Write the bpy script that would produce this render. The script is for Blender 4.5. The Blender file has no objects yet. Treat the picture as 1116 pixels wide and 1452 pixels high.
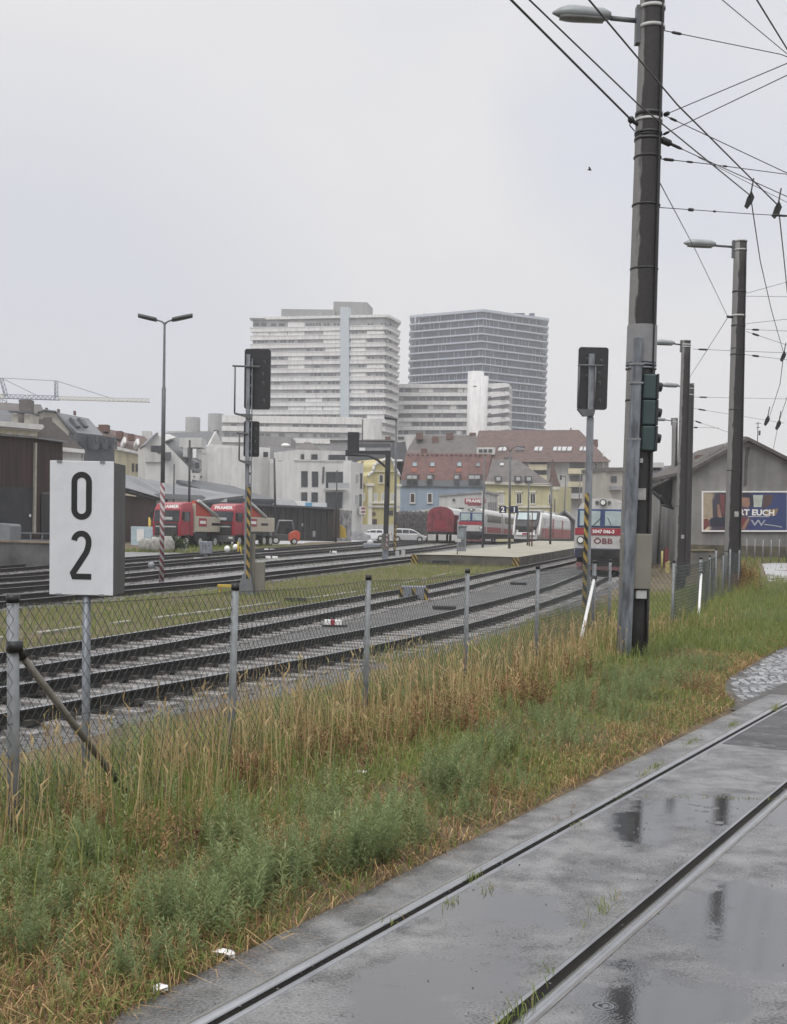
import bpy, math, random
import numpy as np
from mathutils import Vector, Matrix
random.seed(7); rng = np.random.default_rng(7)
S = bpy.context.scene
COL = S.collection

# ------------------------------------------------------------------ camera
FPX = 1750.0; PITCH = math.radians(3.4); ROLL = 0.021
CAM = Vector((0, 0, 1.7))
Fw = Vector((0, math.cos(PITCH), -math.sin(PITCH)))
U0 = Vector((0, math.sin(PITCH), math.cos(PITCH))); R0 = Vector((1, 0, 0))
Rt = R0*math.cos(ROLL) + U0*math.sin(ROLL); Up = U0*math.cos(ROLL) - R0*math.sin(ROLL)
cam = bpy.data.objects.new('camera', bpy.data.cameras.new('camera')); COL.objects.link(cam)
m = Matrix.Identity(4)
for i in range(3):
    m[i][0] = Rt[i]; m[i][1] = Up[i]; m[i][2] = -Fw[i]; m[i][3] = CAM[i]
cam.matrix_world = m
cam.data.sensor_fit = 'VERTICAL'; cam.data.sensor_height = 36.0
cam.data.lens = 36.0*FPX/1452; cam.data.shift_y = 134/1452
cam.data.clip_start = 0.1; cam.data.clip_end = 5000
S.camera = cam

def ray(x, y): return Fw + Rt*((x-558)/FPX) + Up*((860-y)/FPX)
# ------------------------------------------------------------------ world, sun, exposure
SUN_EL, SUN_AZ = math.radians(52), math.radians(205)   # azimuth clockwise from +Y: behind the camera
w = bpy.data.worlds.new('World'); S.world = w; w.use_nodes = True
nt = w.node_tree; N = nt.nodes; L = nt.links; N.clear()
out = N.new('ShaderNodeOutputWorld'); bg = N.new('ShaderNodeBackground'); bg.inputs[1].default_value = 0.1
sky = N.new('ShaderNodeTexSky'); sky.sky_type = 'NISHITA'; sky.sun_disc = False
sky.sun_elevation = SUN_EL; sky.sun_rotation = SUN_AZ
tc = N.new('ShaderNodeTexCoord'); sep = N.new('ShaderNodeSeparateXYZ')
L.new(tc.outputs['Generated'], sep.inputs[0])
mp = N.new('ShaderNodeMapping'); mp.inputs['Scale'].default_value = (1, 1, 1.7); mp.inputs['Location'].default_value = (0.3, 0.0, 0.12)
L.new(tc.outputs['Generated'], mp.inputs[0])
nz = N.new('ShaderNodeTexNoise'); nz.inputs['Scale'].default_value = 3.6; nz.inputs['Detail'].default_value = 7; nz.inputs['Roughness'].default_value = 0.52
nz.inputs['Distortion'].default_value = 0.35
L.new(mp.outputs[0], nz.inputs['Vector'])
rp = N.new('ShaderNodeValToRGB'); rp.color_ramp.elements[0].position = 0.33; rp.color_ramp.elements[1].position = 0.56
rp.color_ramp.elements[0].color = (7.9, 7.9, 8.1, 1); rp.color_ramp.elements[1].color = (8.35, 8.2, 8.2, 1)
L.new(nz.outputs[0], rp.inputs[0])
gr = N.new('ShaderNodeMapRange'); gr.interpolation_type = 'SMOOTHSTEP'     # overcast sky: brighter towards the zenith
gr.inputs[1].default_value = 0.42; gr.inputs[2].default_value = 1.0; gr.inputs[3].default_value = 1.0; gr.inputs[4].default_value = 2.6
L.new(sep.outputs[2], gr.inputs[0])
def bank(x, y, cos0, cos1, col, src):          # a rain cloud bank in one direction of the sky
    d0 = ray(x, y).normalized(); dp = N.new('ShaderNodeVectorMath'); dp.operation = 'DOT_PRODUCT'; dp.inputs[1].default_value = d0
    nv = N.new('ShaderNodeVectorMath'); nv.operation = 'NORMALIZE'; L.new(tc.outputs['Generated'], nv.inputs[0]); L.new(nv.outputs[0], dp.inputs[0])
    ad = N.new('ShaderNodeMath'); ad.operation = 'MULTIPLY_ADD'; ad.inputs[1].default_value = .035; L.new(nz.outputs[0], ad.inputs[0]); L.new(dp.outputs['Value'], ad.inputs[2])
    mr = N.new('ShaderNodeMapRange'); mr.interpolation_type = 'SMOOTHSTEP'; mr.inputs[1].default_value = cos0+.0175; mr.inputs[2].default_value = cos1+.0175; L.new(ad.outputs[0], mr.inputs[0])
    mm = N.new('ShaderNodeMix'); mm.data_type = 'RGBA'; L.new(mr.outputs[0], mm.inputs[0]); L.new(src, mm.inputs[6]); mm.inputs[7].default_value = (*col, 1); return mm.outputs[2]
cl = bank(40, 560, .955, .998, (6.9, 7.05, 7.6), rp.outputs[0]); cl = bank(1000, 130, .985, .9995, (7.2, 7.4, 8.0), cl)
vm = N.new('ShaderNodeVectorMath'); vm.operation = 'SCALE'
L.new(cl, vm.inputs[0]); L.new(gr.outputs[0], vm.inputs['Scale'])
mx = N.new('ShaderNodeMix'); mx.data_type = 'RGBA'; mx.inputs[0].default_value = 0.94
L.new(sky.outputs[0], mx.inputs[6]); L.new(vm.outputs[0], mx.inputs[7])
L.new(mx.outputs[2], bg.inputs[0]); L.new(bg.outputs[0], out.inputs[0])
sun = bpy.data.objects.new('sun', bpy.data.lights.new('sun', 'SUN')); COL.objects.link(sun)
sun.data.energy = 1.5; sun.data.angle = math.radians(35); sun.data.color = (1, 0.97, 0.92)
sd = Vector((math.sin(SUN_AZ)*math.cos(SUN_EL), math.cos(SUN_AZ)*math.cos(SUN_EL), math.sin(SUN_EL)))
sun.rotation_euler = (-sd).to_track_quat('-Z', 'Y').to_euler()
S.view_settings.view_transform = 'Standard'; S.view_settings.look = 'None'
S.view_settings.exposure = 0.06; S.view_settings.gamma = 1.0

# ------------------------------------------------------------------ helpers: rays, ground
def ray(x, y): return Fw + Rt*((x-558)/FPX) + Up*((860-y)/FPX)
def P(x, y, Y):
    d = ray(x, y); return CAM + d*(Y/d.y)
def ss(a, b, x):
    t = np.clip((np.asarray(x, float)-a)/(b-a), 0, 1); return t*t*(3-2*t)
FX = np.array([-4.6, -2.06, -1.13, -.24, .81, 1.86, 3.26, 3.76, 4.99, 6.54, 8.06, 9.1, 9.9, 13, 27, 240])
FY = np.array([0.6, 6.7, 8.6, 11.0, 13.6, 15.9, 20.1, 21.4, 22.05, 26.3, 31, 33.5, 35.5, 46, 100, 900])
EY = np.array([-20, 0, 4.14, 4.88, 5.36, 5.99, 7.02, 8.15, 9.64, 12.68, 13.56, 15.1, 17.7, 19.8, 25, 30, 60, 100])
EX = np.array([-14, -3.1, -.91, -.56, -.3, .04, .59, 1.15, 1.96, 3.6, 3.72, 4.15, 5.3, 6.3, 10, 14, 30, 48])
def fx(Y): return np.interp(Y, FY, FX)
def ex(Y): return np.interp(Y, EY, EX)
def zy(Y): return -0.57 + np.clip((np.asarray(Y, float)-50)/75, 0, 1)*1.19
def zl(Y): return np.clip((np.asarray(Y, float)-26)/50, 0, 1)*0.62
def gz(X, Y):
    X = np.asarray(X, float); Y = np.asarray(Y, float)
    s = (fx(Y)-X)*0.92
    k = ss(0.2, 2.6, s)
    z = zl(Y)*(1-k) + zy(Y)*k
    v = ss(0, .5, ex(Y)-X)*(1-k)
    z = z + v*(0.035 + 0.03*np.sin(X*3.1+Y*1.3)*np.sin(Y*2.3-X) + .02*np.sin(7*X+3*Y))
    z = z - 0.10*(1-ss(-.25, .12, ex(Y)-X))
    return z
def G(x, y, off=0.0):
    d = ray(x, y); lo, hi = 1.0, 500.0
    for i in range(50):
        md = (lo+hi)/2; q = CAM + d*(md/d.y)
        if q.z > float(gz(q.x, q.y))+off: lo = md
        else: hi = md
    return CAM + d*(lo/d.y)

# ------------------------------------------------------------------ materials
MATS = {}
def nodes_of(name):
    mt = bpy.data.materials.new(name); mt.use_nodes = True
    return mt, mt.node_tree, mt.node_tree.nodes['Principled BSDF']
def M(name, col, rough=.65, metal=0., var=.18, scale=2.5, bump=0., bscale=30., stretch=(1, 1, 1), col2=None, spec=.5, streak=0.):
    if name in MATS: return MATS[name]
    mt, t, b = nodes_of(name); n = t.nodes; l = t.links
    b.inputs['Roughness'].default_value = rough; b.inputs['Metallic'].default_value = metal
    b.inputs['Specular IOR Level'].default_value = spec
    geo = n.new('ShaderNodeNewGeometry'); mp = n.new('ShaderNodeMapping'); mp.inputs['Scale'].default_value = stretch
    l.new(geo.outputs['Position'], mp.inputs[0])
    nz = n.new('ShaderNodeTexNoise'); nz.inputs['Scale'].default_value = scale; nz.inputs['Detail'].default_value = 6; nz.inputs['Roughness'].default_value = .6
    l.new(mp.outputs[0], nz.inputs['Vector'])
    rp = n.new('ShaderNodeValToRGB'); e = rp.color_ramp.elements
    e[0].position = .32; e[1].position = .68
    e[0].color = (*[c*(1-var) for c in col], 1); e[1].color = (*(col2 if col2 else [min(1, c*(1+var)) for c in col]), 1)
    l.new(nz.outputs[0], rp.inputs[0]); src = rp.outputs[0]
    if streak:                                            # rain streaks: dirt that runs down the wall
        m2 = n.new('ShaderNodeMapping'); m2.inputs['Scale'].default_value = (1, 1, .09)
        l.new(geo.outputs['Position'], m2.inputs[0])
        n2 = n.new('ShaderNodeTexNoise'); n2.inputs['Scale'].default_value = 1.3; n2.inputs['Detail'].default_value = 5
        l.new(m2.outputs[0], n2.inputs['Vector'])
        r2 = n.new('ShaderNodeMapRange'); r2.inputs[1].default_value = .42; r2.inputs[2].default_value = .7; r2.inputs[3].default_value = 1; r2.inputs[4].default_value = 1-streak
        l.new(n2.outputs[0], r2.inputs[0])
        mm = n.new('ShaderNodeVectorMath'); mm.operation = 'SCALE'
        l.new(src, mm.inputs[0]); l.new(r2.outputs[0], mm.inputs['Scale']); src = mm.outputs[0]
    l.new(src, b.inputs['Base Color'])
    if bump:
        n3 = n.new('ShaderNodeTexNoise'); n3.inputs['Scale'].default_value = bscale; n3.inputs['Detail'].default_value = 4
        l.new(mp.outputs[0], n3.inputs['Vector'])
        bp = n.new('ShaderNodeBump'); bp.inputs['Strength'].default_value = bump; bp.inputs['Distance'].default_value = .02
        l.new(n3.outputs[0], bp.inputs['Height']); l.new(bp.outputs[0], b.inputs['Normal'])
    MATS[name] = mt; return mt
def stripes(name, a, bcol, period, slant=1.0, duty=.5, rough=.5):
    mt, t, b = nodes_of(name); n = t.nodes; l = t.links; b.inputs['Roughness'].default_value = rough
    tc = n.new('ShaderNodeTexCoord'); sp = n.new('ShaderNodeSeparateXYZ'); l.new(tc.outputs['Object'], sp.inputs[0])
    ma = n.new('ShaderNodeMath'); ma.operation = 'MULTIPLY_ADD'; ma.inputs[1].default_value = slant
    l.new(sp.outputs[0], ma.inputs[0]); l.new(sp.outputs[2], ma.inputs[2])
    md = n.new('ShaderNodeMath'); md.operation = 'FLOORED_MODULO'; md.inputs[1].default_value = period; l.new(ma.outputs[0], md.inputs[0])
    gt = n.new('ShaderNodeMath'); gt.operation = 'GREATER_THAN'; gt.inputs[1].default_value = period*duty; l.new(md.outputs[0], gt.inputs[0])
    mx = n.new('ShaderNodeMix'); mx.data_type = 'RGBA'; mx.inputs[6].default_value = (*a, 1); mx.inputs[7].default_value = (*bcol, 1)
    l.new(gt.outputs[0], mx.inputs[0])
    nz = n.new('ShaderNodeTexNoise'); nz.inputs['Scale'].default_value = 6; nz.inputs['Detail'].default_value = 6
    mr = n.new('ShaderNodeMapRange'); mr.inputs[1].default_value = .3; mr.inputs[2].default_value = .7; mr.inputs[3].default_value = .55; mr.inputs[4].default_value = 1.1
    l.new(tc.outputs['Object'], nz.inputs['Vector']); l.new(nz.outputs[0], mr.inputs[0])
    vm = n.new('ShaderNodeVectorMath'); vm.operation = 'SCALE'; l.new(mx.outputs[2], vm.inputs[0]); l.new(mr.outputs[0], vm.inputs['Scale'])
    l.new(vm.outputs[0], b.inputs['Base Color']); return mt
def attr_mat(name, cols, rough=.6, trans=0.):
    """colour ramp over the per-blade attribute 'v' (the kind and age of each blade)"""
    mt, t, b = nodes_of(name); n = t.nodes; l = t.links
    at = n.new('ShaderNodeAttribute'); at.attribute_name = 'v'
    rp = n.new('ShaderNodeValToRGB'); e = rp.color_ramp.elements
    while len(e) < len(cols): e.new(.5)
    for i, c in enumerate(cols):
        e[i].position = i/(len(cols)-1); e[i].color = (*c, 1)
    l.new(at.outputs['Fac'], rp.inputs[0]); l.new(rp.outputs[0], b.inputs['Base Color'])
    b.inputs['Roughness'].default_value = rough; b.inputs['Specular IOR Level'].default_value = .25
    if trans:                                             # thin leaves let light through
        tr = n.new('ShaderNodeBsdfTranslucent'); l.new(rp.outputs[0], tr.inputs[0]); ms = n.new('ShaderNodeMixShader'); ms.inputs[0].default_value = trans
        l.new(b.outputs[0], ms.inputs[1]); l.new(tr.outputs[0], ms.inputs[2]); l.new(ms.outputs[0], n['Material Output'].inputs[0])
    return mt
concrete = M('concrete', (.30, .29, .27), .85, var=.25, bump=.3, streak=.25)
dkconc = M('stained_concrete', (.16, .155, .14), .9, var=.4, scale=1.2, bump=.3, streak=.4)
galv = M('galvanised_steel', (.19, .205, .23), .5, .35, var=.35, scale=9, stretch=(1, 1, .25))
greyst = M('grey_painted_steel', (.10, .105, .112), .5, .2, var=.2, scale=5)
pipe_m = M('dull_zinc_pipe', (.21, .225, .235), .55, .3, var=.2, scale=14)
black = M('black_plastic', (.012, .012, .014), .45, var=.3)
blackm = M('black_painted_metal', (.02, .021, .024), .5, var=.3, scale=6)
sigback = M('black_board_wet', (.014, .014, .017), .35, var=.5, scale=9)
dkgreen = M('green_signal_housing', (.026, .05, .05), .5, var=.15)
white = M('white_paint', (.72, .72, .72), .5, var=.06)
signw = M('white_sheet_metal', (.60, .62, .66), .45, var=.05, scale=9, streak=.16)
beige = M('beige_cabinet', (.17, .165, .14), .6, var=.1)
wire_m = M('wire_dark', (.035, .037, .04), .5, .4, var=.2)
mesh_m = M('fence_wire', (.045, .055, .055), .5, .3, var=.3)
railst = M('worn_rail_head', (.36, .37, .39), .22, .85, var=.12, scale=4)
railside = M('rusty_rail_side', (.016, .014, .0135), .7, .1, var=.4, scale=8)
sleeper_m = M('wet_wood_sleeper', (.25, .24, .235), .16, var=.5, scale=5, bump=.3, stretch=(1, 1, 1))
steel_dark = M('underframe_dark', (.02, .02, .022), .7, var=.4)
rubber = M('tyre_rubber', (.018, .018, .018), .8)
glass = M('window_glass', (.03, .035, .04), .12, var=.3, scale=.5, spec=.6)
glassb = M('sky_lit_glass', (.22, .27, .29), .08, var=.1, scale=.5)
glassw = M('blind_and_sky_glass', (.42, .43, .44), .25, var=.12)  # pale panes: blinds, and painted sky reflection on the blue house dormers
redp = M('red_paint', (.28, .025, .04), .45, var=.12)
redwag = M('oxide_red_paint', (.165, .03, .038), .6, var=.35, scale=2)
bluep = M('blue_paint', (.035, .06, .15), .45, var=.1)
silver = M('light_grey_paint', (.42, .43, .43), .45, var=.12)
trgrey = M('train_grey', (.44, .44, .43), .5, var=.15)
yellow = M('yellow_paint', (.45, .32, .04), .5, var=.15)
orange = M('orange_paint', (.42, .075, .04), .45, var=.1)
lampglass = M('lamp_lens', (.65, .66, .64), .15, var=.05)

# ------------------------------------------------------------------ mesh builder and object tagging
BASE = {}
class MB:
    def __init__(s): s.v = []; s.f = []; s.sm = []; s.mi = []; s.m = 0
    def add(s, vs, fs, smooth=False):
        o = len(s.v); s.v += [tuple(q) for q in vs]
        for f in fs:
            s.f.append([i+o for i in f]); s.sm.append(smooth); s.mi.append(s.m)
        return s
    def bx(s, x0, x1, y0, y1, z0, z1):
        return s.add([(x0,y0,z0),(x1,y0,z0),(x1,y1,z0),(x0,y1,z0),(x0,y0,z1),(x1,y0,z1),(x1,y1,z1),(x0,y1,z1)],
                     [(3,2,1,0),(4,5,6,7),(0,1,5,4),(1,2,6,5),(2,3,7,6),(3,0,4,7)])
    def box(s, c, sz, rz=0.):
        x, y, z = [q/2 for q in sz]; co, si = math.cos(rz), math.sin(rz); vs = []
        for dz in (-z, z):
            for dx, dy in ((-x,-y),(x,-y),(x,y),(-x,y)):
                vs.append((c[0]+dx*co-dy*si, c[1]+dx*si+dy*co, c[2]+dz))
        return s.add(vs, [(3,2,1,0),(4,5,6,7),(0,1,5,4),(1,2,6,5),(2,3,7,6),(3,0,4,7)])
    def prism(s, poly, vec):
        n = len(poly); vec = Vector(vec)
        vs = [Vector(q) for q in poly] + [Vector(q)+vec for q in poly]
        fs = [tuple(range(n)), tuple(range(2*n-1, n-1, -1))] + [(i, i+n, (i+1)%n+n, (i+1)%n) for i in range(n)]
        return s.add(vs, fs)
    def tube(s, pts, r, n=8, cap=True, smooth=True):
        pts = [Vector(q) for q in pts]; k = len(pts)
        rs = r if isinstance(r, (list, tuple)) else [r]*k
        vs = []; a = None
        for i in range(k):
            t = (pts[min(i+1, k-1)]-pts[max(i-1, 0)]).normalized()
            if a is None:
                a = t.cross(Vector((0,0,1)) if abs(t.z) < .9 else Vector((1,0,0))).normalized()
            else:
                a = (a - t*a.dot(t)).normalized()
            b = t.cross(a)
            for j in range(n):
                an = 2*math.pi*j/n
                vs.append(pts[i] + (a*math.cos(an)+b*math.sin(an))*rs[i])
        fs = [(i*n+j, i*n+(j+1)%n, (i+1)*n+(j+1)%n, (i+1)*n+j) for i in range(k-1) for j in range(n)]
        s.add(vs, fs, smooth)
        if cap:
            o = len(s.v)-k*n
            s.f.append([o+j for j in range(n-1, -1, -1)]); s.sm.append(False); s.mi.append(s.m)
            s.f.append([o+(k-1)*n+j for j in range(n)]); s.sm.append(False); s.mi.append(s.m)
        return s
    def loft(s, rings, smooth=False, cap=True):
        n = len(rings[0]); vs = [q for rr in rings for q in rr]
        fs = [(i*n+j, i*n+(j+1)%n, (i+1)*n+(j+1)%n, (i+1)*n+j) for i in range(len(rings)-1) for j in range(n)]
        s.add(vs, fs, smooth)
        if cap:
            o = len(s.v)-len(vs)
            s.f.append([o+j for j in range(n-1, -1, -1)]); s.sm.append(False); s.mi.append(s.m)
            s.f.append([o+len(vs)-n+j for j in range(n)]); s.sm.append(False); s.mi.append(s.m)
        return s
    def sphere(s, c, r, n=10, sz=1.):
        k = n//2+1; vs = []
        for i in range(k+1):
            th = math.pi*i/k
            for j in range(n):
                ph = 2*math.pi*j/n
                vs.append((c[0]+r*math.sin(th)*math.cos(ph), c[1]+r*math.sin(th)*math.sin(ph), c[2]+r*sz*math.cos(th)))
        return s.add(vs, [(i*n+j, (i+1)*n+j, (i+1)*n+(j+1)%n, i*n+(j+1)%n) for i in range(k) for j in range(n)], True)
    def build(s, name, mat, parent=None, world=False, bevel=0., fix=True):
        vs = s.v
        loc = Vector((0, 0, 0))
        if parent is not None:
            if world: loc = BASE[parent.name]
        elif world:
            a = np.array(vs); loc = Vector(((a[:,0].min()+a[:,0].max())/2, (a[:,1].min()+a[:,1].max())/2, a[:,2].min()))
        if world: vs = [(q[0]-loc[0], q[1]-loc[1], q[2]-loc[2]) for q in vs]
        me = bpy.data.meshes.new(name); me.from_pydata(vs, [], s.f)
        me.polygons.foreach_set('use_smooth', s.sm); me.polygons.foreach_set('material_index', s.mi)
        for q in (mat if isinstance(mat, (list, tuple)) else [mat]): me.materials.append(q)
        if fix:
            import bmesh
            bm = bmesh.new(); bm.from_mesh(me); bmesh.ops.recalc_face_normals(bm, faces=bm.faces); bm.to_mesh(me); bm.free()
        o = bpy.data.objects.new(name, me); COL.objects.link(o)
        if parent is not None:
            o.parent = parent; BASE[o.name] = BASE.get(parent.name, Vector((0,0,0)))
        else:
            o.location = loc if world else (0,0,0); BASE[o.name] = Vector(loc)
        if bevel:
            bv = o.modifiers.new('bevel', 'BEVEL'); bv.width = bevel; bv.segments = 2; bv.limit_method = 'ANGLE'
        return o
def tag(o, label=None, cat=None, group=None, kind=None):
    if label: o['label'] = label
    if cat: o['category'] = cat
    if group: o['group'] = group
    if kind: o['kind'] = kind
    return o
def thing(name, label, cat, loc=(0,0,0), rz=0., group=None):
    o = bpy.data.objects.new(name, None); COL.objects.link(o); o.empty_display_size = .3
    o.location = loc; o.rotation_euler = (0, 0, rz); BASE[o.name] = Vector(loc)
    return tag(o, label, cat, group)
def copy_tree(o, parent=None):
    c = o.copy(); COL.objects.link(c)
    BASE[c.name] = BASE.get(o.name, Vector((0,0,0)))
    if parent is not None: c.parent = parent
    for ch in list(o.children): copy_tree(ch, c)
    return c
def np_mesh(name, V, Fq, mat, attr=None, smooth=False, kind=None):
    """fast mesh from numpy: V (n,3), Fq list of (k, m) index arrays"""
    me = bpy.data.meshes.new(name)
    nl = sum(a.size for a in Fq); nf = sum(len(a) for a in Fq)
    me.vertices.add(len(V)); me.vertices.foreach_set('co', np.ascontiguousarray(V, np.float32).ravel())
    me.loops.add(nl); me.loops.foreach_set('vertex_index', np.concatenate([a.ravel() for a in Fq]).astype(np.int32))
    me.polygons.add(nf)
    tot = np.concatenate([np.full(len(a), a.shape[1]) for a in Fq])
    me.polygons.foreach_set('loop_start', np.concatenate([[0], np.cumsum(tot)[:-1]]).astype(np.int32))
    me.polygons.foreach_set('use_smooth', np.full(nf, smooth))
    me.update(calc_edges=True)
    if attr is not None:
        a = me.attributes.new('v', 'FLOAT', 'POINT'); a.data.foreach_set('value', np.ascontiguousarray(attr, np.float32))
    me.materials.append(mat)
    o = bpy.data.objects.new(name, me); COL.objects.link(o); BASE[o.name] = Vector((0,0,0))
    if kind: o['kind'] = kind
    return o
def text_mesh(name, body, size, mat, parent, origin, right, up, ext=.003, align='CENTER', world=True, bold=0., wscale=1.):
    cu = bpy.data.curves.new('t', 'FONT'); cu.body = body; cu.size = size; cu.align_x = align; cu.align_y = 'CENTER'
    cu.extrude = ext; cu.offset = bold; cu.resolution_u = 3
    ob = bpy.data.objects.new('t', cu)
    me = bpy.data.meshes.new_from_object(ob); bpy.data.objects.remove(ob)
    right = Vector(right).normalized(); up = Vector(up).normalized(); nrm = right.cross(up)
    o0 = Vector(origin) - (BASE[parent.name] if (world and parent is not None) else Vector((0,0,0)))
    for v in me.vertices:
        c = v.co.copy(); v.co = o0 + right*c.x*wscale + up*c.y + nrm*c.z
    me.name = name; me.materials.clear(); me.materials.append(mat)
    o = bpy.data.objects.new(name, me); COL.objects.link(o)
    if parent is not None: o.parent = parent; BASE[o.name] = BASE[parent.name]
    return o

# ================================================================== GROUND, ROAD, BALLAST
def grid_mesh(name, xs, ys, zf, mat, kind='structure', attr=None):
    X, Y = np.meshgrid(xs, ys); Z = zf(X, Y)
    V = np.stack([X, Y, Z], -1).reshape(-1, 3); nx, ny = len(xs), len(ys)
    i = (np.arange(ny-1)[:, None]*nx + np.arange(nx-1)[None, :]).ravel()
    return np_mesh(name, V, [np.stack([i, i+1, i+nx+1, i+nx], -1)], mat, attr, True, kind)
xs = np.concatenate([np.linspace(-600, -60, 16), np.linspace(-55, -13, 30), np.arange(-12, 15, .2), np.linspace(15.5, 60, 40), np.linspace(70, 600, 16)])
ys = np.concatenate([np.linspace(-60, 0, 10), np.arange(.5, 32, .2), np.arange(32, 135, .8), np.linspace(140, 900, 24)])
def soil_mat():
    mt, t, b = nodes_of('soil_and_moss'); n = t.nodes; l = t.links
    geo = n.new('ShaderNodeNewGeometry')
    n1 = n.new('ShaderNodeTexNoise'); n1.inputs['Scale'].default_value = .9; n1.inputs['Detail'].default_value = 8; n1.inputs['Roughness'].default_value = .7
    n2 = n.new('ShaderNodeTexNoise'); n2.inputs['Scale'].default_value = 14; n2.inputs['Detail'].default_value = 6
    l.new(geo.outputs['Position'], n1.inputs['Vector']); l.new(geo.outputs['Position'], n2.inputs['Vector'])
    ad = n.new('ShaderNodeMath'); ad.operation = 'MULTIPLY_ADD'; ad.inputs[1].default_value = .5
    l.new(n2.outputs[0], ad.inputs[0]); l.new(n1.outputs[0], ad.inputs[2])
    rp = n.new('ShaderNodeValToRGB'); e = rp.color_ramp.elements
    e[0].position = .52; e[0].color = (.055, .04, .025, 1); e[1].position = .95; e[1].color = (.09, .11, .035, 1)
    q = e.new(.68); q.color = (.085, .062, .038, 1); q = e.new(.8); q.color = (.12, .09, .05, 1)
    l.new(ad.outputs[0], rp.inputs[0]); l.new(rp.outputs[0], b.inputs['Base Color']); b.inputs['Roughness'].default_value = .9
    bp = n.new('ShaderNodeBump'); bp.inputs['Distance'].default_value = .04; bp.inputs['Strength'].default_value = .7
    l.new(n2.outputs[0], bp.inputs['Height']); l.new(bp.outputs[0], b.inputs['Normal']); return mt
grid_mesh('ground', xs, ys, gz, soil_mat())

# tramway axis: t (metres along) -> point; straight, then a gentle right-hand bend
T0 = Vector((-.10, 4.16)); TD = math.atan2(.478, .878)     # heading, clockwise from +Y
def tram_axis():
    pts = []; q = T0 - Vector((math.sin(TD), math.cos(TD)))*10; h = TD; st = .1
    for i in range(560):
        pts.append((q.x, q.y, h)); 
        if i*st > 19: h += st/70
        q = q + Vector((math.sin(h), math.cos(h)))*st
    return np.array(pts)
TA = tram_axis()
def vnoise(x, seed=0):
    r = np.random.default_rng(seed).normal(size=4000); xi = np.floor(x).astype(int) % 3999; t = x-np.floor(x); t = t*t*(3-2*t)
    return r[xi]*(1-t)+r[xi+1]*t
def tram_strip(name, us, zs, mat, i0=0, i1=560, step=1, rag=0., attrf=None, thing_parent=None):
    A = TA[i0:i1:step]; K = len(us); n = len(A)
    U_ = np.tile(np.array(us), (n, 1)); tt = np.arange(i0, i1, step)*.1
    if rag:
        U_[:, 0] += rag*(vnoise(tt*1.1, 1)*.6+vnoise(tt*5, 2)*.35+vnoise(tt*10, 3)*.15)*.5
    X = A[:, 0:1]+np.cos(A[:, 2:3])*U_; Y = A[:, 1:2]-np.sin(A[:, 2:3])*U_
    Z = np.tile(np.array(zs, float), (n, 1))
    V = np.stack([X, Y, Z], -1).reshape(-1, 3)
    i = (np.arange(n-1)[:, None]*K + np.arange(K-1)[None, :]).ravel()
    at = attrf(X, Y).ravel() if attrf else None
    return np_mesh(name, V, [np.stack([i, i+1, i+K+1, i+K], -1)], mat, at, True, None if thing_parent else 'structure')
PUD = [(px, py, sx, sy) for px, py, sx, sy in ((1000, 1148, .50, .55), (1090, 1152, .35, .4), (960, 1420, .28, .35), (885, 1430, .2, .4), (1075, 1330, .35, .5), (640, 1385, .3, .3), (690, 1290, .35, .35), (560, 1430, .25, .3), (905, 1175, .2, .5), (1080, 1280, .3, .4), (1020, 1325, .1, .14))]
def wetf(X, Y):
    r = np.zeros_like(X)
    for px, py, sx, sy in PUD:
        c = P(px, py, 1); d = ray(px, py); t = -1.7/d.z; q = CAM+d*t
        r = np.maximum(r, np.exp(-(((X-q.x)/sx)**2+((Y-q.y)/sy)**2)))
    return r
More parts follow.
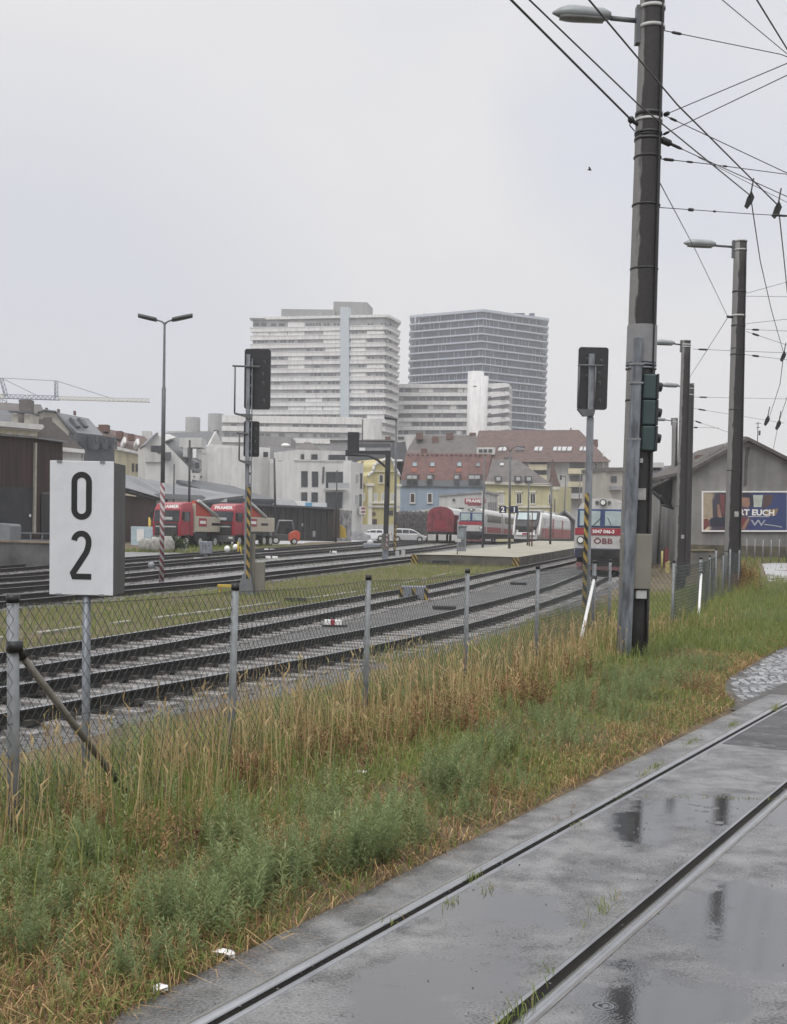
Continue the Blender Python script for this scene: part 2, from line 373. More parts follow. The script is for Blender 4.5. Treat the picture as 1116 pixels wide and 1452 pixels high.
def asphalt_mat(name, base, dark, wet_lo=.36, rbase=.42):
    mt, t, b = nodes_of(name); n = t.nodes; l = t.links
    geo = n.new('ShaderNodeNewGeometry'); at = n.new('ShaderNodeAttribute'); at.attribute_name = 'v'
    n1 = n.new('ShaderNodeTexNoise'); n1.inputs['Scale'].default_value = 2.3; n1.inputs['Detail'].default_value = 7; n1.inputs['Roughness'].default_value = .62
    n2 = n.new('ShaderNodeTexNoise'); n2.inputs['Scale'].default_value = 75; n2.inputs['Detail'].default_value = 3
    n4 = n.new('ShaderNodeTexNoise'); n4.inputs['Scale'].default_value = 9; n4.inputs['Detail'].default_value = 5
    for q in (n1, n2, n4): l.new(geo.outputs['Position'], q.inputs['Vector'])
    a1 = n.new('ShaderNodeMath'); a1.operation = 'MULTIPLY_ADD'; a1.inputs[1].default_value = .42    # wetness = noise + puddle hollows
    l.new(at.outputs['Fac'], a1.inputs[0]); l.new(n1.outputs[0], a1.inputs[2])
    a2 = n.new('ShaderNodeMath'); a2.operation = 'MULTIPLY_ADD'; a2.inputs[1].default_value = .34
    l.new(n4.outputs[0], a2.inputs[0]); l.new(a1.outputs[0], a2.inputs[2])
    a3 = n.new('ShaderNodeMath'); a3.operation = 'MULTIPLY_ADD'; a3.inputs[1].default_value = .34
    l.new(n2.outputs[0], a3.inputs[0]); l.new(a2.outputs[0], a3.inputs[2])
    wet = n.new('ShaderNodeMapRange'); wet.interpolation_type = 'SMOOTHSTEP'; wet.inputs[1].default_value = .87; wet.inputs[2].default_value = 1.12
    l.new(a3.outputs[0], wet.inputs[0])
    rr = n.new('ShaderNodeMapRange'); rr.inputs[3].default_value = rbase; rr.inputs[4].default_value = .05; l.new(wet.outputs[0], rr.inputs[0])
    l.new(rr.outputs[0], b.inputs['Roughness'])
    rp = n.new('ShaderNodeValToRGB'); e = rp.color_ramp.elements; e[0].position = .35; e[1].position = .65; e[0].color = (*dark, 1); e[1].color = (*base, 1)
    mxn = n.new('ShaderNodeMath'); mxn.operation = 'MULTIPLY_ADD'; mxn.inputs[1].default_value = .6; l.new(n2.outputs[0], mxn.inputs[0])
    n5 = n.new('ShaderNodeMath'); n5.operation = 'MULTIPLY'; n5.inputs[1].default_value = .4; l.new(n4.outputs[0], n5.inputs[0]); l.new(n5.outputs[0], mxn.inputs[2])
    n6 = n.new('ShaderNodeTexNoise'); n6.inputs['Scale'].default_value = 3.1; n6.inputs['Detail'].default_value = 5; n6.inputs['Distortion'].default_value = .4; l.new(geo.outputs['Position'], n6.inputs['Vector'])
    m6 = n.new('ShaderNodeMapRange'); m6.inputs[1].default_value = .3; m6.inputs[2].default_value = .7; m6.inputs[3].default_value = -.14; m6.inputs[4].default_value = .12; l.new(n6.outputs[0], m6.inputs[0])
    a6 = n.new('ShaderNodeMath'); a6.operation = 'ADD'; l.new(mxn.outputs[0], a6.inputs[0]); l.new(m6.outputs[0], a6.inputs[1]); l.new(a6.outputs[0], rp.inputs[0])
    dk = n.new('ShaderNodeMix'); dk.data_type = 'RGBA'; l.new(wet.outputs[0], dk.inputs[0]); l.new(rp.outputs[0], dk.inputs[6]); dk.inputs[7].default_value = (.035, .035, .037, 1)
    l.new(dk.outputs[2], b.inputs['Base Color'])
    bs = n.new('ShaderNodeMapRange'); bs.inputs[3].default_value = .8; bs.inputs[4].default_value = .03; l.new(wet.outputs[0], bs.inputs[0])
    bp = n.new('ShaderNodeBump'); bp.inputs['Distance'].default_value = .006; l.new(bs.outputs[0], bp.inputs['Strength'])
    l.new(n2.outputs[0], bp.inputs['Height'])
    vo = n.new('ShaderNodeTexVoronoi'); vo.inputs['Scale'].default_value = 3.2; l.new(geo.outputs['Position'], vo.inputs['Vector'])
    wv = n.new('ShaderNodeMath'); wv.operation = 'MULTIPLY'; wv.inputs[1].default_value = 130; l.new(vo.outputs['Distance'], wv.inputs[0])
    sn = n.new('ShaderNodeMath'); sn.operation = 'SINE'; l.new(wv.outputs[0], sn.inputs[0])
    fo = n.new('ShaderNodeMapRange'); fo.inputs[1].default_value = .02; fo.inputs[2].default_value = .22; fo.inputs[3].default_value = .12; fo.inputs[4].default_value = 0; l.new(vo.outputs['Distance'], fo.inputs[0])
    fm = n.new('ShaderNodeMath'); fm.operation = 'MULTIPLY'; l.new(fo.outputs[0], fm.inputs[0]); l.new(wet.outputs[0], fm.inputs[1])
    b2 = n.new('ShaderNodeBump'); b2.inputs['Distance'].default_value = .004; l.new(fm.outputs[0], b2.inputs['Strength']); l.new(sn.outputs[0], b2.inputs['Height'])
    l.new(bp.outputs[0], b2.inputs['Normal']); l.new(b2.outputs[0], b.inputs['Normal'])
    io = n.new('ShaderNodeMapRange'); io.inputs[3].default_value = 1.45; io.inputs[4].default_value = 2.9; l.new(wet.outputs[0], io.inputs[0]); l.new(io.outputs[0], b.inputs['IOR'])
    return mt
asph = asphalt_mat('wet_asphalt', (.22, .22, .225), (.06, .06, .062), rbase=.36)
asph_d = asphalt_mat('dark_patched_asphalt', (.085, .085, .09), (.03, .03, .032), rbase=.6)
def cols(a, b, n): return list(np.linspace(a, b, n))
JT = 168   # index of the cross joint where the older asphalt starts
us = cols(-.83, -.515, 6); tram_strip('asphalt_verge', us, [-.07]+[.0]*5, asph, rag=.1, attrf=wetf, i1=205)
us = cols(-.385, .385, 10); tram_strip('tram_roadway', us, [0]*10, asph, attrf=wetf, i1=JT)
tram_strip('tram_roadway_old', us, [-.002]*10, asph_d, attrf=wetf, i0=JT-1)
us = cols(.515, 9, 50); tram_strip('road', us, [0]*50, asph, attrf=wetf, i1=JT+40); tram_strip('road_old', us, [-.002]*50, asph_d, attrf=wetf, i0=JT+39)
tt_ = thing('tram_track', 'pair of shiny grooved tram rails sunk in wet asphalt', 'tram track', (TA[100][0], TA[100][1], 0))
groove_m = M('groove_dirt', (.02, .018, .016), .75, var=.3)
lip_m = M('worn_guard_lip', (.3, .31, .33), .3, .7, var=.2)
conc_edge = M('rail_grout', (.15, .145, .14), .6, var=.3, bump=.3)
def rail_part(sg):
    def st(nm, us, zs, mat, par):
        us = [u*sg for u in us]
        if sg < 0: us = us[::-1]; zs = zs[::-1]
        o = tram_strip(nm, us, zs, mat, thing_parent=True); o.parent = par; o.location = -Vector(tt_.location); return o
    r = st('rail', [.450, .452, .458, .495, .503, .506], [-.04, -.003, .006, .007, .003, -.02], railst, tt_)
    for nm, us, zs, mt in (('groove', [.385, .387, .396, .409, .411, .449, .451], [.0, .004, .005, .004, -.036, -.038, -.002], [lip_m, groove_m], ), ):
        o = st('guard_lip', us[:4], zs[:4], lip_m, r); o.location = (0,0,0)
        o = st('groove', us[3:], zs[3:], groove_m, r); o.location = (0,0,0)
    o = st('grout_edge', [.504, .518], [.001, .002], conc_edge, r); o.location = (0,0,0)
rail_part(-1); rail_part(1)

# cobbled strip beyond the asphalt
def cobbles():
    V = []; Fc = []; n = 0
    for Y in np.arange(12.6, 26, .092):
        off = rng.random()*.1
        for X in np.arange(float(ex(Y)), float(ex(Y))+6.5, .10):
            x = X+off+rng.normal()*.008
            u = (x-T0.x)*math.cos(TD)-(Y-T0.y)*math.sin(TD)
            if u > -.86 or (x < float(ex(Y))+.12*abs(rng.normal())): continue
            if x/Y > .40: continue
            h = .034+rng.normal()*.002; a, b2 = .046+rng.normal()*.003, .042+rng.normal()*.002
            z = float(zl(Y))-.03; tx, ty = rng.normal(size=2)*.004
            V += [(x-a,Y-b2,z),(x+a,Y-b2,z),(x+a,Y+b2,z),(x-a,Y+b2,z)]
            a2, b3 = a*.78, b2*.78
            V += [(x-a2,Y-b3,z+h-tx-ty),(x+a2,Y-b3,z+h+tx-ty),(x+a2,Y+b3,z+h+tx+ty),(x-a2,Y+b3,z+h-tx+ty)]
            for f in ((4,5,6,7),(0,1,5,4),(1,2,6,5),(2,3,7,6),(3,0,4,7)): Fc.append([i+n for i in f])
            n += 8
    yy = np.arange(12.4, 26.4, .4); g = np.array([(x, y, float(zl(y))-.011) for y in yy for x in np.linspace(float(ex(y))-.15, float(ex(y))+6.6, 12) ])
    i = (np.arange(len(yy)-1)[:, None]*12+np.arange(11)[None, :]).ravel(); k = (g[i, 0]-T0.x)*math.cos(TD)-(g[i, 1]-T0.y)*math.sin(TD) < -.70; i = i[k]
    np_mesh('cobble_bedding', g, [np.stack([i, i+1, i+13, i+12], -1)], M('wet_joint_sand', (.05, .048, .045), .6, var=.4, scale=5), None, True, 'structure')
    np_mesh('cobbled_path', np.array(V), [np.array(Fc)], M('wet_granite_setts', (.22, .225, .235), .22, var=.4, scale=6), None, False, 'structure')
cobbles()
sy_ = np.arange(44, 66, 1.); 
np_mesh('gravel_path', np.array([(a, y, float(gz(a, y))+.02) for y in sy_ for a in np.linspace(.285*y+.8, .285*y+8, 4)]),
        [np.array([[i*4+j, i*4+j+1, i*4+j+5, i*4+j+4] for i in range(len(sy_)-1) for j in range(3)])], M('pale_gravel', (.33, .33, .34), .5, var=.2, scale=5), None, True, 'structure')

# railway track axes (x as a function of Y)
TRK = {1: ([6, 15.5, 22.8, 28.3, 35.4, 48.3, 62.6, 100, 140], [-8.4, -4.06, -.98, .95, 3.05, 6.55, 10.3, 19.6, 29]),
       2: ([6, 15.5, 20, 31.3, 42.4, 58, 75, 100, 140], [-9.6, -6.75, -5.35, -2.4, .35, 4.5, 9.4, 16.4, 26]),
       3: ([20, 34, 43, 53, 65, 80, 100, 132, 180], [-14.3, -10.9, -8.75, -6.3, -2.9, 1.1, 6.5, 14.1, 23.8]),
       4: ([20, 40, 55, 66, 80, 100, 135, 190], [-18, -13.2, -10.4, -7.3, -3.4, 2.0, 8.7, 19.5]),
       5: ([28, 47, 63, 80, 100, 138, 190], [-20.5, -15.9, -12.6, -8.6, -3.4, 4.9, 15.3]),
       6: ([34, 60, 80, 100, 140, 190], [-23, -17.2, -12.6, -7.6, .8, 11])}
from bisect import bisect
def smooth_interp(ks, vs):
    ks = np.array(ks, float); vs = np.array(vs, float); d = np.gradient(vs, ks)
    def f(y):
        y = np.atleast_1d(np.asarray(y, float)); i = np.clip(np.searchsorted(ks, y)-1, 0, len(ks)-2)
        h = ks[i+1]-ks[i]; t = np.clip((y-ks[i])/h, 0, 1)
        return vs[i]*(2*t**3-3*t**2+1)+h*d[i]*(t**3-2*t**2+t)+vs[i+1]*(-2*t**3+3*t**2)+h*d[i+1]*(t**3-t**2)
    return f
TX = {k: smooth_interp(*v) for k, v in TRK.items()}
def tx(k, y): return float(TX[k](y)[0])
def gravel_mat(name, c0, c1, rough):
    mt, t, b = nodes_of(name); n = t.nodes; l = t.links
    geo = n.new('ShaderNodeNewGeometry'); vo = n.new('ShaderNodeTexVoronoi'); vo.inputs['Scale'].default_value = 17
    l.new(geo.outputs['Position'], vo.inputs['Vector'])
    n1 = n.new('ShaderNodeTexNoise'); n1.inputs['Scale'].default_value = .8; n1.inputs['Detail'].default_value = 6; l.new(geo.outputs['Position'], n1.inputs['Vector'])
    sp = n.new('ShaderNodeSeparateColor'); l.new(vo.outputs['Color'], sp.inputs[0])
    ad = n.new('ShaderNodeMath'); ad.operation = 'MULTIPLY_ADD'; ad.inputs[1].default_value = .6; l.new(sp.outputs[0], ad.inputs[0]); l.new(n1.outputs[0], ad.inputs[2])
    rp = n.new('ShaderNodeValToRGB'); e = rp.color_ramp.elements; e[0].position = .4; e[1].position = 1.; e[0].color = (*c0, 1); e[1].color = (*c1, 1)
    l.new(ad.outputs[0], rp.inputs[0]); l.new(rp.outputs[0], b.inputs['Base Color']); b.inputs['Roughness'].default_value = rough
    bp = n.new('ShaderNodeBump'); bp.invert = True; bp.inputs['Distance'].default_value = .05; bp.inputs['Strength'].default_value = 1
    l.new(vo.outputs['Distance'], bp.inputs['Height']); l.new(bp.outputs[0], b.inputs['Normal']); return mt
ballast_m = gravel_mat('wet_ballast', (.022, .021, .021), (.125, .122, .12), .42)
yardgrav_m = gravel_mat('yard_gravel', (.10, .10, .10), (.22, .22, .22), .4)
def strip_between(name, fa, fb, y0, y1, dz, mat, nu=14, step=.5, rag=.25):
    ysx = np.arange(y0, y1, step); V = []
    for i, y in enumerate(ysx):
        a, b = fa(y), fb(y); a -= abs(float(vnoise(np.array([y*.9]), 5)[0]))*rag; b += abs(float(vnoise(np.array([y*.9]), 6)[0]))*rag
        for j in range(nu):
            x = a+(b-a)*j/(nu-1); e = min(j, nu-1-j); V.append((x, y, float(gz(x, y))+(dz if e else -.03)))
    i = (np.arange(len(ysx)-1)[:, None]*nu+np.arange(nu-1)[None, :]).ravel()
    return np_mesh(name, np.array(V), [np.stack([i, i+1, i+nu+1, i+nu], -1)], mat, None, True, 'structure')
strip_between('ballast', lambda y: tx(2, y)-1.7, lambda y: tx(1, y)+1.75, 6, 140, .03, ballast_m, 22, .4)
strip_between('yard_ballast', lambda y: tx(6, y)-2.2, lambda y: tx(3, y)+1.5, 34, 175, .03, yardgrav_m, 22, .8)
# a grey service road left of the sidings, and the concrete yard in front of the halls
strip_between('service_road', lambda y: tx(6, y)-8.5, lambda y: tx(6, y)-2.6, 34, 86, .05, M('grey_service_asphalt', (.17, .175, .18), .4, var=.2, scale=.8), 8, 1.)
strip_between('concrete_yard', lambda y: -30-(y-96)*.12, lambda y: tx(6, y)-5.0, 112, 190, .06, M('pale_concrete_yard', (.40, .40, .41), .45, var=.15, scale=.3), 8, 2.)

# ------------------------------------------------------------------ railway tracks as things
clip_m = M('rusty_clip', (.075, .065, .06), .5, .2, var=.4, scale=9)
def make_track(k, y0, y1, label, nsl, fine=True):
    f = TX[k]; ysx = np.arange(y0, y1, .6 if fine else 1.5); zr = lambda y: float(zy(y))+.24
    base = Vector((tx(k, y0), y0, zr(y0)-.24)); t = thing('railway_track', label, 'railway track', base, 0, 'railway tracks in the yard')
    for sg in (-1, 1):
        prof = [(-.07, -.172), (-.07, -.16), (-.014, -.145), (-.011, -.04), (-.035, -.03), (-.035, -.004), (-.028, 0), (.028, 0), (.035, -.004), (.035, -.03), (.011, -.04), (.014, -.145), (.07, -.16), (.07, -.172)]
        mb = MB(); rings = []
        for y in ysx:
            x = tx(k, y); dx = (tx(k, y+.3)-tx(k, y-.3))/.6; nx, ny = 1/math.hypot(1, dx), -dx/math.hypot(1, dx)
            rings.append([(x+nx*(sg*.7525+u), y+ny*(sg*.7525+u), zr(y)+z) for u, z in prof])
        n = len(prof); vs = [q for r in rings for q in r]
        mb.add(vs, [(i*n+j, i*n+j+1, (i+1)*n+j+1, (i+1)*n+j) for i in range(len(rings)-1) for j in range(n-1)])
        mb.mi = [1 if (q % (n-1)) in (5, 6, 7) else 0 for q in range(len(mb.f))]
        if fine:                                       # chairs and clips along the foot
            y = y0+.3
            while y < min(y1, 46):
                x = tx(k, y); dx = (tx(k, y+.3)-tx(k, y-.3))/.6; a = -math.atan(dx); nx, ny = math.cos(a), math.sin(a)
                for q in (-1, 1):
                    n0 = len(mb.f); mb.box((x+nx*(sg*.7525+q*.1), y+ny*(sg*.7525+q*.1), zr(y)-.145), (.07, .12, .06), a); mb.mi[n0:] = [2]*(len(mb.f)-n0)
                y += .62
        mb.build('rail', [railside, railst, clip_m], t, True)
    y = y0; cnt = 0; rest = MB(); d = .62 if fine else .65
    while y < y1:
        x = tx(k, y); dx = (tx(k, y+.3)-tx(k, y-.3))/.6; a = -math.atan(dx)
        mb = MB() if cnt < nsl else rest
        mb.box((x, y, zr(y)-.243+rng.normal()*.006), (2.5+rng.normal()*.04, .25, .15), a+rng.normal()*.01)
        if cnt < nsl: mb.build('sleeper', sleeper_m, t, True, bevel=.012)
        cnt += 1; y += d*math.cos(a)
    if rest.v: tag(rest.build('sleepers', sleeper_m, t, True), kind='stuff')
    return t
make_track(1, 8, 139, 'nearest railway track, running from the fence side to under the front railcar', 100)
make_track(2, 8, 139, 'second railway track from the fence, passing along the platform edge', 100)
make_track(3, 21, 178, 'siding behind the platform leading to the railcar with the slanted black nose', 0, False)
make_track(4, 22, 185, 'siding leading to the square fronted grey railcar beyond the platform', 0, False)
make_track(5, 30, 185, 'siding that ends at the red covered goods wagon', 0, False)
make_track(6, 36, 185, 'farthest siding, beside the service road and the two red trucks', 0, False)
# loose ballast stones on the near tracks
def stones():
    n = 4500; y = 12+rng.random(n)**1.3*34; k = rng.random(n) < .5
    x = np.where(k, TX[1](y), TX[2](y)) + rng.uniform(-1.75, 1.75, n)
    z = gz(x, y)+.03; r = rng.uniform(.018, .036, n)
    oc = np.array([(1,0,0),(0,1,0),(-1,0,0),(0,-1,0),(0,0,.8),(0,0,-.6)]); fc = np.array([(0,1,4),(1,2,4),(2,3,4),(3,0,4),(1,0,5),(2,1,5),(3,2,5),(0,3,5)])
    a = rng.random(n)*6.28; c, s_ = np.cos(a), np.sin(a)
    q = oc[None]*(r[:, None, None]*rng.uniform(.6, 1.3, (n, 6, 1)))
    V = np.stack([q[..., 0]*c[:, None]-q[..., 1]*s_[:, None]+x[:, None], q[..., 0]*s_[:, None]+q[..., 1]*c[:, None]+y[:, None], q[..., 2]+z[:, None]], -1).reshape(-1, 3)
    o = np_mesh('ballast_stones', V, [(fc[None]+np.arange(n)[:, None, None]*6).reshape(-1, 3)], attr_mat('ballast_stone', [(.03, .029, .028), (.08, .078, .075), (.2, .195, .19)], .35), np.repeat(rng.random(n), 6), False)
    tag(o, 'wet grey crushed stones lying between the near rails', 'ballast stones', kind='stuff')
stones()
#==PART2==

def grit():
    n = 1500; i = rng.integers(60, 300, n); sgn = rng.choice((-1, 1), n); u = np.where(rng.random(n) < .6, sgn*(.40+rng.normal(0, .05, n)), rng.uniform(-.8, 2.5, n))
    A = TA[i]; x = A[:, 0]+np.cos(A[:, 2])*u; y = A[:, 1]-np.sin(A[:, 2])*u+rng.random(n)*.1; r = rng.uniform(.002, .006, n)
    oc = np.array([(1,0,0),(0,1,0),(-1,0,0),(0,-1,0),(0,0,.8),(0,0,-.2)]); fc = np.array([(0,1,4),(1,2,4),(2,3,4),(3,0,4)])
    V = oc[None]*r[:, None, None]*rng.uniform(.6, 1.4, (n, 6, 1))+np.stack([x, y, np.full(n, .002)], -1)[:, None]
    tag(np_mesh('grit', V.reshape(-1, 3), [(fc[None]+np.arange(n)[:, None, None]*6).reshape(-1, 3)], MATS.get('grit') or attr_mat('grit_stone', [(.05, .045, .04), (.2, .19, .18)], .5), np.repeat(rng.random(n), 6)), 'fine grit lying beside the sunken tram rails', 'grit', kind='stuff')
grit()
# ================================================================== FENCE
FH = 1.29
fence = thing('chain_link_fence', 'long rusty grey chain link fence with round posts between the grass verge and the tracks', 'fence', (-2.06, 6.7, 0))
def fpos(Y): return Vector((float(fx(Y)), Y, float(zl(Y))))
posts = [(2.1, .033), (4.4, .033), (6.7, .033), (8.6, .026), (11.0, .026), (13.6, .026), (15.9, .026), (20.1, .033), (21.4, .024), (22.05, .024), (26.3, .033), (29, .024), (31, .024), (32.3, .024), (33.5, .024), (35.5, .024)]
fpts = []
for i, (Y, r) in enumerate(posts):
    b = fpos(Y); lean = Vector((rng.normal()*.012, rng.normal()*.012, 0)); top = b+lean+Vector((0, 0, FH))
    if Y > 28: top.z += rng.uniform(-.12, .12)
    fpts.append((b, top))
    mb = MB(); mb.tube([b-Vector((0,0,.3)), top], r, 10); o = mb.build('fence_post', pipe_m, fence, True)
    mc = MB(); mc.tube([top-Vector((0,0,.01)), top+Vector((0,0,.035))], r*1.12, 10); mc.build('post_cap', black, o, True)
def brace(i, dvec, zt, mat, r=.021):
    b, t = fpts[i]; q = b+Vector((0,0,zt)); e = b+Vector(dvec); e.z = b.z-.05
    mb = MB(); mb.tube([q, e], r, 8); o = mb.build('brace', mat, fence, True)
    mc = MB(); mc.tube([q-Vector((0,0,.03)), q+Vector((0,0,.03))], posts[i][1]*1.35, 10); mc.tube([q, q+(e-q).normalized()*.09], r*1.4, 8); mc.build('clamp', black, o, True)
brace(2, (.46, 1.0, 0), 1.04, M('weathered_brace_pipe', (.15, .14, .12), .6, .2, var=.35, scale=6))
brace(7, (-.52, -1.9, 0), 1.05, white, .027); brace(10, (-.55, -2.1, 0), 1.0, white, .027)
def wires_mb(segs, r):
    """many short wires as three-sided bars: segs (n,2,3)"""
    a, b = segs[:, 0], segs[:, 1]; t = b-a; t /= np.linalg.norm(t, axis=1)[:, None]
    ref = np.where(np.abs(t[:, 1:2]) > .8, np.array([[1., 0, 0]]), np.array([[0, 1., 0]]))
    u = np.cross(t, ref); u /= np.linalg.norm(u, axis=1)[:, None]; v = np.cross(t, u); R = []
    for e in (a, b):
        for k in range(3):
            an = 2.094*k; R.append(e+(u*math.cos(an)+v*math.sin(an))*r)
    V = np.stack(R, 1).reshape(-1, 3); f = np.array([(0,1,4,3),(1,2,5,4),(2,0,3,5)])
    return V, (f[None]+np.arange(len(a))[:, None, None]*6).reshape(-1, 4)
for i in range(len(fpts)-1):
    (b0, t0), (b1, t1) = fpts[i], fpts[i+1]; ln = (b1-b0).length
    if ln < .3: continue
    w2, hh = (.034, .043) if b0.y < 19 else (.05, .06)
    nw = int(ln/w2); nh = int((FH-.04)/hh); segs = []
    for k in range(nw):
        zz = np.arange(nh+1)*hh; par = (np.arange(nh+1)+k) % 2
        uu = (k+par)*w2/ln
        sag = np.sin(np.clip(uu, 0, 1)*math.pi)*.018
        bulge = np.sin(uu*9+i)*np.sin(zz*4)*.012
        pts = np.array(b0)[None]*(1-uu[:, None])+np.array(b1)[None]*uu[:, None]
        pts[:, 2] += .03+zz-sag*(zz/FH); pts[:, 0] += bulge; pts[:, 1] -= .02
        segs.append(np.stack([pts[:-1], pts[1:]], 1))
    V, Fq = wires_mb(np.concatenate(segs), .0020 if b0.y < 19 else .0027)
    o = np_mesh('wire_mesh', V-np.array(BASE[fence.name]), [Fq], mesh_m); o.parent = fence
    for zt in (FH-.02, .62):
        mb = MB(); pts = []
        for j in range(9):
            q = b0.lerp(b1, j/8); q.z += zt-math.sin(j/8*math.pi)*.02; q.y -= .02; pts.append(q)
        mb.tube(pts, .0022, 5); mb.build('tension_wire', mesh_m, fence, True)
# fence in front of the grey house on the right
f2 = thing('chain_link_fence', 'distant grey wire fence standing in front of the house with the billboard', 'fence', tuple(P(1062, 800, 62)))
zb = float(gz(20, 64)); prev = None
for k in range(13):
    q = P(1058+k*11.5, 800, 66-k*.1); q = Vector((q.x, q.y, float(gz(q.x, q.y))))
    mb = MB(); mb.tube([q, q+Vector((0, 0, 1.25+rng.uniform(-.05, .05)))], .03, 6); mb.build('fence_post', pipe_m, f2, True)
    if prev is not None:
        segs = []; ln = (q-prev).length; nw = int(ln/.09)
        for a in range(nw):
            zz = np.arange(14)*.09; uu = (a+(np.arange(14)+a) % 2)*.09/ln; pts = np.array(prev)[None]*(1-uu[:, None])+np.array(q)[None]*uu[:, None]; pts[:, 2] += zz
            segs.append(np.stack([pts[:-1], pts[1:]], 1))
        V, Fq = wires_mb(np.concatenate(segs), .003); o = np_mesh('wire_mesh', V-np.array(BASE[f2.name]), [Fq], mesh_m); o.parent = f2
    prev = q

# ================================================================== HECTOMETRE SIGN
def stroke(pts, wd, y, th, closed=False):
    """flat lettering ribbon in the XZ plane, thickness th towards -Y"""
    n = len(pts); lft = []; rgt = []
    for i in range(n):
        p = Vector(pts[i]); a = Vector(pts[i-1]) if (i > 0 or closed) else None; b = Vector(pts[(i+1) % n]) if (i < n-1 or closed) else None
        d1 = (p-a).normalized() if a is not None else (b-p).normalized(); d2 = (b-p).normalized() if b is not None else d1
        t = (d1+d2).normalized(); nn = Vector((-t.y, t.x)); k = wd/2/max(.5, nn.dot(Vector((-d1.y, d1.x))))
        lft.append(p+nn*k); rgt.append(p-nn*k)
    mb = MB(); vs = [(q.x, y, q.y) for q in lft]+[(q.x, y, q.y) for q in rgt]+[(q.x, y-th, q.y) for q in lft]+[(q.x, y-th, q.y) for q in rgt]
    fs = []
    for i in range(n if closed else n-1):
        j = (i+1) % n
        fs += [(i, j, n+j, n+i), (2*n+i, 3*n+i, 3*n+j, 2*n+j), (i, 2*n+i, 2*n+j, j), (n+i, n+j, 3*n+j, 3*n+i)]
    if not closed: fs += [(0, n, 3*n, 2*n), (n-1, 3*n-1, 4*n-1, 2*n-1)]
    return mb.add(vs, fs)
SY = 7.75
sb = P(121, 841.5, SY); sx = (P(161, 745, SY).x-P(70, 745, SY).x); sh = 187*SY/FPX
sg = thing('kilometre_sign', 'tall white box sign reading 0 over 2 on a grey post behind the fence', 'sign', (sb.x, sb.y, 0), math.radians(-1.5))
zb = sb.z; cx0 = P(116, 745, SY).x-sb.x
mb = MB(); mb.tube([(0, .03, -.4), (0, .03, zb+.1)], .026, 10); mb.build('post', galv, sg)
mb = MB(); mb.bx(cx0-sx/2, cx0+sx/2, -.008, 0, zb-.01, zb+sh); mb.build('front_panel', signw, sg, bevel=.003)
mb = MB(); a, b = cx0-sx/2+.02, cx0+sx/2-.003; hz0, hz1 = zb-.008, zb+sh-.006
mb.bx(a, b, .30, .308, hz0, hz1); mb.bx(b-.004, b, 0, .30, hz0, hz1); mb.bx(a, a+.004, 0, .30, hz0, hz1); mb.bx(a, b, .002, .30, hz1-.02, hz1-.016)
mb.build('housing', M('dull_sign_housing', (.085, .087, .092), .5, .2, var=.25), sg, bevel=.002)
for dx in (-.14, .13):
    for zc in (zb-.008, zb+sh-.004):
        mb = MB(); mb.box((cx0+dx, -.006, zc), (.03, .02, .012)); mb.build('clip', pipe_m, sg)
u = sx/95.
def digit(nm, pts, closed): stroke(pts, .0365, -.0085, .0015, closed).build(nm, black, sg)
def arc(cx, cz, rx, rz, a0, a1, n): return [(cx+rx*math.cos(math.radians(a0+(a1-a0)*i/n)), cz+rz*math.sin(math.radians(a0+(a1-a0)*i/n))) for i in range(n+1)]
zt = zb+sh; hx = .046; dcx = cx0+.0
z1t, z1b = zt-.085, zt-.348
digit('digit_zero', arc(dcx, z1t-hx, hx, hx, 0, 180, 14)+arc(dcx, z1b+hx, hx, hx, 180, 360, 14), True)
z2t, z2b = zt-.452, zt-.722
digit('digit_two', arc(dcx, z2t-hx-.005, hx, hx+.005, 172, 0, 12)+arc(dcx-.06, z2t-hx-.005, .106, .13, -4, -38, 5)+[(dcx-.052, z2b+.022), (dcx-.044, z2b), (dcx+.064, z2b)], False)

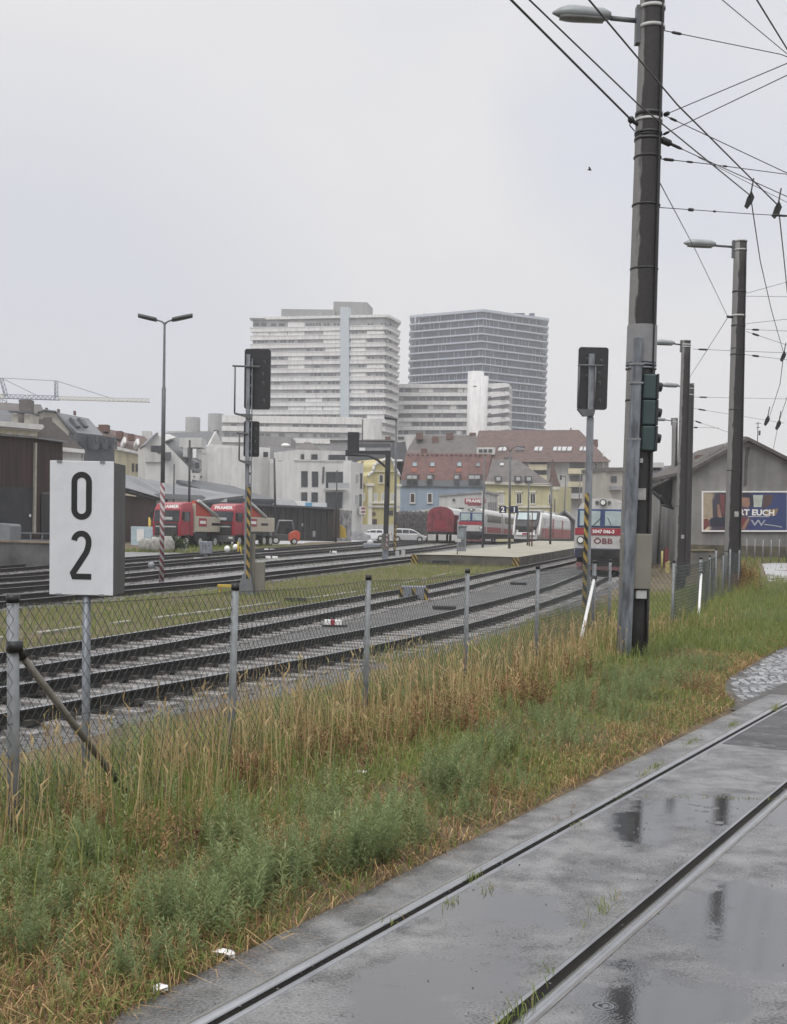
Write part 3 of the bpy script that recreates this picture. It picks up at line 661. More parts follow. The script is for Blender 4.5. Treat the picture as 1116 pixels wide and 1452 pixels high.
# ================================================================== TRAM MASTS, LAMPS, WIRES
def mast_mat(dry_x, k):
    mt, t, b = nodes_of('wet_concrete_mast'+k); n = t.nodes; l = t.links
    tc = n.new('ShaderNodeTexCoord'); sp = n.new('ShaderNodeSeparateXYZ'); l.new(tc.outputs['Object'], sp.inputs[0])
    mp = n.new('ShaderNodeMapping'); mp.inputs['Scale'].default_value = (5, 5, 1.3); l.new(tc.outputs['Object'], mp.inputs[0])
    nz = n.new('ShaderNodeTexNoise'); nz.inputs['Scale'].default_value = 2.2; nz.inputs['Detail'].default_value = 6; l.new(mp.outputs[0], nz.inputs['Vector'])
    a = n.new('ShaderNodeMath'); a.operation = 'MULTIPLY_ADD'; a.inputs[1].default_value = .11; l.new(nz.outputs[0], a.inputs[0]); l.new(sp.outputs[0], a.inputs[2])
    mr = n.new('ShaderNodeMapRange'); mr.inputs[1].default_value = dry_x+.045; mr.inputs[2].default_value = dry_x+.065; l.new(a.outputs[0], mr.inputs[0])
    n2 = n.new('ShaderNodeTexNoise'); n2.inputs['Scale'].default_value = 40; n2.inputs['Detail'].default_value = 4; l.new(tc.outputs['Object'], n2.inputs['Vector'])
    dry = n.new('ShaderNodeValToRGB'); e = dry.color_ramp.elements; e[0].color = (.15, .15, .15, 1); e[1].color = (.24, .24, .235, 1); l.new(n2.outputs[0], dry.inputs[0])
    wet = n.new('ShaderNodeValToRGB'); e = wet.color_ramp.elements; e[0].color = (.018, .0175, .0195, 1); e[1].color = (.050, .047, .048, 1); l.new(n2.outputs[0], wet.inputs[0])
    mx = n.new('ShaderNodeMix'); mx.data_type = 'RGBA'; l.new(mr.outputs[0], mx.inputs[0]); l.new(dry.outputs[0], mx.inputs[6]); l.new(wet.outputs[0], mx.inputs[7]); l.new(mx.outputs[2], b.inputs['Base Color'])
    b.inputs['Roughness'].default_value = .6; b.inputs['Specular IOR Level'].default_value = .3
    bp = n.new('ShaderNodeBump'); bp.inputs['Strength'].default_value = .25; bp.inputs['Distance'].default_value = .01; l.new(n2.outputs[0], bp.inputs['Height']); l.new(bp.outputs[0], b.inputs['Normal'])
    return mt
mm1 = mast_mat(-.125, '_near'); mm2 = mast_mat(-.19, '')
lamp_grey = M('lamp_head_grey', (.23, .25, .26), .4, .1, var=.12)
def lamp_head(parent, x1, x0, y, z, wd, hh, tilt):
    """cobra-head lantern from x1 (tip) to x0 (arm end)"""
    rings = []; n = 10; K = 8
    for i in range(K+1):
        f = i/K; x = x1+(x0-x1)*f; s_ = math.sin(min(1, f*2.6)*math.pi/2)**.7*(1-.25*f) if f < .999 else .45
        s_ = max(s_, .12); zc = z+tilt*(1-f)
        rings.append([(x, y+wd/2*s_*math.cos(2*math.pi*j/n), zc+hh*s_*(.62*max(0, math.sin(2*math.pi*j/n))+.38*min(0, math.sin(2*math.pi*j/n)))) for j in range(n)])
    h = MB().loft(rings, True).build('lamp_head', lamp_grey, parent)
    rr = []
    for i in range(1, K):
        f = i/K; x = x1+(x0-x1)*f; s_ = math.sin(min(1, f*2.6)*math.pi/2)**.7*(1-.25*f)*.86; zc = z+tilt*(1-f)-hh*.24
        rr.append([(x, y+wd/2*s_*math.cos(2*math.pi*j/n), zc+hh*.22*s_*math.sin(2*math.pi*j/n)) for j in range(n)])
    MB().loft(rr, True).build('lens', M('dim_lamp_lens', (.16, .17, .17), .25, var=.15), h)
    return h
def mast(label, px, Y, ytop, r0, r1, lampx, lampy, mat, bands, extra=None, hw=1.0):
    b = P(px[1], px[2], Y); zb = float(gz(b.x, Y)); t = P(px[0], ytop, Y)
    th = thing('tram_mast', label, 'mast', (b.x, Y, zb), 0, 'concrete tram masts with street lamps')
    H = t.z-zb; lean = t.x-b.x-(t.z-b.z)*0
    ax = lambda z: Vector((lean*z/H, 0, z))
    rr = lambda z: r0+(r1-r0)*z/H
    K = 14
    MB().tube([ax(-.3)]+[ax(H*i/K) for i in range(1, K+1)], [r0]+[rr(H*i/K) for i in range(1, K+1)], 20).build('shaft', mat, th)
    for (yp, hgt, mt) in bands:
        z = P(px[0], yp, Y).z-zb; c = ax(z)
        MB().tube([c-Vector((0,0,hgt/2)), c+Vector((0,0,hgt/2))], rr(z)+.012, 20).build('band', mt, th)
    if lampx is not None:
        z = P(px[0], lampy, Y).z-zb; c = ax(z); q = P(lampx, lampy, Y); x1 = q.x-b.x; zl_ = z
        L1 = .95*hw; a = MB(); a.tube([c+Vector((-rr(z), 0, -.03)), (x1+L1, 0, zl_)], .035, 8)
        a.bx(c.x-rr(z)-.05, c.x-rr(z)+.02, -.07, .07, z-.34, z+.16); a.build('lamp_arm', greyst, th)
        for dz in (.14, -.12): MB().tube([ax(z+dz-.022), ax(z+dz+.022)], rr(z)+.014, 20).build('clamp_band', silver, th)
        lamp_head(th, x1, x1+L1, 0, zl_+.02, .34*hw, .26*hw, .03)
    return th, ax, rr, zb
Y1 = 17.3; K1 = Y1/20.6
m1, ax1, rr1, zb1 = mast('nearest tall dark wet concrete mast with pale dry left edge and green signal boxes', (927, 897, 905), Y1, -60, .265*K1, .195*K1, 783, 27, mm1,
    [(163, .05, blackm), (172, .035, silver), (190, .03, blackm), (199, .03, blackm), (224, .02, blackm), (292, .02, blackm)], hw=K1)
# white band, conduit, signal boxes and cabinet on the nearest mast
def m1z(y, x=905): return P(x, y, Y1).z-zb1
zA, zB = m1z(515), m1z(462)
MB().tube([ax1(zA), ax1(zB)], [rr1(zA)+.012, rr1(zB)+.012], 24, smooth=False).build('painted_band', M('pale_grey_band_paint', (.21, .21, .22), .5, var=.15), m1)
def on_m1(x, y, dy=0.): q = P(x, y, Y1+dy); return Vector((q.x-m1.location.x, dy, q.z-zb1))
pipe = MB(); q0 = on_m1(905, 478, -.26); q1 = on_m1(884, 960, -.36); q1.z = -.2
d = (q1-q0); sd_ = .115
def obox(mb, a, b, wx, wy):
    mb.prism([a+Vector((-wx/2, -wy/2, 0)), a+Vector((wx/2, -wy/2, 0)), a+Vector((wx/2, wy/2, 0)), a+Vector((-wx/2, wy/2, 0))], b-a)
galv_c = M('galvanised_conduit', (.14, .155, .175), .5, .4, var=.5, scale=6, stretch=(2.5, 2.5, .5))
t1 = q0+(q1-q0)*.08
obox(pipe, q0, t1, .11, .10); obox(pipe, t1, q0+(q1-q0)*.30, .13, .12); obox(pipe, q0+(q1-q0)*.30, q1, .16, .14)
cdt = pipe.build('cable_conduit', galv_c, m1, bevel=.012)
for f in (.08, .135, .30):
    c = q0+(q1-q0)*f; mb = MB(); mb.box(c, (.17, .15, .025)); mb.build('conduit_strap', pipe_m, cdt)
for zc in (518, 523):
    z = m1z(zc); MB().tube([ax1(z-.012), ax1(z+.012)], rr1(z)+.016, 20).build('clamp_band', galv, m1)
qs0, qs1 = on_m1(917, 532, -.05), on_m1(914, 641, -.05)
sigb = thing('tram_signal', 'green three lamp tram signal box fixed to the right side of the nearest mast', 'signal', tuple(Vector(m1.location)+Vector((qs0.x, -.05, 0))))
hsg = MB(); zt0, zt1 = qs1.z+zb1, qs0.z+zb1; x0 = P(908, 590, Y1).x-sigb.location.x; x1 = P(928, 590, Y1).x-sigb.location.x; zz = sigb.location.z
for k in range(3):
    a = zt0+(zt1-zt0)*k/3; b = zt0+(zt1-zt0)*(k+1)/3; dx = (qs0.x-qs1.x)*(k-1)/3
    cs = MB(); cs.bx(x0+dx-.02, x1+dx-.03, -.2, .14, a-zz+.006, b-zz-.006); o = cs.build('signal_chamber', dkgreen, sigb, bevel=.02)
    MB().bx(x1+dx-.033, x1+dx+.0, -.21, .15, a-zz+.004, b-zz-.004).build('face_plate', blackm, o, bevel=.008)
    vz = MB(); zc = (a+b)/2-zz+.02
    vz.tube([(x1+dx-.01, -.03, zc), (x1+dx+.075, -.03, zc-.012)], [.074, .06], 12); vz.build('visor', blackm, o)
cb = MB(); qa, qb = on_m1(913, 757, -.26), on_m1(909, 835, -.26); cw = .40
cb.bx(qa.x-.30, qa.x+.10, -.36, -.18, qb.z, qa.z); cb.build('cabinet', beige, m1, bevel=.01)
mb = MB(); qc = on_m1(909, 843, -.3); mb.bx(qc.x-.075, qc.x+.075, -.33, -.18, qc.z-.06, qc.z+.06); mb.build('junction_box', silver, m1, bevel=.01)
mb = MB(); qc = on_m1(910, 653, -.25); mb.bx(qc.x-.02, qc.x+.02, -.24, -.18, qc.z-.03, qc.z+.03); mb.build('small_plate', silver, m1)
for yy in (800, 812): 
    z = m1z(yy); MB().tube([ax1(z-.01), ax1(z+.01)], rr1(z)+.01, 20).build('strap', blackm, m1)
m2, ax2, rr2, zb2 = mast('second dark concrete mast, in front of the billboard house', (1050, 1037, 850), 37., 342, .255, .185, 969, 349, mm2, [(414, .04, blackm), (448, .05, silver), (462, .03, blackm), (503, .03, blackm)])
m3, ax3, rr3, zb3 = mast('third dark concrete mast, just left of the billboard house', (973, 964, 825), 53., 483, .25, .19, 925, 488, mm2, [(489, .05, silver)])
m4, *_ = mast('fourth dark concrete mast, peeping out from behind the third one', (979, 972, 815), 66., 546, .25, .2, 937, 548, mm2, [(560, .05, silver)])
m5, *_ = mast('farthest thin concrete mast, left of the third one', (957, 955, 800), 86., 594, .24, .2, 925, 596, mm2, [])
mb = MB(); mb.box((-.30, -.28, 3.85), (.1, .02, .4)); mb.build('number_plate', white, m5)

def wire(label, pts, r=.009, fit=None, grp='overhead tram wires', n=14, sag=.0, twist=False):
    Q = [P(*p) for p in pts]; path = []
    for a, b in zip(Q[:-1], Q[1:]):
        for i in range(n):
            q = a.lerp(b, i/n); q.z -= sag*4*(i/n)*(1-i/n); path.append(q)
    path.append(Q[-1]); t = thing('overhead_wire', label, 'wire', tuple(Q[0]))
    if grp: t['group'] = grp
    MB().tube(path, r, 6).build('wire', wire_m, t, True)
    for f, ln, rr in (fit or []):
        k = f*(len(path)-1); i = min(int(k), len(path)-2); c = path[i].lerp(path[i+1], k-i); dv = (path[i+1]-path[i]).normalized()
        MB().tube([c-dv*ln/2, c-dv*ln*.3, c+dv*ln*.3, c+dv*ln/2], [r, rr, rr, r], 8).build('insulator', black, t, True)
    return t
W = wire
for ax, rr, par, zm in ((ax1, rr1, m1, 9.6), (ax2, rr2, m2, 10.2), (ax3, rr3, m3, 10.)):
    pts = [ax(z)+Vector((math.cos(-.9)*(rr(z)+.015), math.sin(-.9)*(rr(z)+.015), 0)) for z in np.linspace(.2, zm, 14)]; MB().tube(pts, .014, 6).build('riser_cable', black, par)
    mb = MB(); z = 2.3; c = ax(z)+Vector((.02, -rr(z)-.008, 0)); mb.box(c, (.12, .02, .16)); mb.build('number_plate', M('weathered_plate', (.32, .32, .31), .5, var=.3, scale=9), par, bevel=.004)
    for z in (1.2, 3.6, 5.4, 7.2): MB().tube([ax(z-.012), ax(z+.012)], rr(z)+.006, 20).build('strap', blackm, par)
W('thick twisted cable from the top edge to the left bracket of the nearest mast', [(700, -25, 12.5), (895, 170, 17.2)], .014)
W('loop of cable hanging at the left bracket of the nearest mast', [(895, 170, 17.2), (893, 178, 17.2), (900, 186, 17.25)], .008)
W('contact wire crossing in front of the nearest mast and ending at the left hanger', [(725, -25, 11.5), (905, 148, 15.2), (1065, 278, 20)], .009)
W('contact wire crossing below the lamp arm and ending at the right hanger', [(806, -35, 11.5), (960, 148, 16.2), (1104, 292, 20)], .0105)
W('contact wire falling from the left hanger towards the far hangers', [(1065, 283, 20), (1078, 370, 25), (1094, 440, 31), (1111, 500, 38)], .0095)
W('contact wire falling from the right hanger at the picture edge', [(1104, 295, 20), (1111, 360, 24), (1122, 470, 33)], .0105)
W('far contact wire dropping past the second mast', [(1111, 505, 38), (1106, 545, 46), (1090, 594, 62)], .012)
W('farthest contact wire right of the second mast', [(1122, 545, 46), (1104, 600, 62), (1096, 640, 80)], .012)
W('span wire leaving the nearest mast just below its lamp arm', [(940, 43, 17.3), (1107, 77, 16.7), (1130, 86, 16.5)], .006, [(.06, .16, .02)])
W('upper of the two span wires rising right from the nearest mast', [(942, 163, 17.3), (1130, 84, 15)], .006, [(.02, .12, .03)])
W('lower of the two span wires rising right from the nearest mast', [(938, 192, 17.3), (1130, 100, 15)], .006, [(.04, .14, .018)])
W('span wire falling right from the rings of the nearest mast', [(941, 163, 17.3), (1130, 252, 18)], .006, [(.07, .13, .018)])
W('thick insulated span wire falling right to the hangers', [(938, 198, 17.3), (990, 222, 17.3), (1130, 285, 19)], .006, [(.06, .2, .05), (.16, .3, .022)])
W('faint span wire beside the thick insulated one', [(990, 223, 17.3), (1130, 294, 19.5)], .004)
W('nearly level span wire right of the nearest mast', [(935, 225, 17.3), (1000, 232, 17.6), (1130, 249, 19.5)], .006, [(.1, .2, .022), (.33, .12, .015), (.6, .12, .015)])
W('level span wire carrying both hangers', [(932, 294, 17.3), (1060, 303, 20), (1130, 307, 19.5)], .006, [(.17, .2, .025), (.3, .1, .016), (.83, .3, .018)])
W('cable crossing the upper right corner', [(1010, -12, 16), (1130, 88, 19)], .006)
W('thick cable cutting the upper right corner', [(1066, -12, 13), (1130, 92, 16)], .010)
W('thin cable from the nearest mast down to the second mast', [(935, 258, 17.3), (985, 352, 28), (1031, 447, 36.8)], .008)
W('thin cable from the second mast down to the third mast', [(1031, 452, 36.8), (978, 535, 53)], .010)
for yy, ex_, ey, lb in ((416, 1130, 396, 'topmost thin span wire of the second mast, rising'), (420, 1130, 421, 'second span wire of the second mast, level'), (459, 1130, 451, 'thin span wire at the silver ring of the second mast'), (467, 1130, 470, 'insulated level span wire of the second mast'), (470, 1130, 494, 'insulated falling span wire of the second mast'), (503, 1130, 512, 'lowest span wire of the second mast')):
    W(lb, [(1058, yy, 37), (ex_, ey, 34)], .006, [(.2, .5, .03)] if 'insul' in lb or 'lowest' in lb else None)
for yy, ex_, ey, lb, Yd in ((495, 1130, 501, 'level wire right of the third mast top', 53), (579, 1112, 600, 'wire from the fourth mast to the far hangers', 66), (596, 1060, 622, 'falling wire of the fourth mast', 66), (606, 1020, 607, 'short wire stub of the fourth mast', 66), (563, 1130, 566, 'faint level wire of the fourth mast', 66)):
    W(lb, [(983, yy, Yd), (ex_, ey, Yd-3)], .009, [(.1, .5, .04)])
def hanger(label, x, y, Y, s=1.):
    q = P(x, y, Y); t = thing('wire_hanger', label, 'hanger', tuple(q), 0, 'black hangers on the tram wires')
    mb = MB(); mb.tube([(.03*s, 0, .3*s), (0, 0, .1*s), (-.03*s, 0, 0)], .012*s, 6); mb.build('rod', black, t)
    mb = MB(); mb.prism([(-.10*s, -.02, -.14*s), (-.06*s, -.02, .0), (.0, -.02, .1*s), (.05*s, -.02, .0), (.02*s, -.02, -.08*s), (-.05*s, -.02, -.18*s)], (0, .04, 0)); mb.build('clamp', black, t)
hanger('left black hanger on the level span wire near the top right', 1065, 280, 20); hanger('right black hanger on the level span wire near the top right', 1104, 294, 20)
hanger('far black hanger where the contact wire meets the second mast span', 1112, 503, 38, 1.2); hanger('small far black hanger, left of two right of the second mast', 1089, 594, 62, 2); hanger('small far black hanger, right of two right of the second mast', 1105, 600, 62, 2)
q = P(895, 170, 17.2); o = MB().sphere(q, .05, 8).tube([q, q+Vector((.12, .05, -.06))], .025, 6).build('cable_bracket', black, m1, True)
q = P(1031, 449, 36.9); MB().tube([q, q+Vector((.35, .1, 0))], .04, 6).build('cable_bracket', black, m2, True)
# bird
q = P(836, 241, 40); o = MB(); o.loft([[(q.x+.07*k, q.y+.018*s_*math.cos(a), q.z+.018*s_*math.sin(a)) for a in (0, 1.05, 2.1, 3.14, 4.2, 5.2)] for k, s_ in ((-1.1, .2), (-.5, 1), (.1, 1.3), (.7, .9), (1.1, .25))], True)
for sg_ in (-1, 1): o.prism([(q.x-.02, q.y, q.z+.01), (q.x+.05, q.y, q.z+.01), (q.x-.02, q.y+sg_*.16, q.z+.05), (q.x-.06, q.y+sg_*.13, q.z+.05)], (0, 0, .005))
tag(o.build('bird', black, None, True), 'tiny dark bird flying in the grey sky', 'bird')

# ================================================================== SIGNALS AND LAMP POSTS IN THE YARD
yb_str = stripes('yellow_black_stripes', (.36, .25, .06), (.02, .02, .02), .36, 1.6)
rw_str = stripes('red_white_stripes', (.40, .40, .41), (.17, .035, .045), .34, 1.5)
def rrect(w_, h_, r, n=4):
    pts = []
    for cx, cz, a0 in ((w_/2-r, h_/2-r, 0), (-w_/2+r, h_/2-r, 90), (-w_/2+r, -h_/2+r, 180), (w_/2-r, -h_/2+r, 270)):
        pts += [(cx+r*math.cos(math.radians(a0+90*i/n)), cz+r*math.sin(math.radians(a0+90*i/n))) for i in range(n+1)]
    return pts
def board(name, parent, x, z, w_, h_, y0, y1, r=.08):
    mb = MB(); mb.prism([(x+a, y0, z+b) for a, b in rrect(w_, h_, r)], (0, y1-y0, 0)); o = mb.build(name, sigback, parent)
    mb = MB()
    for a, b in ((-.2, .32), (.26, .3), (.22, -.05), (-.2, .05), (.25, -.34), (.2, .1)):
        mb.box((x+a*w_, y0-.012, z+b*h_), (w_*.07, .03, h_*.03), 0); mb.box((x+a*w_+.03, y0-.012, z+b*h_-.03), (w_*.03, .03, h_*.06), 0)
    mb.build('bolt', greyst, o)
    return o
def ycol(base, Y): return lambda x, y: (P(x, y, Y).x-base.x, P(x, y, Y).z-base.z)
# left signal
YL = 43.; b = P(350, 842, YL); b.z = float(gz(b.x, YL)); c = ycol(b, YL)
sl = thing('railway_signal', 'tall railway signal seen from behind with a big and a small black board, at left', 'signal', tuple(b))
xt, zt = c(354, 503); x0, _ = c(350, 842)
pole = MB(); ww = .16
ax_ = lambda z: x0+(xt-x0)*z/zt
pole.prism([(x0-ww*.62, -.1, 0), (x0-ww*.5+.11, -.1, 0), (x0-ww*.5+.11, .1, 0), (x0-ww*.62, .1, 0)], (xt-x0, 0, zt))
k = 0
z = 0.
pole.prism([(x0+.085, -.08, 0), (x0+.115, -.08, 0), (x0+.115, .1, 0), (x0+.085, .1, 0)], (xt-x0, 0, zt*.985)); 
while z < zt-.2:
    xx = ax_(z); pole.bx(xx+.03, xx+.1, -.02, .09, z, z+.09); z += .38
pole.build('lattice_pole', galv, sl)
zs0, zs1 = c(352, 690)[1], .35
MB().prism([(ax_(zs1)-.02, -.13, zs1), (ax_(zs1)+.1, -.13, zs1), (ax_(zs1)+.1, -.105, zs1), (ax_(zs1)-.02, -.105, zs1)], (ax_(zs0)-ax_(zs1), 0, zs0-zs1)).build('warning_strip', yb_str, sl)
xb, zb_ = c(364.5, 537); board('signal_board', sl, xb, zb_, 37*YL/FPX, 84*YL/FPX, .12, .2, .09)
xb, zb_ = c(356, 622); board('small_signal_board', sl, xb, zb_, 22*YL/FPX, 50*YL/FPX, .12, .2, .06)
for (y0_, y1_, xl, xr) in ((520, 587, 333, 369), (615, 653, 339, 352)):
    mb = MB(); za, zc_ = c(350, y0_)[1], c(350, y1_)[1]; xa = c(xl, y0_)[0]
    mb.tube([(c(xr, y0_)[0], -.14, za-.01), (xa-.06, -.14, za)], .035, 6); mb.tube([(xa+.03, -.14, za), (xa+.03, -.14, zc_)], .03, 6); mb.tube([(xa+.03, -.14, zc_), (x0+.02, -.12, zc_-.12)], .04, 6)
    mb.prism([(xa+.03, -.2, zc_), (x0+.1, -.2, zc_-.02), (x0+.1, -.2, zc_-.2)], (0, .3, 0)); mb.build('bracket', greyst, sl)
mb = MB(); xa, za = c(363, 797); mb.bx(xa-.2, xa+.28, .15, .5, 0, za); mb.build('cabinet', beige, sl, bevel=.015)
mb = MB(); xa, za = c(357, 757); mb.bx(xa-.08, xa+.1, .1, .3, 0, za); mb.build('cable_duct', beige, sl, bevel=.01)
MB().prism([(-.38, -.25, -.1), (.30, -.25, -.1), (.14, -.1, .75), (-.14, -.1, .75)], (0, .6, 0)).build('foot', greyst, sl)
mb = MB(); mb.bx(-1.0, -.3, -.2, .1, .28, .36); mb.bx(-.95, -.9, -.15, .05, 0, .28); mb.bx(-.4, -.35, -.15, .05, 0, .28); tag(mb.build('step', yellow, sl), 'small yellow step beside the signal')
# right signal
YR = 37.; b = P(831, 862, YR); b.z = float(gz(b.x, YR)); c = ycol(b, YR)
sr = thing('railway_signal', 'railway signal with one black board, standing behind the fence in front of the near railcar', 'signal', tuple(b))
xt, zt = c(839, 502)
x0 = 0.; ax_ = lambda z: xt*z/zt
mb = MB(); zm = c(836, 592)[1]
mb.prism([(-.10, -.06, 0), (.10, -.06, 0), (.10, .06, 0), (-.10, .06, 0)], (ax_(zm), 0, zm)); mb.prism([(ax_(zm)-.085, -.06, zm), (ax_(zm)+.085, -.06, zm), (ax_(zm)+.085, .06, zm), (ax_(zm)-.085, .06, zm)], (xt-ax_(zm), 0, zt-zm)); mb.build('pole', galv, sr, bevel=.01)
zs0, zs1 = c(832, 700)[1], .0
MB().prism([(-.13, -.12, zs1), (-.01, -.12, zs1), (-.01, -.08, zs1), (-.13, -.08, zs1)], (ax_(zs0), 0, zs0-zs1)).build('warning_strip', yb_str, sr)
xb, zb_ = c(841.5, 536); board('signal_board', sr, xb, zb_, 42*YR/FPX, 87*YR/FPX, .1, .18, .08)
mb = MB(); za, zc_, ze = c(838, 519)[1], c(838, 581)[1], c(838, 590)[1]; xa, xc = c(821, 519)[0], c(844, 519)[0]; xd = c(855, 519)[0]
mb.tube([(xa-.05, -.12, za), (xd, -.12, za)], .03, 6)
for q in (xa, xc): mb.tube([(q, -.12, za), (q-.01, -.12, zc_)], .025, 6)
mb.prism([(xa-.03, -.16, zc_), (xc+.03, -.16, zc_), (xc-.02, -.16, ze), (xa+.15, -.16, ze-.02)], (0, .2, 0)); mb.build('bracket', greyst, sr)
MB().bx(-.22, .25, -.2, .25, -.1, .12).build('foot', dkconc, sr)
# arm signal in the middle
YA = 82.; b = P(546, 797, YA); b.z = float(gz(b.x, YA)); c = ycol(b, YA)
sa = thing('arm_signal', 'black gantry arm signal with one board held out to the left above the yard', 'signal', tuple(b))
xt, zt = c(550.5, 639); zk = c(548, 757)[1]; ax_ = lambda z: xt*z/zt
mb = MB(); mb.prism([(ax_(zk)-.17, -.16, zk), (ax_(zk)+.17, -.16, zk), (ax_(zk)+.17, .16, zk), (ax_(zk)-.17, .16, zk)], (xt-ax_(zk), 0, zt-zk)); mb.build('post', blackm, sa)
MB().prism([(-.2, -.18, -.1), (.2, -.18, -.1), (.2, .18, -.1), (-.2, .18, -.1)], (ax_(zk), 0, zk+.1)).build('base_post', galv, sa)
za, zc_ = c(548, 757)[1], c(548, 779)[1]; MB().bx(ax_(za)-.27, ax_(za)+.25, -.26, .2, zc_, za).build('concrete_sleeve', dkconc, sa)
mb = MB(); xs_ = c(549, 757)[0]; mb.bx(xs_-.06, xs_+.03, -.29, -.262, zc_, za); mb.build('warning_strip', rw_str, sa)
xa, za2 = c(491, 643); mb = MB(); mb.prism([(xa, -.12, zt-.27), (xt, -.12, zt-.25), (xt, -.12, zt), (xa, -.12, zt-.08)], (0, .25, 0)); mb.build('arm', blackm, sa)
MB().tube([(xt+.05, -.15, c(547, 690)[1]), (xt-.1, -.15, c(544, 663)[1]), (c(535, 652)[0], -.15, c(535, 652)[1]), (c(522, 646)[0], -.15, c(522, 646)[1]), (xa+.3, -.15, c(500, 645)[1])], .09, 8).build('curved_brace', blackm, sa)
xb, zb_ = c(501.5, 628); mb = MB(); mb.bx(xb-.40, xb+.37, -.02, .15, zb_-.72, zb_+.72); mb.build('signal_board', sigback, sa, bevel=.03)
mb = MB(); mb.bx(xa-.05, xa+.5, -.16, .16, zt-.42, zt-.02); mb.build('end_bracket', blackm, sa, bevel=.02)
# twin-arm yard lamp, red and white foot
YP = 51.; b = P(229, 821, YP); b.z = float(gz(b.x, YP)); c = ycol(b, YP)
yl = thing('yard_lamp', 'tall twin headed lamp post with a red and white striped foot', 'lamp post', tuple(b))
xt, zt = c(233.5, 457); z1, z2 = c(230, 685)[1], c(232, 550)[1]; ax_ = lambda z: xt*z/zt
MB().tube([(0, 0, -.1), (ax_(z1), 0, z1)], .098, 10).build('striped_foot', rw_str, yl)
MB().tube([(ax_(z1), 0, z1), (ax_(z2*.8), 0, z2*.8), (ax_(z2), 0, z2), (ax_(z2), 0, z2+.01), (xt, 0, zt)], [.09, .085, .085, .06, .045], 10).build('pole', greyst, yl)
for s_ in (-1, 1):
    tipx, tipz = c(196 if s_ < 0 else 273, 447); hx = c(222 if s_ < 0 else 244, 453)
    a = MB(); a.tube([(xt, 0, zt-.1), (xt+s_*.1, 0, zt+.02), (hx[0], 0, hx[1]-.02)], .035, 6); o = a.build('arm', greyst, yl)
    mb = MB(); mb.loft([[(hx[0]+(tipx-hx[0])*f, dy*wv, hx[1]+(tipz-hx[1])*f+dz) for dy, dz in ((-.1, -.09), (.1, -.09), (.13, -.02), (.07, .07), (-.07, .07), (-.13, -.02))] for f, wv in ((0, .6), (.15, 1.2), (.6, 1.3), (1, .7))]); mb.build('lamp_head', blackm, o)
mb = MB(); mb.tube([(0, 0, .62), (-.35, 0, .65)], .03, 6); mb.sphere((-.42, 0, .72), .15, 10); mb.build('round_lamp', pipe_m, yl)
#==PART3==
# ================================================================== BUILDINGS
class PL:
    """a real plane in the world; pixels are only used to measure where things sit on it"""
    def __init__(s, p0, n): s.p0 = Vector(p0); s.n = Vector(n).normalized(); s.n = s.n if s.n.dot(CAM-s.p0) > 0 else -s.n
    def pt(s, x, y, off=0.):
        d = ray(x, y); t = (s.p0+s.n*off-CAM).dot(s.n)/d.dot(s.n); return CAM+d*t
    def patch(s, name, poly, t0, t1, mat, parent, bevel=0.):
        q = [s.pt(*p, 0) for p in poly]
        return MB().prism([v+s.n*t0 for v in q], s.n*(t1-t0)).build(name, mat, parent, True, bevel)
    def rect(s, name, x0, y0, x1, y1, t0, t1, mat, parent): return s.patch(name, [(x0, y0), (x1, y0), (x1, y1), (x0, y1)], t0, t1, mat, parent)
    def win(s, x0, y0, x1, y1, parent, fw=.9, fm=None, gm=None, name='window', cross=0, sill=False):
        mb = MB(); fm = fm or white; gm = gm or glass
        def r(a, b, c, d, t0, t1):
            q = [s.pt(*p) for p in ((a, b), (c, b), (c, d), (a, d))]; mb.prism([v+s.n*t0 for v in q], s.n*(t1-t0))
        r(x0, y0, x0+fw, y1, -.05, .09); r(x1-fw, y0, x1, y1, -.05, .09); r(x0+fw, y0, x1-fw, y0+fw, -.05, .088); r(x0+fw, y1-fw, x1-fw, y1, -.05, .088)
        for k in range(cross):
            xc = x0+(x1-x0)*(k+1)/(cross+1); r(xc-fw*.25, y0+fw, xc+fw*.25, y1-fw, -.05, .07)
        if sill: r(x0-.4, y1, x1+.4, y1+.7, -.05, .22)
        o = mb.build(name, fm, parent, True)
        s.rect('pane', x0+fw*.9, y0+fw*.9, x1-fw*.9, y1-fw*.9, -.04, .03, gm, o); return o
class Fac(PL):
    def __init__(s, pxl, yl, pxr, yr):
        a, b = P(pxl, 740, yl), P(pxr, 740, yr); d = b-a; d.z = 0
        super().__init__(a, d.cross(Vector((0, 0, 1)))); s.d = d.normalized()
    def wall(s, name, top, depth, mat, parent, zb=None, bevel=0.):
        q = [s.pt(*p) for p in top]; zb = (float(gz(q[0].x, q[0].y))-.4) if zb is None else zb
        q += [Vector((q[-1].x, q[-1].y, zb)), Vector((q[0].x, q[0].y, zb))]
        return MB().prism(q, -s.n*depth).build(name, mat, parent, True, bevel)
def building(name, label, x, Y, group=None, cat='building'):
    q = P(x, 760, Y); return thing(name, label, cat, (q.x, Y, float(gz(q.x, Y))), 0, group)
def roof(parent, EL, ER, RL, RR, mat, over=0., name='roof'):
    """closed pitched roof: eaves EL,ER and ridge RL,RR given as (x,y,Y); back slope mirrored"""
    el, er, rl, rr = [P(*q) for q in (EL, ER, RL, RR)]
    bl, br = rl*2-el, rr*2-er; bl.z = el.z; br.z = er.z
    MB().add([el, er, rr, rl, bl, br], [(0, 1, 2, 3), (3, 2, 5, 4), (0, 4, 5, 1), (0, 3, 4), (1, 5, 2)]).build(name, mat, parent, True)
    return PL(el, (er-el).cross(rl-el))
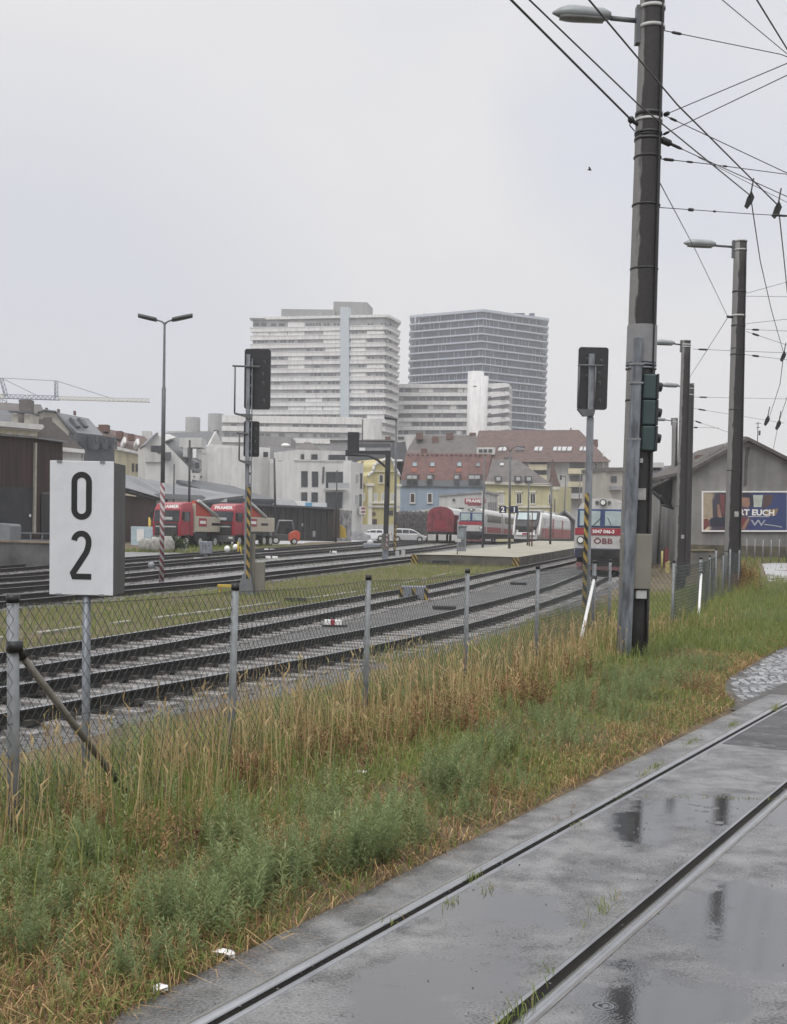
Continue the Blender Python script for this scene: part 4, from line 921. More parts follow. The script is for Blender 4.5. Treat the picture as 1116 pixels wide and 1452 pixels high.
def slab(name, pts, th, mat, parent):
    q = [P(*p) for p in pts]; n = (q[1]-q[0]).cross(q[-1]-q[0]).normalized(); n = n if n.dot(CAM-q[0]) > 0 else -n
    MB().prism(q, -n*th).build(name, mat, parent, True); return PL(q[0], n)
def chimney(parent, x0, y0, x1, y1, Y, mat, dep=1.2, name='chimney'):
    f = Fac(x0, Y, x1, Y); f.rect(name, x0, y0, x1, y1, -dep, 0, mat, parent)
def plaster(n, c, st=.2, var=.08): return M(n, c, .85, var=var, scale=.6, streak=st)
wall_white = plaster('white_render', (.58, .58, .57), .15); wall_grey = plaster('grey_render', (.27, .27, .28), .15); wall_lgrey = plaster('light_grey_render', (.50, .50, .49), .2)
wall_cream = plaster('cream_render', (.55, .50, .36), .25); wall_yellow = plaster('yellow_render', (.45, .40, .20), .2); wall_blue = plaster('blue_render', (.25, .32, .41), .15, .1)
wall_pale = plaster('pale_yellow_render', (.50, .47, .29), .15); wall_tan = plaster('tan_render', (.40, .38, .34), .2); wall_house = plaster('old_grey_render', (.215, .212, .205), .35, .2)
slate = M('slate_roof', (.075, .08, .09), .5, var=.2, scale=1.5); roof_grey = M('grey_sheet_roof', (.17, .175, .185), .45, var=.12, scale=.5)
roof_dark = M('dark_bitumen_roof', (.07, .075, .085), .5, var=.15, scale=.6)
tile_red = M('red_roof_tiles', (.105, .05, .042), .75, var=.35, scale=1.1, bump=.4, bscale=8); tile_brown = M('brown_roof_tiles', (.10, .062, .052), .75, var=.3, scale=1.1, bump=.4, bscale=8)
tile_grey = M('grey_brown_roof_tiles', (.105, .095, .09), .75, var=.25, scale=.9, bump=.4, bscale=8); brick = M('brick_chimney', (.13, .075, .06), .9, var=.3, scale=4)
wood_red = M('weathered_red_boards', (.035, .026, .024), .8, var=.5, scale=1.6, stretch=(4, 4, .22), col2=(.068, .036, .028), streak=.2)
wood_dark = M('dark_boards', (.022, .021, .022), .8, var=.4, scale=1.4, stretch=(3, 3, .2), col2=(.05, .045, .043))
tow_white = plaster('tower_concrete', (.68, .68, .68), .2, .06); tow_pan = M('tower_panel_grey', (.25, .255, .265), .5, var=.3, scale=.35); tow_dark = M('tower_window_dark', (.09, .095, .105), .25, var=.5, scale=.5)
tow_pen = plaster('penthouse_concrete', (.26, .26, .26), .15); tow_glass = M('tower_glass', (.055, .075, .115), .15, var=.4, scale=.22, stretch=(1, 1, .25)); tow_slab = M('tower_slab_edge', (.40, .44, .50), .5, var=.08)
tow_strip = M('pale_blue_panel', (.44, .49, .53), .5, var=.06)

# --- white high-rise -------------------------------------------------
YT = 450.; tw = building('apartment_tower', 'broad white high rise with balcony bands and a pale blue vertical stair strip', 455, YT, None, 'tower')
zg = tw.location.z
f = Fac(354, YT+6, 546, YT-6); f2_ = Fac(546, YT-6, 564, YT+10); mpx = YT/FPX
def pxz(y, Y=YT, x=455): return P(x, y, Y).z
foot = [f.pt(354, 600), f.pt(546, 600), f2_.pt(564, 600)]
fa, fb, fc = [Vector((q.x, q.y, 0)) for q in foot]; back = Vector((fc.x-3, fc.y+24, 0)); bl_ = Vector((fa.x+4, fa.y+26, 0))
def slabpoly(o):   # footprint outset by o
    c = (fa+fb+fc+back+bl_)/5
    return [q+(q-c).normalized()*o for q in (fa, fb, fc, back, bl_)]
def tower_slab(name, z0, z1, o, mat, par): 
    return MB().prism([q+Vector((0, 0, z0)) for q in slabpoly(o)], (0, 0, z1-z0)).build(name, mat, par, True)
ztop = pxz(450); tower_slab('core', zg-1, ztop, -.9, tow_pan, tw)
fl = 11.87
r_ = random.Random(4)
for k in range(15):
    yw = 460+k*fl
    tower_slab('balcony_band', pxz(yw+9.0), pxz(yw+2.9), .15, tow_white, tw)
    tower_slab('floor_edge', pxz(yw+3.6), pxz(yw+2.7), .45, tow_white, tw)
    if k < 12:
        xs_ = [357, 382, 407, 432, 457, 483] if k != 3 else [357, 385, 432, 460, 483]
        for a, b in list(zip(xs_[:-1], xs_[1:]))+[(496, 519), (519, 545)]:
            ty = r_.random(); off = -.35
            g = f.rect('window_strip', a+1, yw-3.0, b-.6, yw+3.2, -.8, off, tow_pan if ty < .75 else tow_white, tw)
            n_ = r_.choice((2, 4, 5)); st = (b-a-3)/n_
            if ty < .5:
                mb = MB()
                for j in range(n_):
                    x0 = a+2+j*st; 
                    if r_.random() < .25: continue
                    q = [f.pt(*p) for p in ((x0, yw-1.8), (x0+st*.7, yw-1.8), (x0+st*.7, yw+2.0), (x0, yw+2.0))]; mb.prism([v+f.n*(off-.05) for v in q], f.n*.12)
                if mb.v: mb.build('pane', tow_dark, g, True)
        for x0 in (549, 556): f2_.rect('window', x0, yw-2, x0+4, yw+2.6, -.8, -.25, tow_dark, tw)
f.rect('stair_strip', 483.5, 436, 495.5, 594, -2, .9, tow_strip, tw)
tower_slab('roof_edge', ztop-.4, ztop+.5, .5, tow_white, tw)
def pent(x0, y0, x1, y1, dy, dep, name='penthouse'): q = Fac(x0, YT+dy, x1, YT+dy-2); q.wall(name, [(x0, y0), (x1, y0+1)], dep, tow_pen, tw, ztop-.1)
pent(399, 438, 474, 455, 6, 14); pent(473, 427.5, 520.5, 455, 8, 12); pent(354, 450.5, 375, 455, 5, 6, 'parapet_block')
for x0, y0, x1, y1 in ((450, 441, 456, 450), (466, 444, 470, 450)): Fac(354, YT+5.6, 546, YT+3.6).rect('vent', x0, y0, x1, y1, -1, .2, tow_pan, tw)
# podium and the cylinders on it
pd = building('podium_block', 'long low white podium block with window rows at the foot of the white high rise', 420, YT-14, None, 'building')
f = Fac(313, YT-16, 517, YT-20)
f.wall('wall', [(313, 589), (350, 591), (350, 591), (514, 594)], 12, tow_pan, pd)
for y0, y1 in ((590, 600), (605, 612), (621, 628)): f.patch('balcony_band', [(315, y0-1), (513, y0+2), (513, y1+2), (315, y1-1)], -1, .5, tow_white, pd)
for k in range(20):
    for yy in (602, 615):
        x0 = 318+k*9.7
        if r_.random() < .75: f.rect('window', x0, yy-1+k*.1, x0+r_.choice((5, 8)), yy+3.4+k*.1, -.3, .12, tow_dark, pd)
MB().loft([[P(515+a, y, YT-20)+Vector((0, b, 0)) for a, b in ((0, 0), (7, -1.5), (17, 0), (24, 3), (26, 10), (0, 10))] for y in (594, 640)]).build('corner_block', tow_white, pd, True)
for x0, x1, yt in ((263, 284, 592), (295, 317, 587)):
    q0, q1 = P(x0, yt, 470), P(x1, yt, 470); r = (q1.x-q0.x)/2; c = (q0+q1)/2; 
    o = MB().tube([Vector((c.x, 470, 20)), Vector((c.x, 470, c.z))], r, 20).build('roof_cylinder', tow_pen, None, True); tag(o, 'pale concrete cylinder on the skyline, ' + ('the lower left one of the two' if x0 < 290 else 'the taller one beside the podium'), 'tank')
lw = building('long_flat_building', 'pale flat roofed building far behind the dark hip roof', 270, 480); Fac(240, 480, 300, 480).wall('wall', [(236, 611), (300, 611)], 12, wall_lgrey, lw)
Fac(200, 500, 250, 500).wall('wall', [(189, 619), (222, 616), (250, 617)], 14, wall_lgrey, lw); chimney(lw, 201, 611, 213, 617, 501, wall_lgrey, 4, 'roof_box')
# lower slab with round stair tower
YS = 470.; lo = building('apartment_slab', 'white apartment slab with balcony bands and a round white stair tower', 640, YS)
f = Fac(560, YS+4, 722, YS-4); f.wall('core', [(562, 547), (722, 546)], 14, tow_pan, lo)
for k in range(7):
    yw = 549.5+k*12
    f.patch('balcony_band', [(562, yw-4.6), (690, yw-4.6), (690, yw+.6), (562, yw+.6)], -1, .9, tow_white, lo)
    f.patch('end_balcony', [(690, yw-5), (718, yw-6), (722.5, yw-4.5), (722.5, yw-.5), (690, yw+3.5)], -8, 1.4 if k % 2 else 1.0, tow_white, lo)
    x = 563
    while x < 664:
        wd_ = r_.choice((8, 10, 21)); m_ = r_.choice((tow_dark, tow_dark, tow_pan, tow_white)); f.rect('window', x+.5, yw+1.2, min(665, x+wd_-1), yw+6.4, -.5, .15, m_, lo); x += wd_+1
    f.rect('window', 693, yw+1, 697, yw+5, -.5, 1.6, tow_dark, lo); f.rect('window', 711, yw+1, 716, yw+5.5, -.5, 1.8, tow_dark, lo)
q0, q1 = P(664.5, 526, YS-6), P(691.5, 526, YS-6); c = (q0+q1)/2; r = (q1.x-q0.x)/2*.86
MB().tube([Vector((c.x-.6, YS-3, zg-1)), Vector((c.x-.6, YS-3, c.z))], r, 24).build('stair_tower', tow_white, lo, True)
MB().tube([Vector((c.x+1.7, YS-3, zg-1)), Vector((c.x+1.7, YS-3, c.z-1.6))], r*.8, 16).build('lift_shaft', tow_white, lo, True)
f3 = Fac(664, YS-10.6, 692, YS-10.6); f3.rect('slit_window', 671, 547, 676, 548.5, -1, 0, tow_dark, lo)
# --- blue-grey tower -------------------------------------------------
YB = 560.; bt = building('glass_tower', 'blue grey high rise of dark glass with projecting pale floor slabs', 680, YB, None, 'tower')
zg = bt.location.z
def ftp(xl, xm, xr, dy, o): return [P(xl, 600, YB+14), P(xm, 600, YB-6), P(xr, 600, YB+14), P(xr-4, 600, YB+45), P(xl+4, 600, YB+45)]
core = [Vector((q.x, q.y, 0)) for q in ftp(585, 680, 766.5, 0, 0)]; edge = [Vector((q.x, q.y, 0)) for q in ftp(577.5, 680, 774, 0, 0)]
cc = sum(core, Vector())/5
zz = [P(680, 444.5+10.62*k, YB).z for k in range(30)]
for k in range(29):
    if zz[k] < 4: break
    z1, z0 = zz[k], zz[k+1]
    cr = core if k > 1 else [core[0]+(core[1]-core[0])*.12, core[1], core[2]+(core[1]-core[2])*(.08), core[3], core[4]]
    o = MB().prism([q+Vector((0, 0, z0)) for q in cr], (0, 0, z1-z0-.3)).build('glass_storey', tow_glass, bt, True)
    mb = MB(); gm_ = random.Random(k)
    for a, b, n_ in ((cr[0], cr[1], 17), (cr[1], cr[2], 16)):
        nn = Vector((b.y-a.y, a.x-b.x, 0)).normalized()
        for j in range(n_):
            if gm_.random() < .5: 
                q = a.lerp(b, (j+gm_.random()*.6)/n_); t = (b-a).normalized()*.12; mb.prism([q-t+nn*.02+Vector((0,0,z0+.1)), q+t+nn*.02+Vector((0,0,z0+.1)), q+t+nn*.12+Vector((0,0,z0+.1)), q-t+nn*.12+Vector((0,0,z0+.1))], (0, 0, z1-z0-.5))
    mb.build('mullions', tow_slab, o, True)
    e = edge
    pts = [q+(Vector((0, -1.6, 0)) if i < 3 else Vector()) for i, q in enumerate(e)]
    MB().prism([q+Vector((0, 0, z1-.42)) for q in pts], (0, 0, .62 if k else 1.1)).build('floor_slab', tow_slab, bt, True)
    for s_, q, w2 in ((-1, e[0], core[0]), (1, e[2], core[2])):          # tilted balcony fronts at both ends
        mb = MB(); mb.prism([q+Vector((0, -1.6, z1+.1)), q+Vector((s_*-1.6, -1.6, z1+1.35)), q+Vector((s_*-1.6, 12, z1+1.35)), q+Vector((0, 12, z1+.1))], (s_*-.2, 0, 0))
        if k > 1: mb.build('balcony_front', tow_slab, bt, True)
for x0, y0, x1 in ((668, 439.5, 690), (690, 441.5, 700), (622, 443.5, 641), (728, 443.8, 744), (600, 445, 612), (700, 443.2, 722), (751, 444, 758)): Fac(x0, YB+16, x1, YB+16).wall('roof_plant', [(x0, y0), (x1, y0)], 8, tow_glass, bt, zz[0])
for x0 in (589, 594): MB().tube([P(x0, 450, YB+11), P(x0, 467, YB+11)], .3, 6).build('column', tow_slab, bt, True)

# --- crane -------------------------------------------------------------
cr = thing('tower_crane', 'tower crane with a yellow and blue jib above the roofs at far left', 'crane', tuple(P(6, 745, 380)))
cr_m = M('crane_yellow', (.42, .38, .27), .5, var=.2); cr_b = M('crane_blue', (.18, .21, .27), .5, var=.2)
def truss(name, a, b, wd, n, mat, par, r=.11):
    a, b = P(*a), P(*b); mb = MB(); t = (b-a)/n; up_ = Vector((0, 0, wd)) if abs(t.z) < abs(t.x) else Vector((wd, 0, 0)); sd2 = Vector((0, wd*.5, 0))
    for o_ in (up_*.5, -up_*.5+sd2, -up_*.5-sd2): mb.tube([a+o_, b+o_], r, 5)
    for i in range(n):
        for s2 in (sd2, -sd2): mb.tube([a+t*i-up_*.5+s2, a+t*(i+.5)+up_*.5], r*.7, 4); mb.tube([a+t*(i+.5)+up_*.5, a+t*(i+1)-up_*.5+s2], r*.7, 4)
    return mb.build(name, mat, par, True)
truss('mast', (8, 760, 380), (6, 566, 380), 1.6, 26, M('crane_grey', (.2, .2, .22), .5), cr)
truss('jib', (6, 562, 380), (84, 564.5, 380), 1.2, 12, cr_b, cr); truss('jib_end', (84, 564.5, 380), (212, 568, 380), 1.0, 20, cr_m, cr, .09)
truss('counter_jib', (-40, 561, 380), (6, 562, 380), 1.2, 7, cr_m, cr)
truss('tower_head', (9, 562, 380), (2, 536, 380), 1.0, 4, cr_b, cr); truss('jib_post', (80, 564, 380), (80, 540, 380), .9, 4, cr_b, cr)
for a, b in (((2, 536), (80, 540)), ((2, 536), (55, 562)), ((80, 540), (160, 565.5)), ((2, 536), (-40, 560))): MB().tube([P(*a, 380), P(*b, 380)], .07, 4).build('tie_bar', wire_m, cr, True)
q = P(31, 565, 380); MB().box((q.x, q.y, q.z-.8), (1.6, 1.2, .6)).build('trolley', cr_b, cr, True)

# --- left: loading ramp, dark sheds -------------------------------------
rampw = M('ramp_wall_concrete', (.10, .10, .10), .85, var=.4, scale=.9, streak=.3); ramp_top = M('ramp_edge', (.20, .16, .12), .8, var=.3)
rm = thing('loading_ramp', 'grey concrete loading ramp wall in front of the dark wooden sheds', 'ramp', tuple(P(60, 780, 61)))
f = Fac(-120, 58, 176, 62); f.wall('wall', [(-120, 763.5), (176, 771)], 9, rampw, rm); f.patch('edge', [(-120, 763), (176, 770.3), (176, 773), (-120, 766)], -.4, .06, ramp_top, rm)
sh = building('wooden_shed', 'tall dark red brown wooden freight shed behind the loading ramp', 30, 72, None, 'shed')
f = Fac(-60, 66, 89, 75); zb_ = f.pt(30, 768).z
f.wall('left_wall', [(-60, 612), (48.5, 621.5)], 10, wood_red, sh); f.wall('right_wall', [(49, 622), (89, 627.5)], 9.8, wood_red, sh)
f.patch('roof_edge', [(-60, 609.5), (49, 619), (49, 622), (-60, 613)], -10, .25, dkconc, sh); f.patch('roof_edge', [(49, 619.5), (90, 625.5), (90, 628), (49, 622.3)], -10, .3, roof_grey, sh)
f.rect('gate', -40, 691, 44, 764, -.2, .06, M('shadow_grey_doors', (.028, .029, .032), .7, var=.4, scale=1.2), sh); f.rect('door', 57, 701, 68, 763, -.1, .08, black, sh); f.rect('door', 58, 698, 70, 701, -.1, .12, greyst, sh)
f.patch('downpipe', [(47, 628), (49.5, 628), (47.8, 756), (45.3, 756)], .02, .16, M('pale_pipe', (.33, .31, .27), .6), sh); f.rect('fixture', 40, 729, 42, 733, 0, .1, white, sh)
mb = MB()
q0, q1 = P(10, 756, 64), P(76, 757, 66)
for k in range(5): a = q0.lerp(q1, k/4); mb.tube([a, Vector((a.x, a.y, .6))], .05, 5)
mb.tube([q0, q1], .05, 5); mb.tube([q0-Vector((0,0,.35)), q1-Vector((0,0,.35))], .05, 5); tag(mb.build('railing', greyst, None, True), 'low grey metal railing on the loading ramp', 'railing')
f = Fac(-20, 62.5, 15, 62.5); tag(f.wall('grey_container', [(-20, 741), (13, 743), (15, 746)], 1.8, M('container_grey', (.16, .17, .18), .6, var=.15), None, .9, .03), 'grey box with a sloping lid on the loading ramp', 'box')
# --- left skyline houses ------------------------------------------------
h = building('cream_house', 'cream town house with a heavy white cornice and grey mansard roof with dormers', 20, 120); f = Fac(-60, 116, 57, 122)
f.wall('wall', [(-60, 600), (53, 611)], 10, wall_cream, h)
f.patch('cornice', [(-60, 593), (55, 602.5), (57, 606), (53, 610), (-60, 600)], -1, .8, wall_white, h); f.patch('cornice', [(-60, 601), (53, 610.5), (53, 612), (-60, 603)], -1, .4, wall_white, h)
for x0 in (8, 24, 40): f.rect('window', x0, 613+x0*.06, x0+8, 640, -.1, .12, wall_white, h)
slab('roof', [(-60, 594, 119), (52, 603, 123), (40, 584.5, 127), (-60, 576, 124)], .3, slate, h)
for x0 in (17, 34.5): q = Fac(x0, 121, x0+8, 121); q.rect('dormer', x0, 584+x0*.06, x0+8, 598+x0*.06, -3, 0, wall_tan, h); q.rect('dormer_roof', x0-3, 582+x0*.06, x0+9, 584+x0*.06, -3, .5, slate, h); q.rect('dormer_top', x0+1, 584.5+x0*.06, x0+7, 586+x0*.06, 0, .12, white, h)
h = building('grey_roofed_house', 'house with a broad grey hip roof and a wide chimney, below the crane', 30, 190); roof(h, (-60, 612, 180), (75, 612, 186), (-60, 568, 190), (58, 573.5, 194), tile_grey); Fac(-60, 181, 74, 187).wall('wall', [(-60, 610), (74, 611)], 14, wall_tan, h); chimney(h, 27, 566.5, 43, 585, 188, tile_grey, 2)
h = building('gambrel_house', 'house with a tan curved gable end and a steep slate roof with dark dormers', 100, 140); f = Fac(44, 134, 119, 136)
f.wall('gable', [(44, 600), (46, 593), (54, 585), (63, 582.5), (79.5, 585), (91, 598), (119, 635)], .6, wall_tan, h)
pr_ = MB()
for a, b in (((45, 594), (54, 585)), ((54, 585), (63, 582)), ((63, 582), (80, 584.5)), ((80, 584.5), (119.5, 635))): 
    u_, v_ = f.pt(*a, .3), f.pt(*b, .3); pr_.tube([u_, v_], .16, 5)
pr_.build('verge_trim', slate, h, True)
sp_ = slab('roof', [(110, 614.5, 136), (147, 618, 143), (126, 593.5, 148), (80, 584.5, 136)], .4, M('slate_sheet_roof', (.12, .13, .145), .45, var=.15, scale=.6), h)
for x0 in (98, 109): sp_.patch('skylight', [(x0, 591+x0*.03), (x0+5, 591.5+x0*.03), (x0+15, 607), (x0+10, 606)], -.1, .25, slate, h); sp_.patch('skylight_glass', [(x0+1, 592+x0*.03), (x0+4.5, 592.4+x0*.03), (x0+8, 598), (x0+4, 597)], -.1, .3, glassb, h)
f = Fac(108, 135, 163, 142); f.wall('mansard', [(109, 613.5), (147, 617.5), (158, 620), (162, 634), (162.5, 648)], 8, slate, h)
for x0 in (124, 137, 150): f.rect('dormer', x0, 617+(x0-124)*.12, x0+6.5, 637, -.5, .9, roof_dark, h); f.rect('dormer_window', x0+1, 619+(x0-124)*.12, x0+5.5, 630, .5, .95, glass, h)
for x0 in (64, 81, 104): chimney(h, x0, 578+(x0-64)*.11, x0+2, 584+(x0-64)*.11, 140, brick, .6)
h = building('low_brown_house', 'low house with dark brown gable wall and white cornice before the curved gable', 90, 128); f = Fac(40, 127, 121, 129)
f.wall('gable', [(40, 594), (62, 594), (62, 591.5), (74, 591.5), (74, 597), (118, 636), (118, 640)], .5, M('brown_shingle_gable', (.115, .105, .10), .8, var=.15), h); f.patch('cornice', [(84, 634), (119.5, 638), (119.5, 643), (84, 640)], -.3, .5, wall_white, h); f.wall('wall', [(80, 640), (119, 643)], 8, wall_white, h)
h = building('brown_roofed_house', 'long house with brown tiled roof, brick chimneys and pale yellow wall', 180, 165); rp_ = roof(h, (160, 635, 158), (238, 655, 170), (136, 605, 165), (205, 619, 178), tile_brown)
f = Fac(160, 157.5, 204, 164); f.wall('yellow_wall', [(160, 634), (204, 644.5)], 8, wall_cream, h); f.patch('cornice', [(160, 633), (204.5, 643), (204.5, 646.5), (160, 637)], -.3, .5, tow_white, h)
for x0 in (187, 192.3, 197.6): f.rect('window', x0, 657+(x0-187)*.1, x0+2.6, 669, -.1, .1, glass, h)
f = Fac(203.5, 164, 239, 169.5); f.wall('grey_wall', [(203.5, 648), (239, 656)], 8, wall_grey, h); f.patch('cornice', [(203, 648), (239, 657), (239, 660), (203, 652)], -.3, .4, roof_grey, h)
for x0 in (206.5, 213.5, 219.5, 225): f.win(x0, 663+(x0-206)*.12, x0+4.4, 680, h, 1.0, white, glassw)
for a, b, c_, d_ in ((139.5, 602, 152.5, 612), (164.5, 611, 172, 622), (181, 615, 188, 624)): chimney(h, a, b, c_, d_, 164, brick, 1.5)
for x0 in (171, 189.5): rp_.rect('dormer', x0, 627+(x0-171)*.12, x0+4, 635+(x0-171)*.14, -.3, .8, wall_white, h)
h = building('white_gable_house', 'white house with a grey pitched roof, a glazed peak and a small balcony', 250, 150); f = Fac(205, 148, 286, 150)
f.wall('gable', [(206, 640), (206, 630), (222, 615), (234, 628), (272, 667), (272, 672)], 9, wall_white, h)
f.patch('roof_edge', [(204, 631), (222, 613.5), (224, 615), (206, 633)], -6, .5, roof_grey, h)
slab('roof', [(234, 628, 149), (272, 667, 150), (286, 668, 156), (286, 645, 160), (250, 618, 160), (222, 614, 152)], .4, M('grey_tile_roof', (.15, .155, .16), .6, var=.15), h)
slab('glazed_roof', [(224, 615, 149.5), (236, 624, 148.4), (250, 620, 156), (240, 615.5, 156)], .2, wall_lgrey, h)
f.rect('window', 214, 632, 232, 642, -.1, .15, glass, h); f.rect('balcony', 232, 642, 241, 652, -.5, 1.2, greyst, h); f.patch('balcony_rail', [(206, 640), (222, 642), (232, 655), (206, 655)], 0, .3, wall_lgrey, h)
for x0 in (259.5, 273): q = Fac(x0, 150, x0+6, 150); q.rect('dormer', x0, 634+(x0-259)*.15, x0+6, 648+(x0-259)*.15, -4, 0, wall_lgrey, h); q.rect('window', x0+.8, 635+(x0-259)*.15, x0+5.2, 647+(x0-259)*.15, 0, .08, glassw if x0 < 265 else white, h)
q = Fac(276, 150, 284, 150); q.rect('window', 277, 656, 283, 664, -1, .1, glass, h); q.rect('flat_roof', 253, 620, 285, 634, -4, -.5, wall_lgrey, h)
h = building('dark_hip_house', 'house with a dark blue grey pitched roof and a small white gable on the skyline', 280, 200); roof(h, (232, 634, 195), (300, 634, 195), (234, 613.5, 203), (306, 612, 203), slate); f = Fac(296, 195, 316, 197); f.wall('gable', [(296, 632), (307, 611.5), (315, 629)], .5, wall_white, h); Fac(232, 196, 312, 196).wall('wall', [(232, 632), (312, 632)], 14, wall_white, h); chimney(h, 303, 610, 309, 618, 199, slate, 1)
# white modern houses
h = building('white_cube_house', 'plain white cubic house with a few small dark windows', 320, 175); f = Fac(281, 174, 360, 178); f.wall('wall', [(281, 632.5), (302, 632.5), (302, 630), (361, 634)], 9, wall_white, h)
for a in ((304, 664, 310.5, 679.5), (322.5, 667, 326, 678), (332, 667, 336, 679), (319.5, 639, 332.5, 648)): f.win(*a, h, .6, greyst, glass)
f.rect('window', 286, 637, 292, 643, -.1, .12, wall_lgrey, h)
for x0 in (272, 277, 282): f.rect('vent', x0+2, 675, x0+4, 677, -.1, .1, black, h)
Fac(272, 173.5, 284, 174).wall('side_wall', [(272, 665), (284, 668)], 6, wall_white, h)
h = building('white_cube_house', 'white cubic house with a stepped roof terrace and a small balcony on its right edge', 380, 168); f = Fac(355, 166, 399, 170); f.wall('wall', [(354, 648), (399, 652)], 9, wall_white, h); f.wall('upper_wall', [(354, 633), (383, 635)], 7, wall_white, h); f.rect('window', 373.5, 641, 379.5, 648, -.1, .12, glass, h)
f.rect('balcony', 397, 681, 408, 691, -2, .3, wall_white, h); f.rect('window', 391, 667, 395, 690, -.1, .1, wall_grey, h)
h = building('grey_block', 'dark grey windowless block between the white cubic house and the white apartments', 400, 178); f = Fac(380, 178, 420, 180); f.wall('wall', [(380, 632), (420, 636)], 12, wall_grey, h)
for x0 in (414, 416.5): f.patch('downpipe', [(x0, 645), (x0+.8, 645), (x0-.5, 717), (x0-1.3, 717)], 0, .15, slate, h)
h = building('grey_roof_block', 'low grey roofed block with a round rooflight behind the white apartments', 400, 230); Fac(365, 230, 420, 230).wall('wall', [(366, 618), (413, 620), (413, 634)], 10, tow_pen, h); q = P(405, 632, 229); MB().sphere(q, .9, 12, .5).build('rooflight', white, h, True)
roof(h, (416, 640, 226), (458, 640, 226), (432, 627, 230), (440, 627, 230), tile_grey)
# white apartments
h = building('white_apartment_house', 'white modern apartment house with tall dark windows and a balcony', 460, 165); f = Fac(417, 162, 498, 166); fs_ = Fac(498, 166, 515.5, 176)
f.wall('wall', [(417, 653), (498, 654.5)], 12, wall_white, h); fs_.wall('side_wall', [(498, 654.5), (515.5, 657)], 6, wall_white, h)
Fac(420, 165, 492, 168.5).wall('penthouse', [(421, 637.5), (493, 640)], 8, wall_lgrey, h); f.patch('parapet', [(416.5, 651.5), (498.5, 653), (498.5, 655), (416.5, 653.5)], -.3, .12, wall_lgrey, h)
for a in ((427, 668, 436, 690.5), (442, 668.5, 451, 690.5), (462, 669, 486, 692), (427, 698, 435.5, 711), (441.5, 698, 450.5, 712), (461.5, 698, 486, 721)): f.win(*a, h, .7, greyst, glass, cross=2 if a[2]-a[0] > 15 else 0)
f5 = Fac(420, 164.9, 492, 168.4)
for a in ((426.5, 644, 431, 651.5), (441.5, 644.3, 450, 652), (466, 645, 489.5, 652.5)): f5.win(*a, h, .5, greyst, glass)
for a in ((504.5, 673, 507.8, 684.5), (504, 702, 507.5, 714)): fs_.win(*a, h, .5, wall_lgrey, glassw)
for a in ((510.5, 671, 513, 693), (509.5, 701, 512, 720)): fs_.win(*a, h, .3, greyst, glass)
f.rect('balcony_slab', 459, 692.5, 488, 695, -.2, 1.5, wall_lgrey, h); f.rect('balcony_rail', 459, 685, 488, 692.5, 1.4, 1.5, M('frosted_glass_rail', (.35, .37, .38), .2, var=.1), h); f.patch('downpipe', [(457.5, 662), (459.5, 662), (458.5, 685), (456.5, 685)], 0, .2, slate, h)
f.rect('white_panel', 490, 715, 496, 722, 0, .3, wall_white, h)
o = fs_.rect('hanging_sign', 505.5, 718, 512.5, 729, .4, .6, white, None); tag(o, 'small white sign with red bands on the corner of the white apartments', 'sign')
for y0 in (719.5, 724.5): fs_.rect('red_band', 506.3, y0, 511.7, y0+2.6, .59, .63, redp, None).parent = o
for ch in o.children: ch.location = -o.location+ch.location
h = building('flat_brown_block', 'flat roofed grey brown block with a window strip behind the arm signal', 535, 240); f = Fac(468, 240, 556, 238); f.wall('wall', [(468, 624.5), (556, 627)], 14, wall_grey, h); f.rect('window_strip', 505, 629, 554, 634, -.1, .1, glass, h); f.rect('roof_edge', 468, 623.5, 557, 625.5, -14, .4, tile_grey, h); f.rect('white_panel', 510, 635, 518, 639, 0, .2, white, h); chimney(h, 546, 619, 554, 627, 242, brick, 2)
f = Fac(470, 238, 552, 237); f.wall('lower_wall', [(470, 640), (552, 641)], 1.5, slate, h)
h = building('slate_dormer_house', 'dark slate clad house with a white strip, squeezed left of the blue house', 565, 225); f = Fac(553, 225, 575, 225); f.wall('wall', [(553, 640), (556, 628), (575, 626), (577, 640)], 8, slate, h); f.rect('white_strip', 556, 651.5, 571, 654, 0, .2, white, h); f.wall('lower_wall', [(553, 656), (577, 655)], 7, tile_brown, h)
f = Fac(562, 300, 590, 300); f.wall('far_wall', [(560, 617), (588, 616)], 6, wall_lgrey, h); f.rect('window', 564, 619, 573, 623, 0, .2, glass, h)
# yellow baroque house
h = building('yellow_gable_house', 'narrow bright yellow house with a curved white trimmed gable', 543, 190); f = Fac(513, 188, 568, 191)
gb = [(521.5, 675), (523.5, 672.5), (529, 668.5), (530.3, 661), (533, 657.5), (541, 654.5), (546, 651), (550.5, 649.5), (555, 651), (558.6, 656.5), (560.3, 664), (564, 669), (567, 675.5)]
f.wall('wall', gb, 10, wall_yellow, h)
mb = MB()
for a, b in zip(gb[:-1], gb[1:]): mb.tube([f.pt(*a, .1), f.pt(*b, .1)], .22, 5)
mb.build('gable_trim', wall_white, h, True)
Fac(512, 189.5, 523, 189.5).wall('wing', [(512, 688), (522, 688)], 8, wall_yellow, h); roof(h, (508, 689, 189), (522, 689, 189), (512, 654, 196), (530, 654, 196), tile_brown)
wt = plaster('white_trim', (.62, .60, .52), .1)
f.rect('cornice', 519.5, 685.5, 529, 689, -.2, .5, wt, h); f.rect('cornice', 560, 686.5, 567.5, 690, -.2, .5, wt, h); f.rect('cornice', 529, 668, 562, 669, -.1, .25, wt, h)
for x0 in (521.5, 561): f.patch('pilaster', [(x0+.5, 690), (x0+5.5, 690), (x0+5, 762), (x0, 762)], -.1, .25, wt if x0 < 0 else wt, h)
f.rect('band', 521.5, 711.5, 566.5, 714, -.1, .3, wt, h); f.rect('band', 521.5, 717, 566.5, 719.5, -.1, .35, wall_lgrey, h)
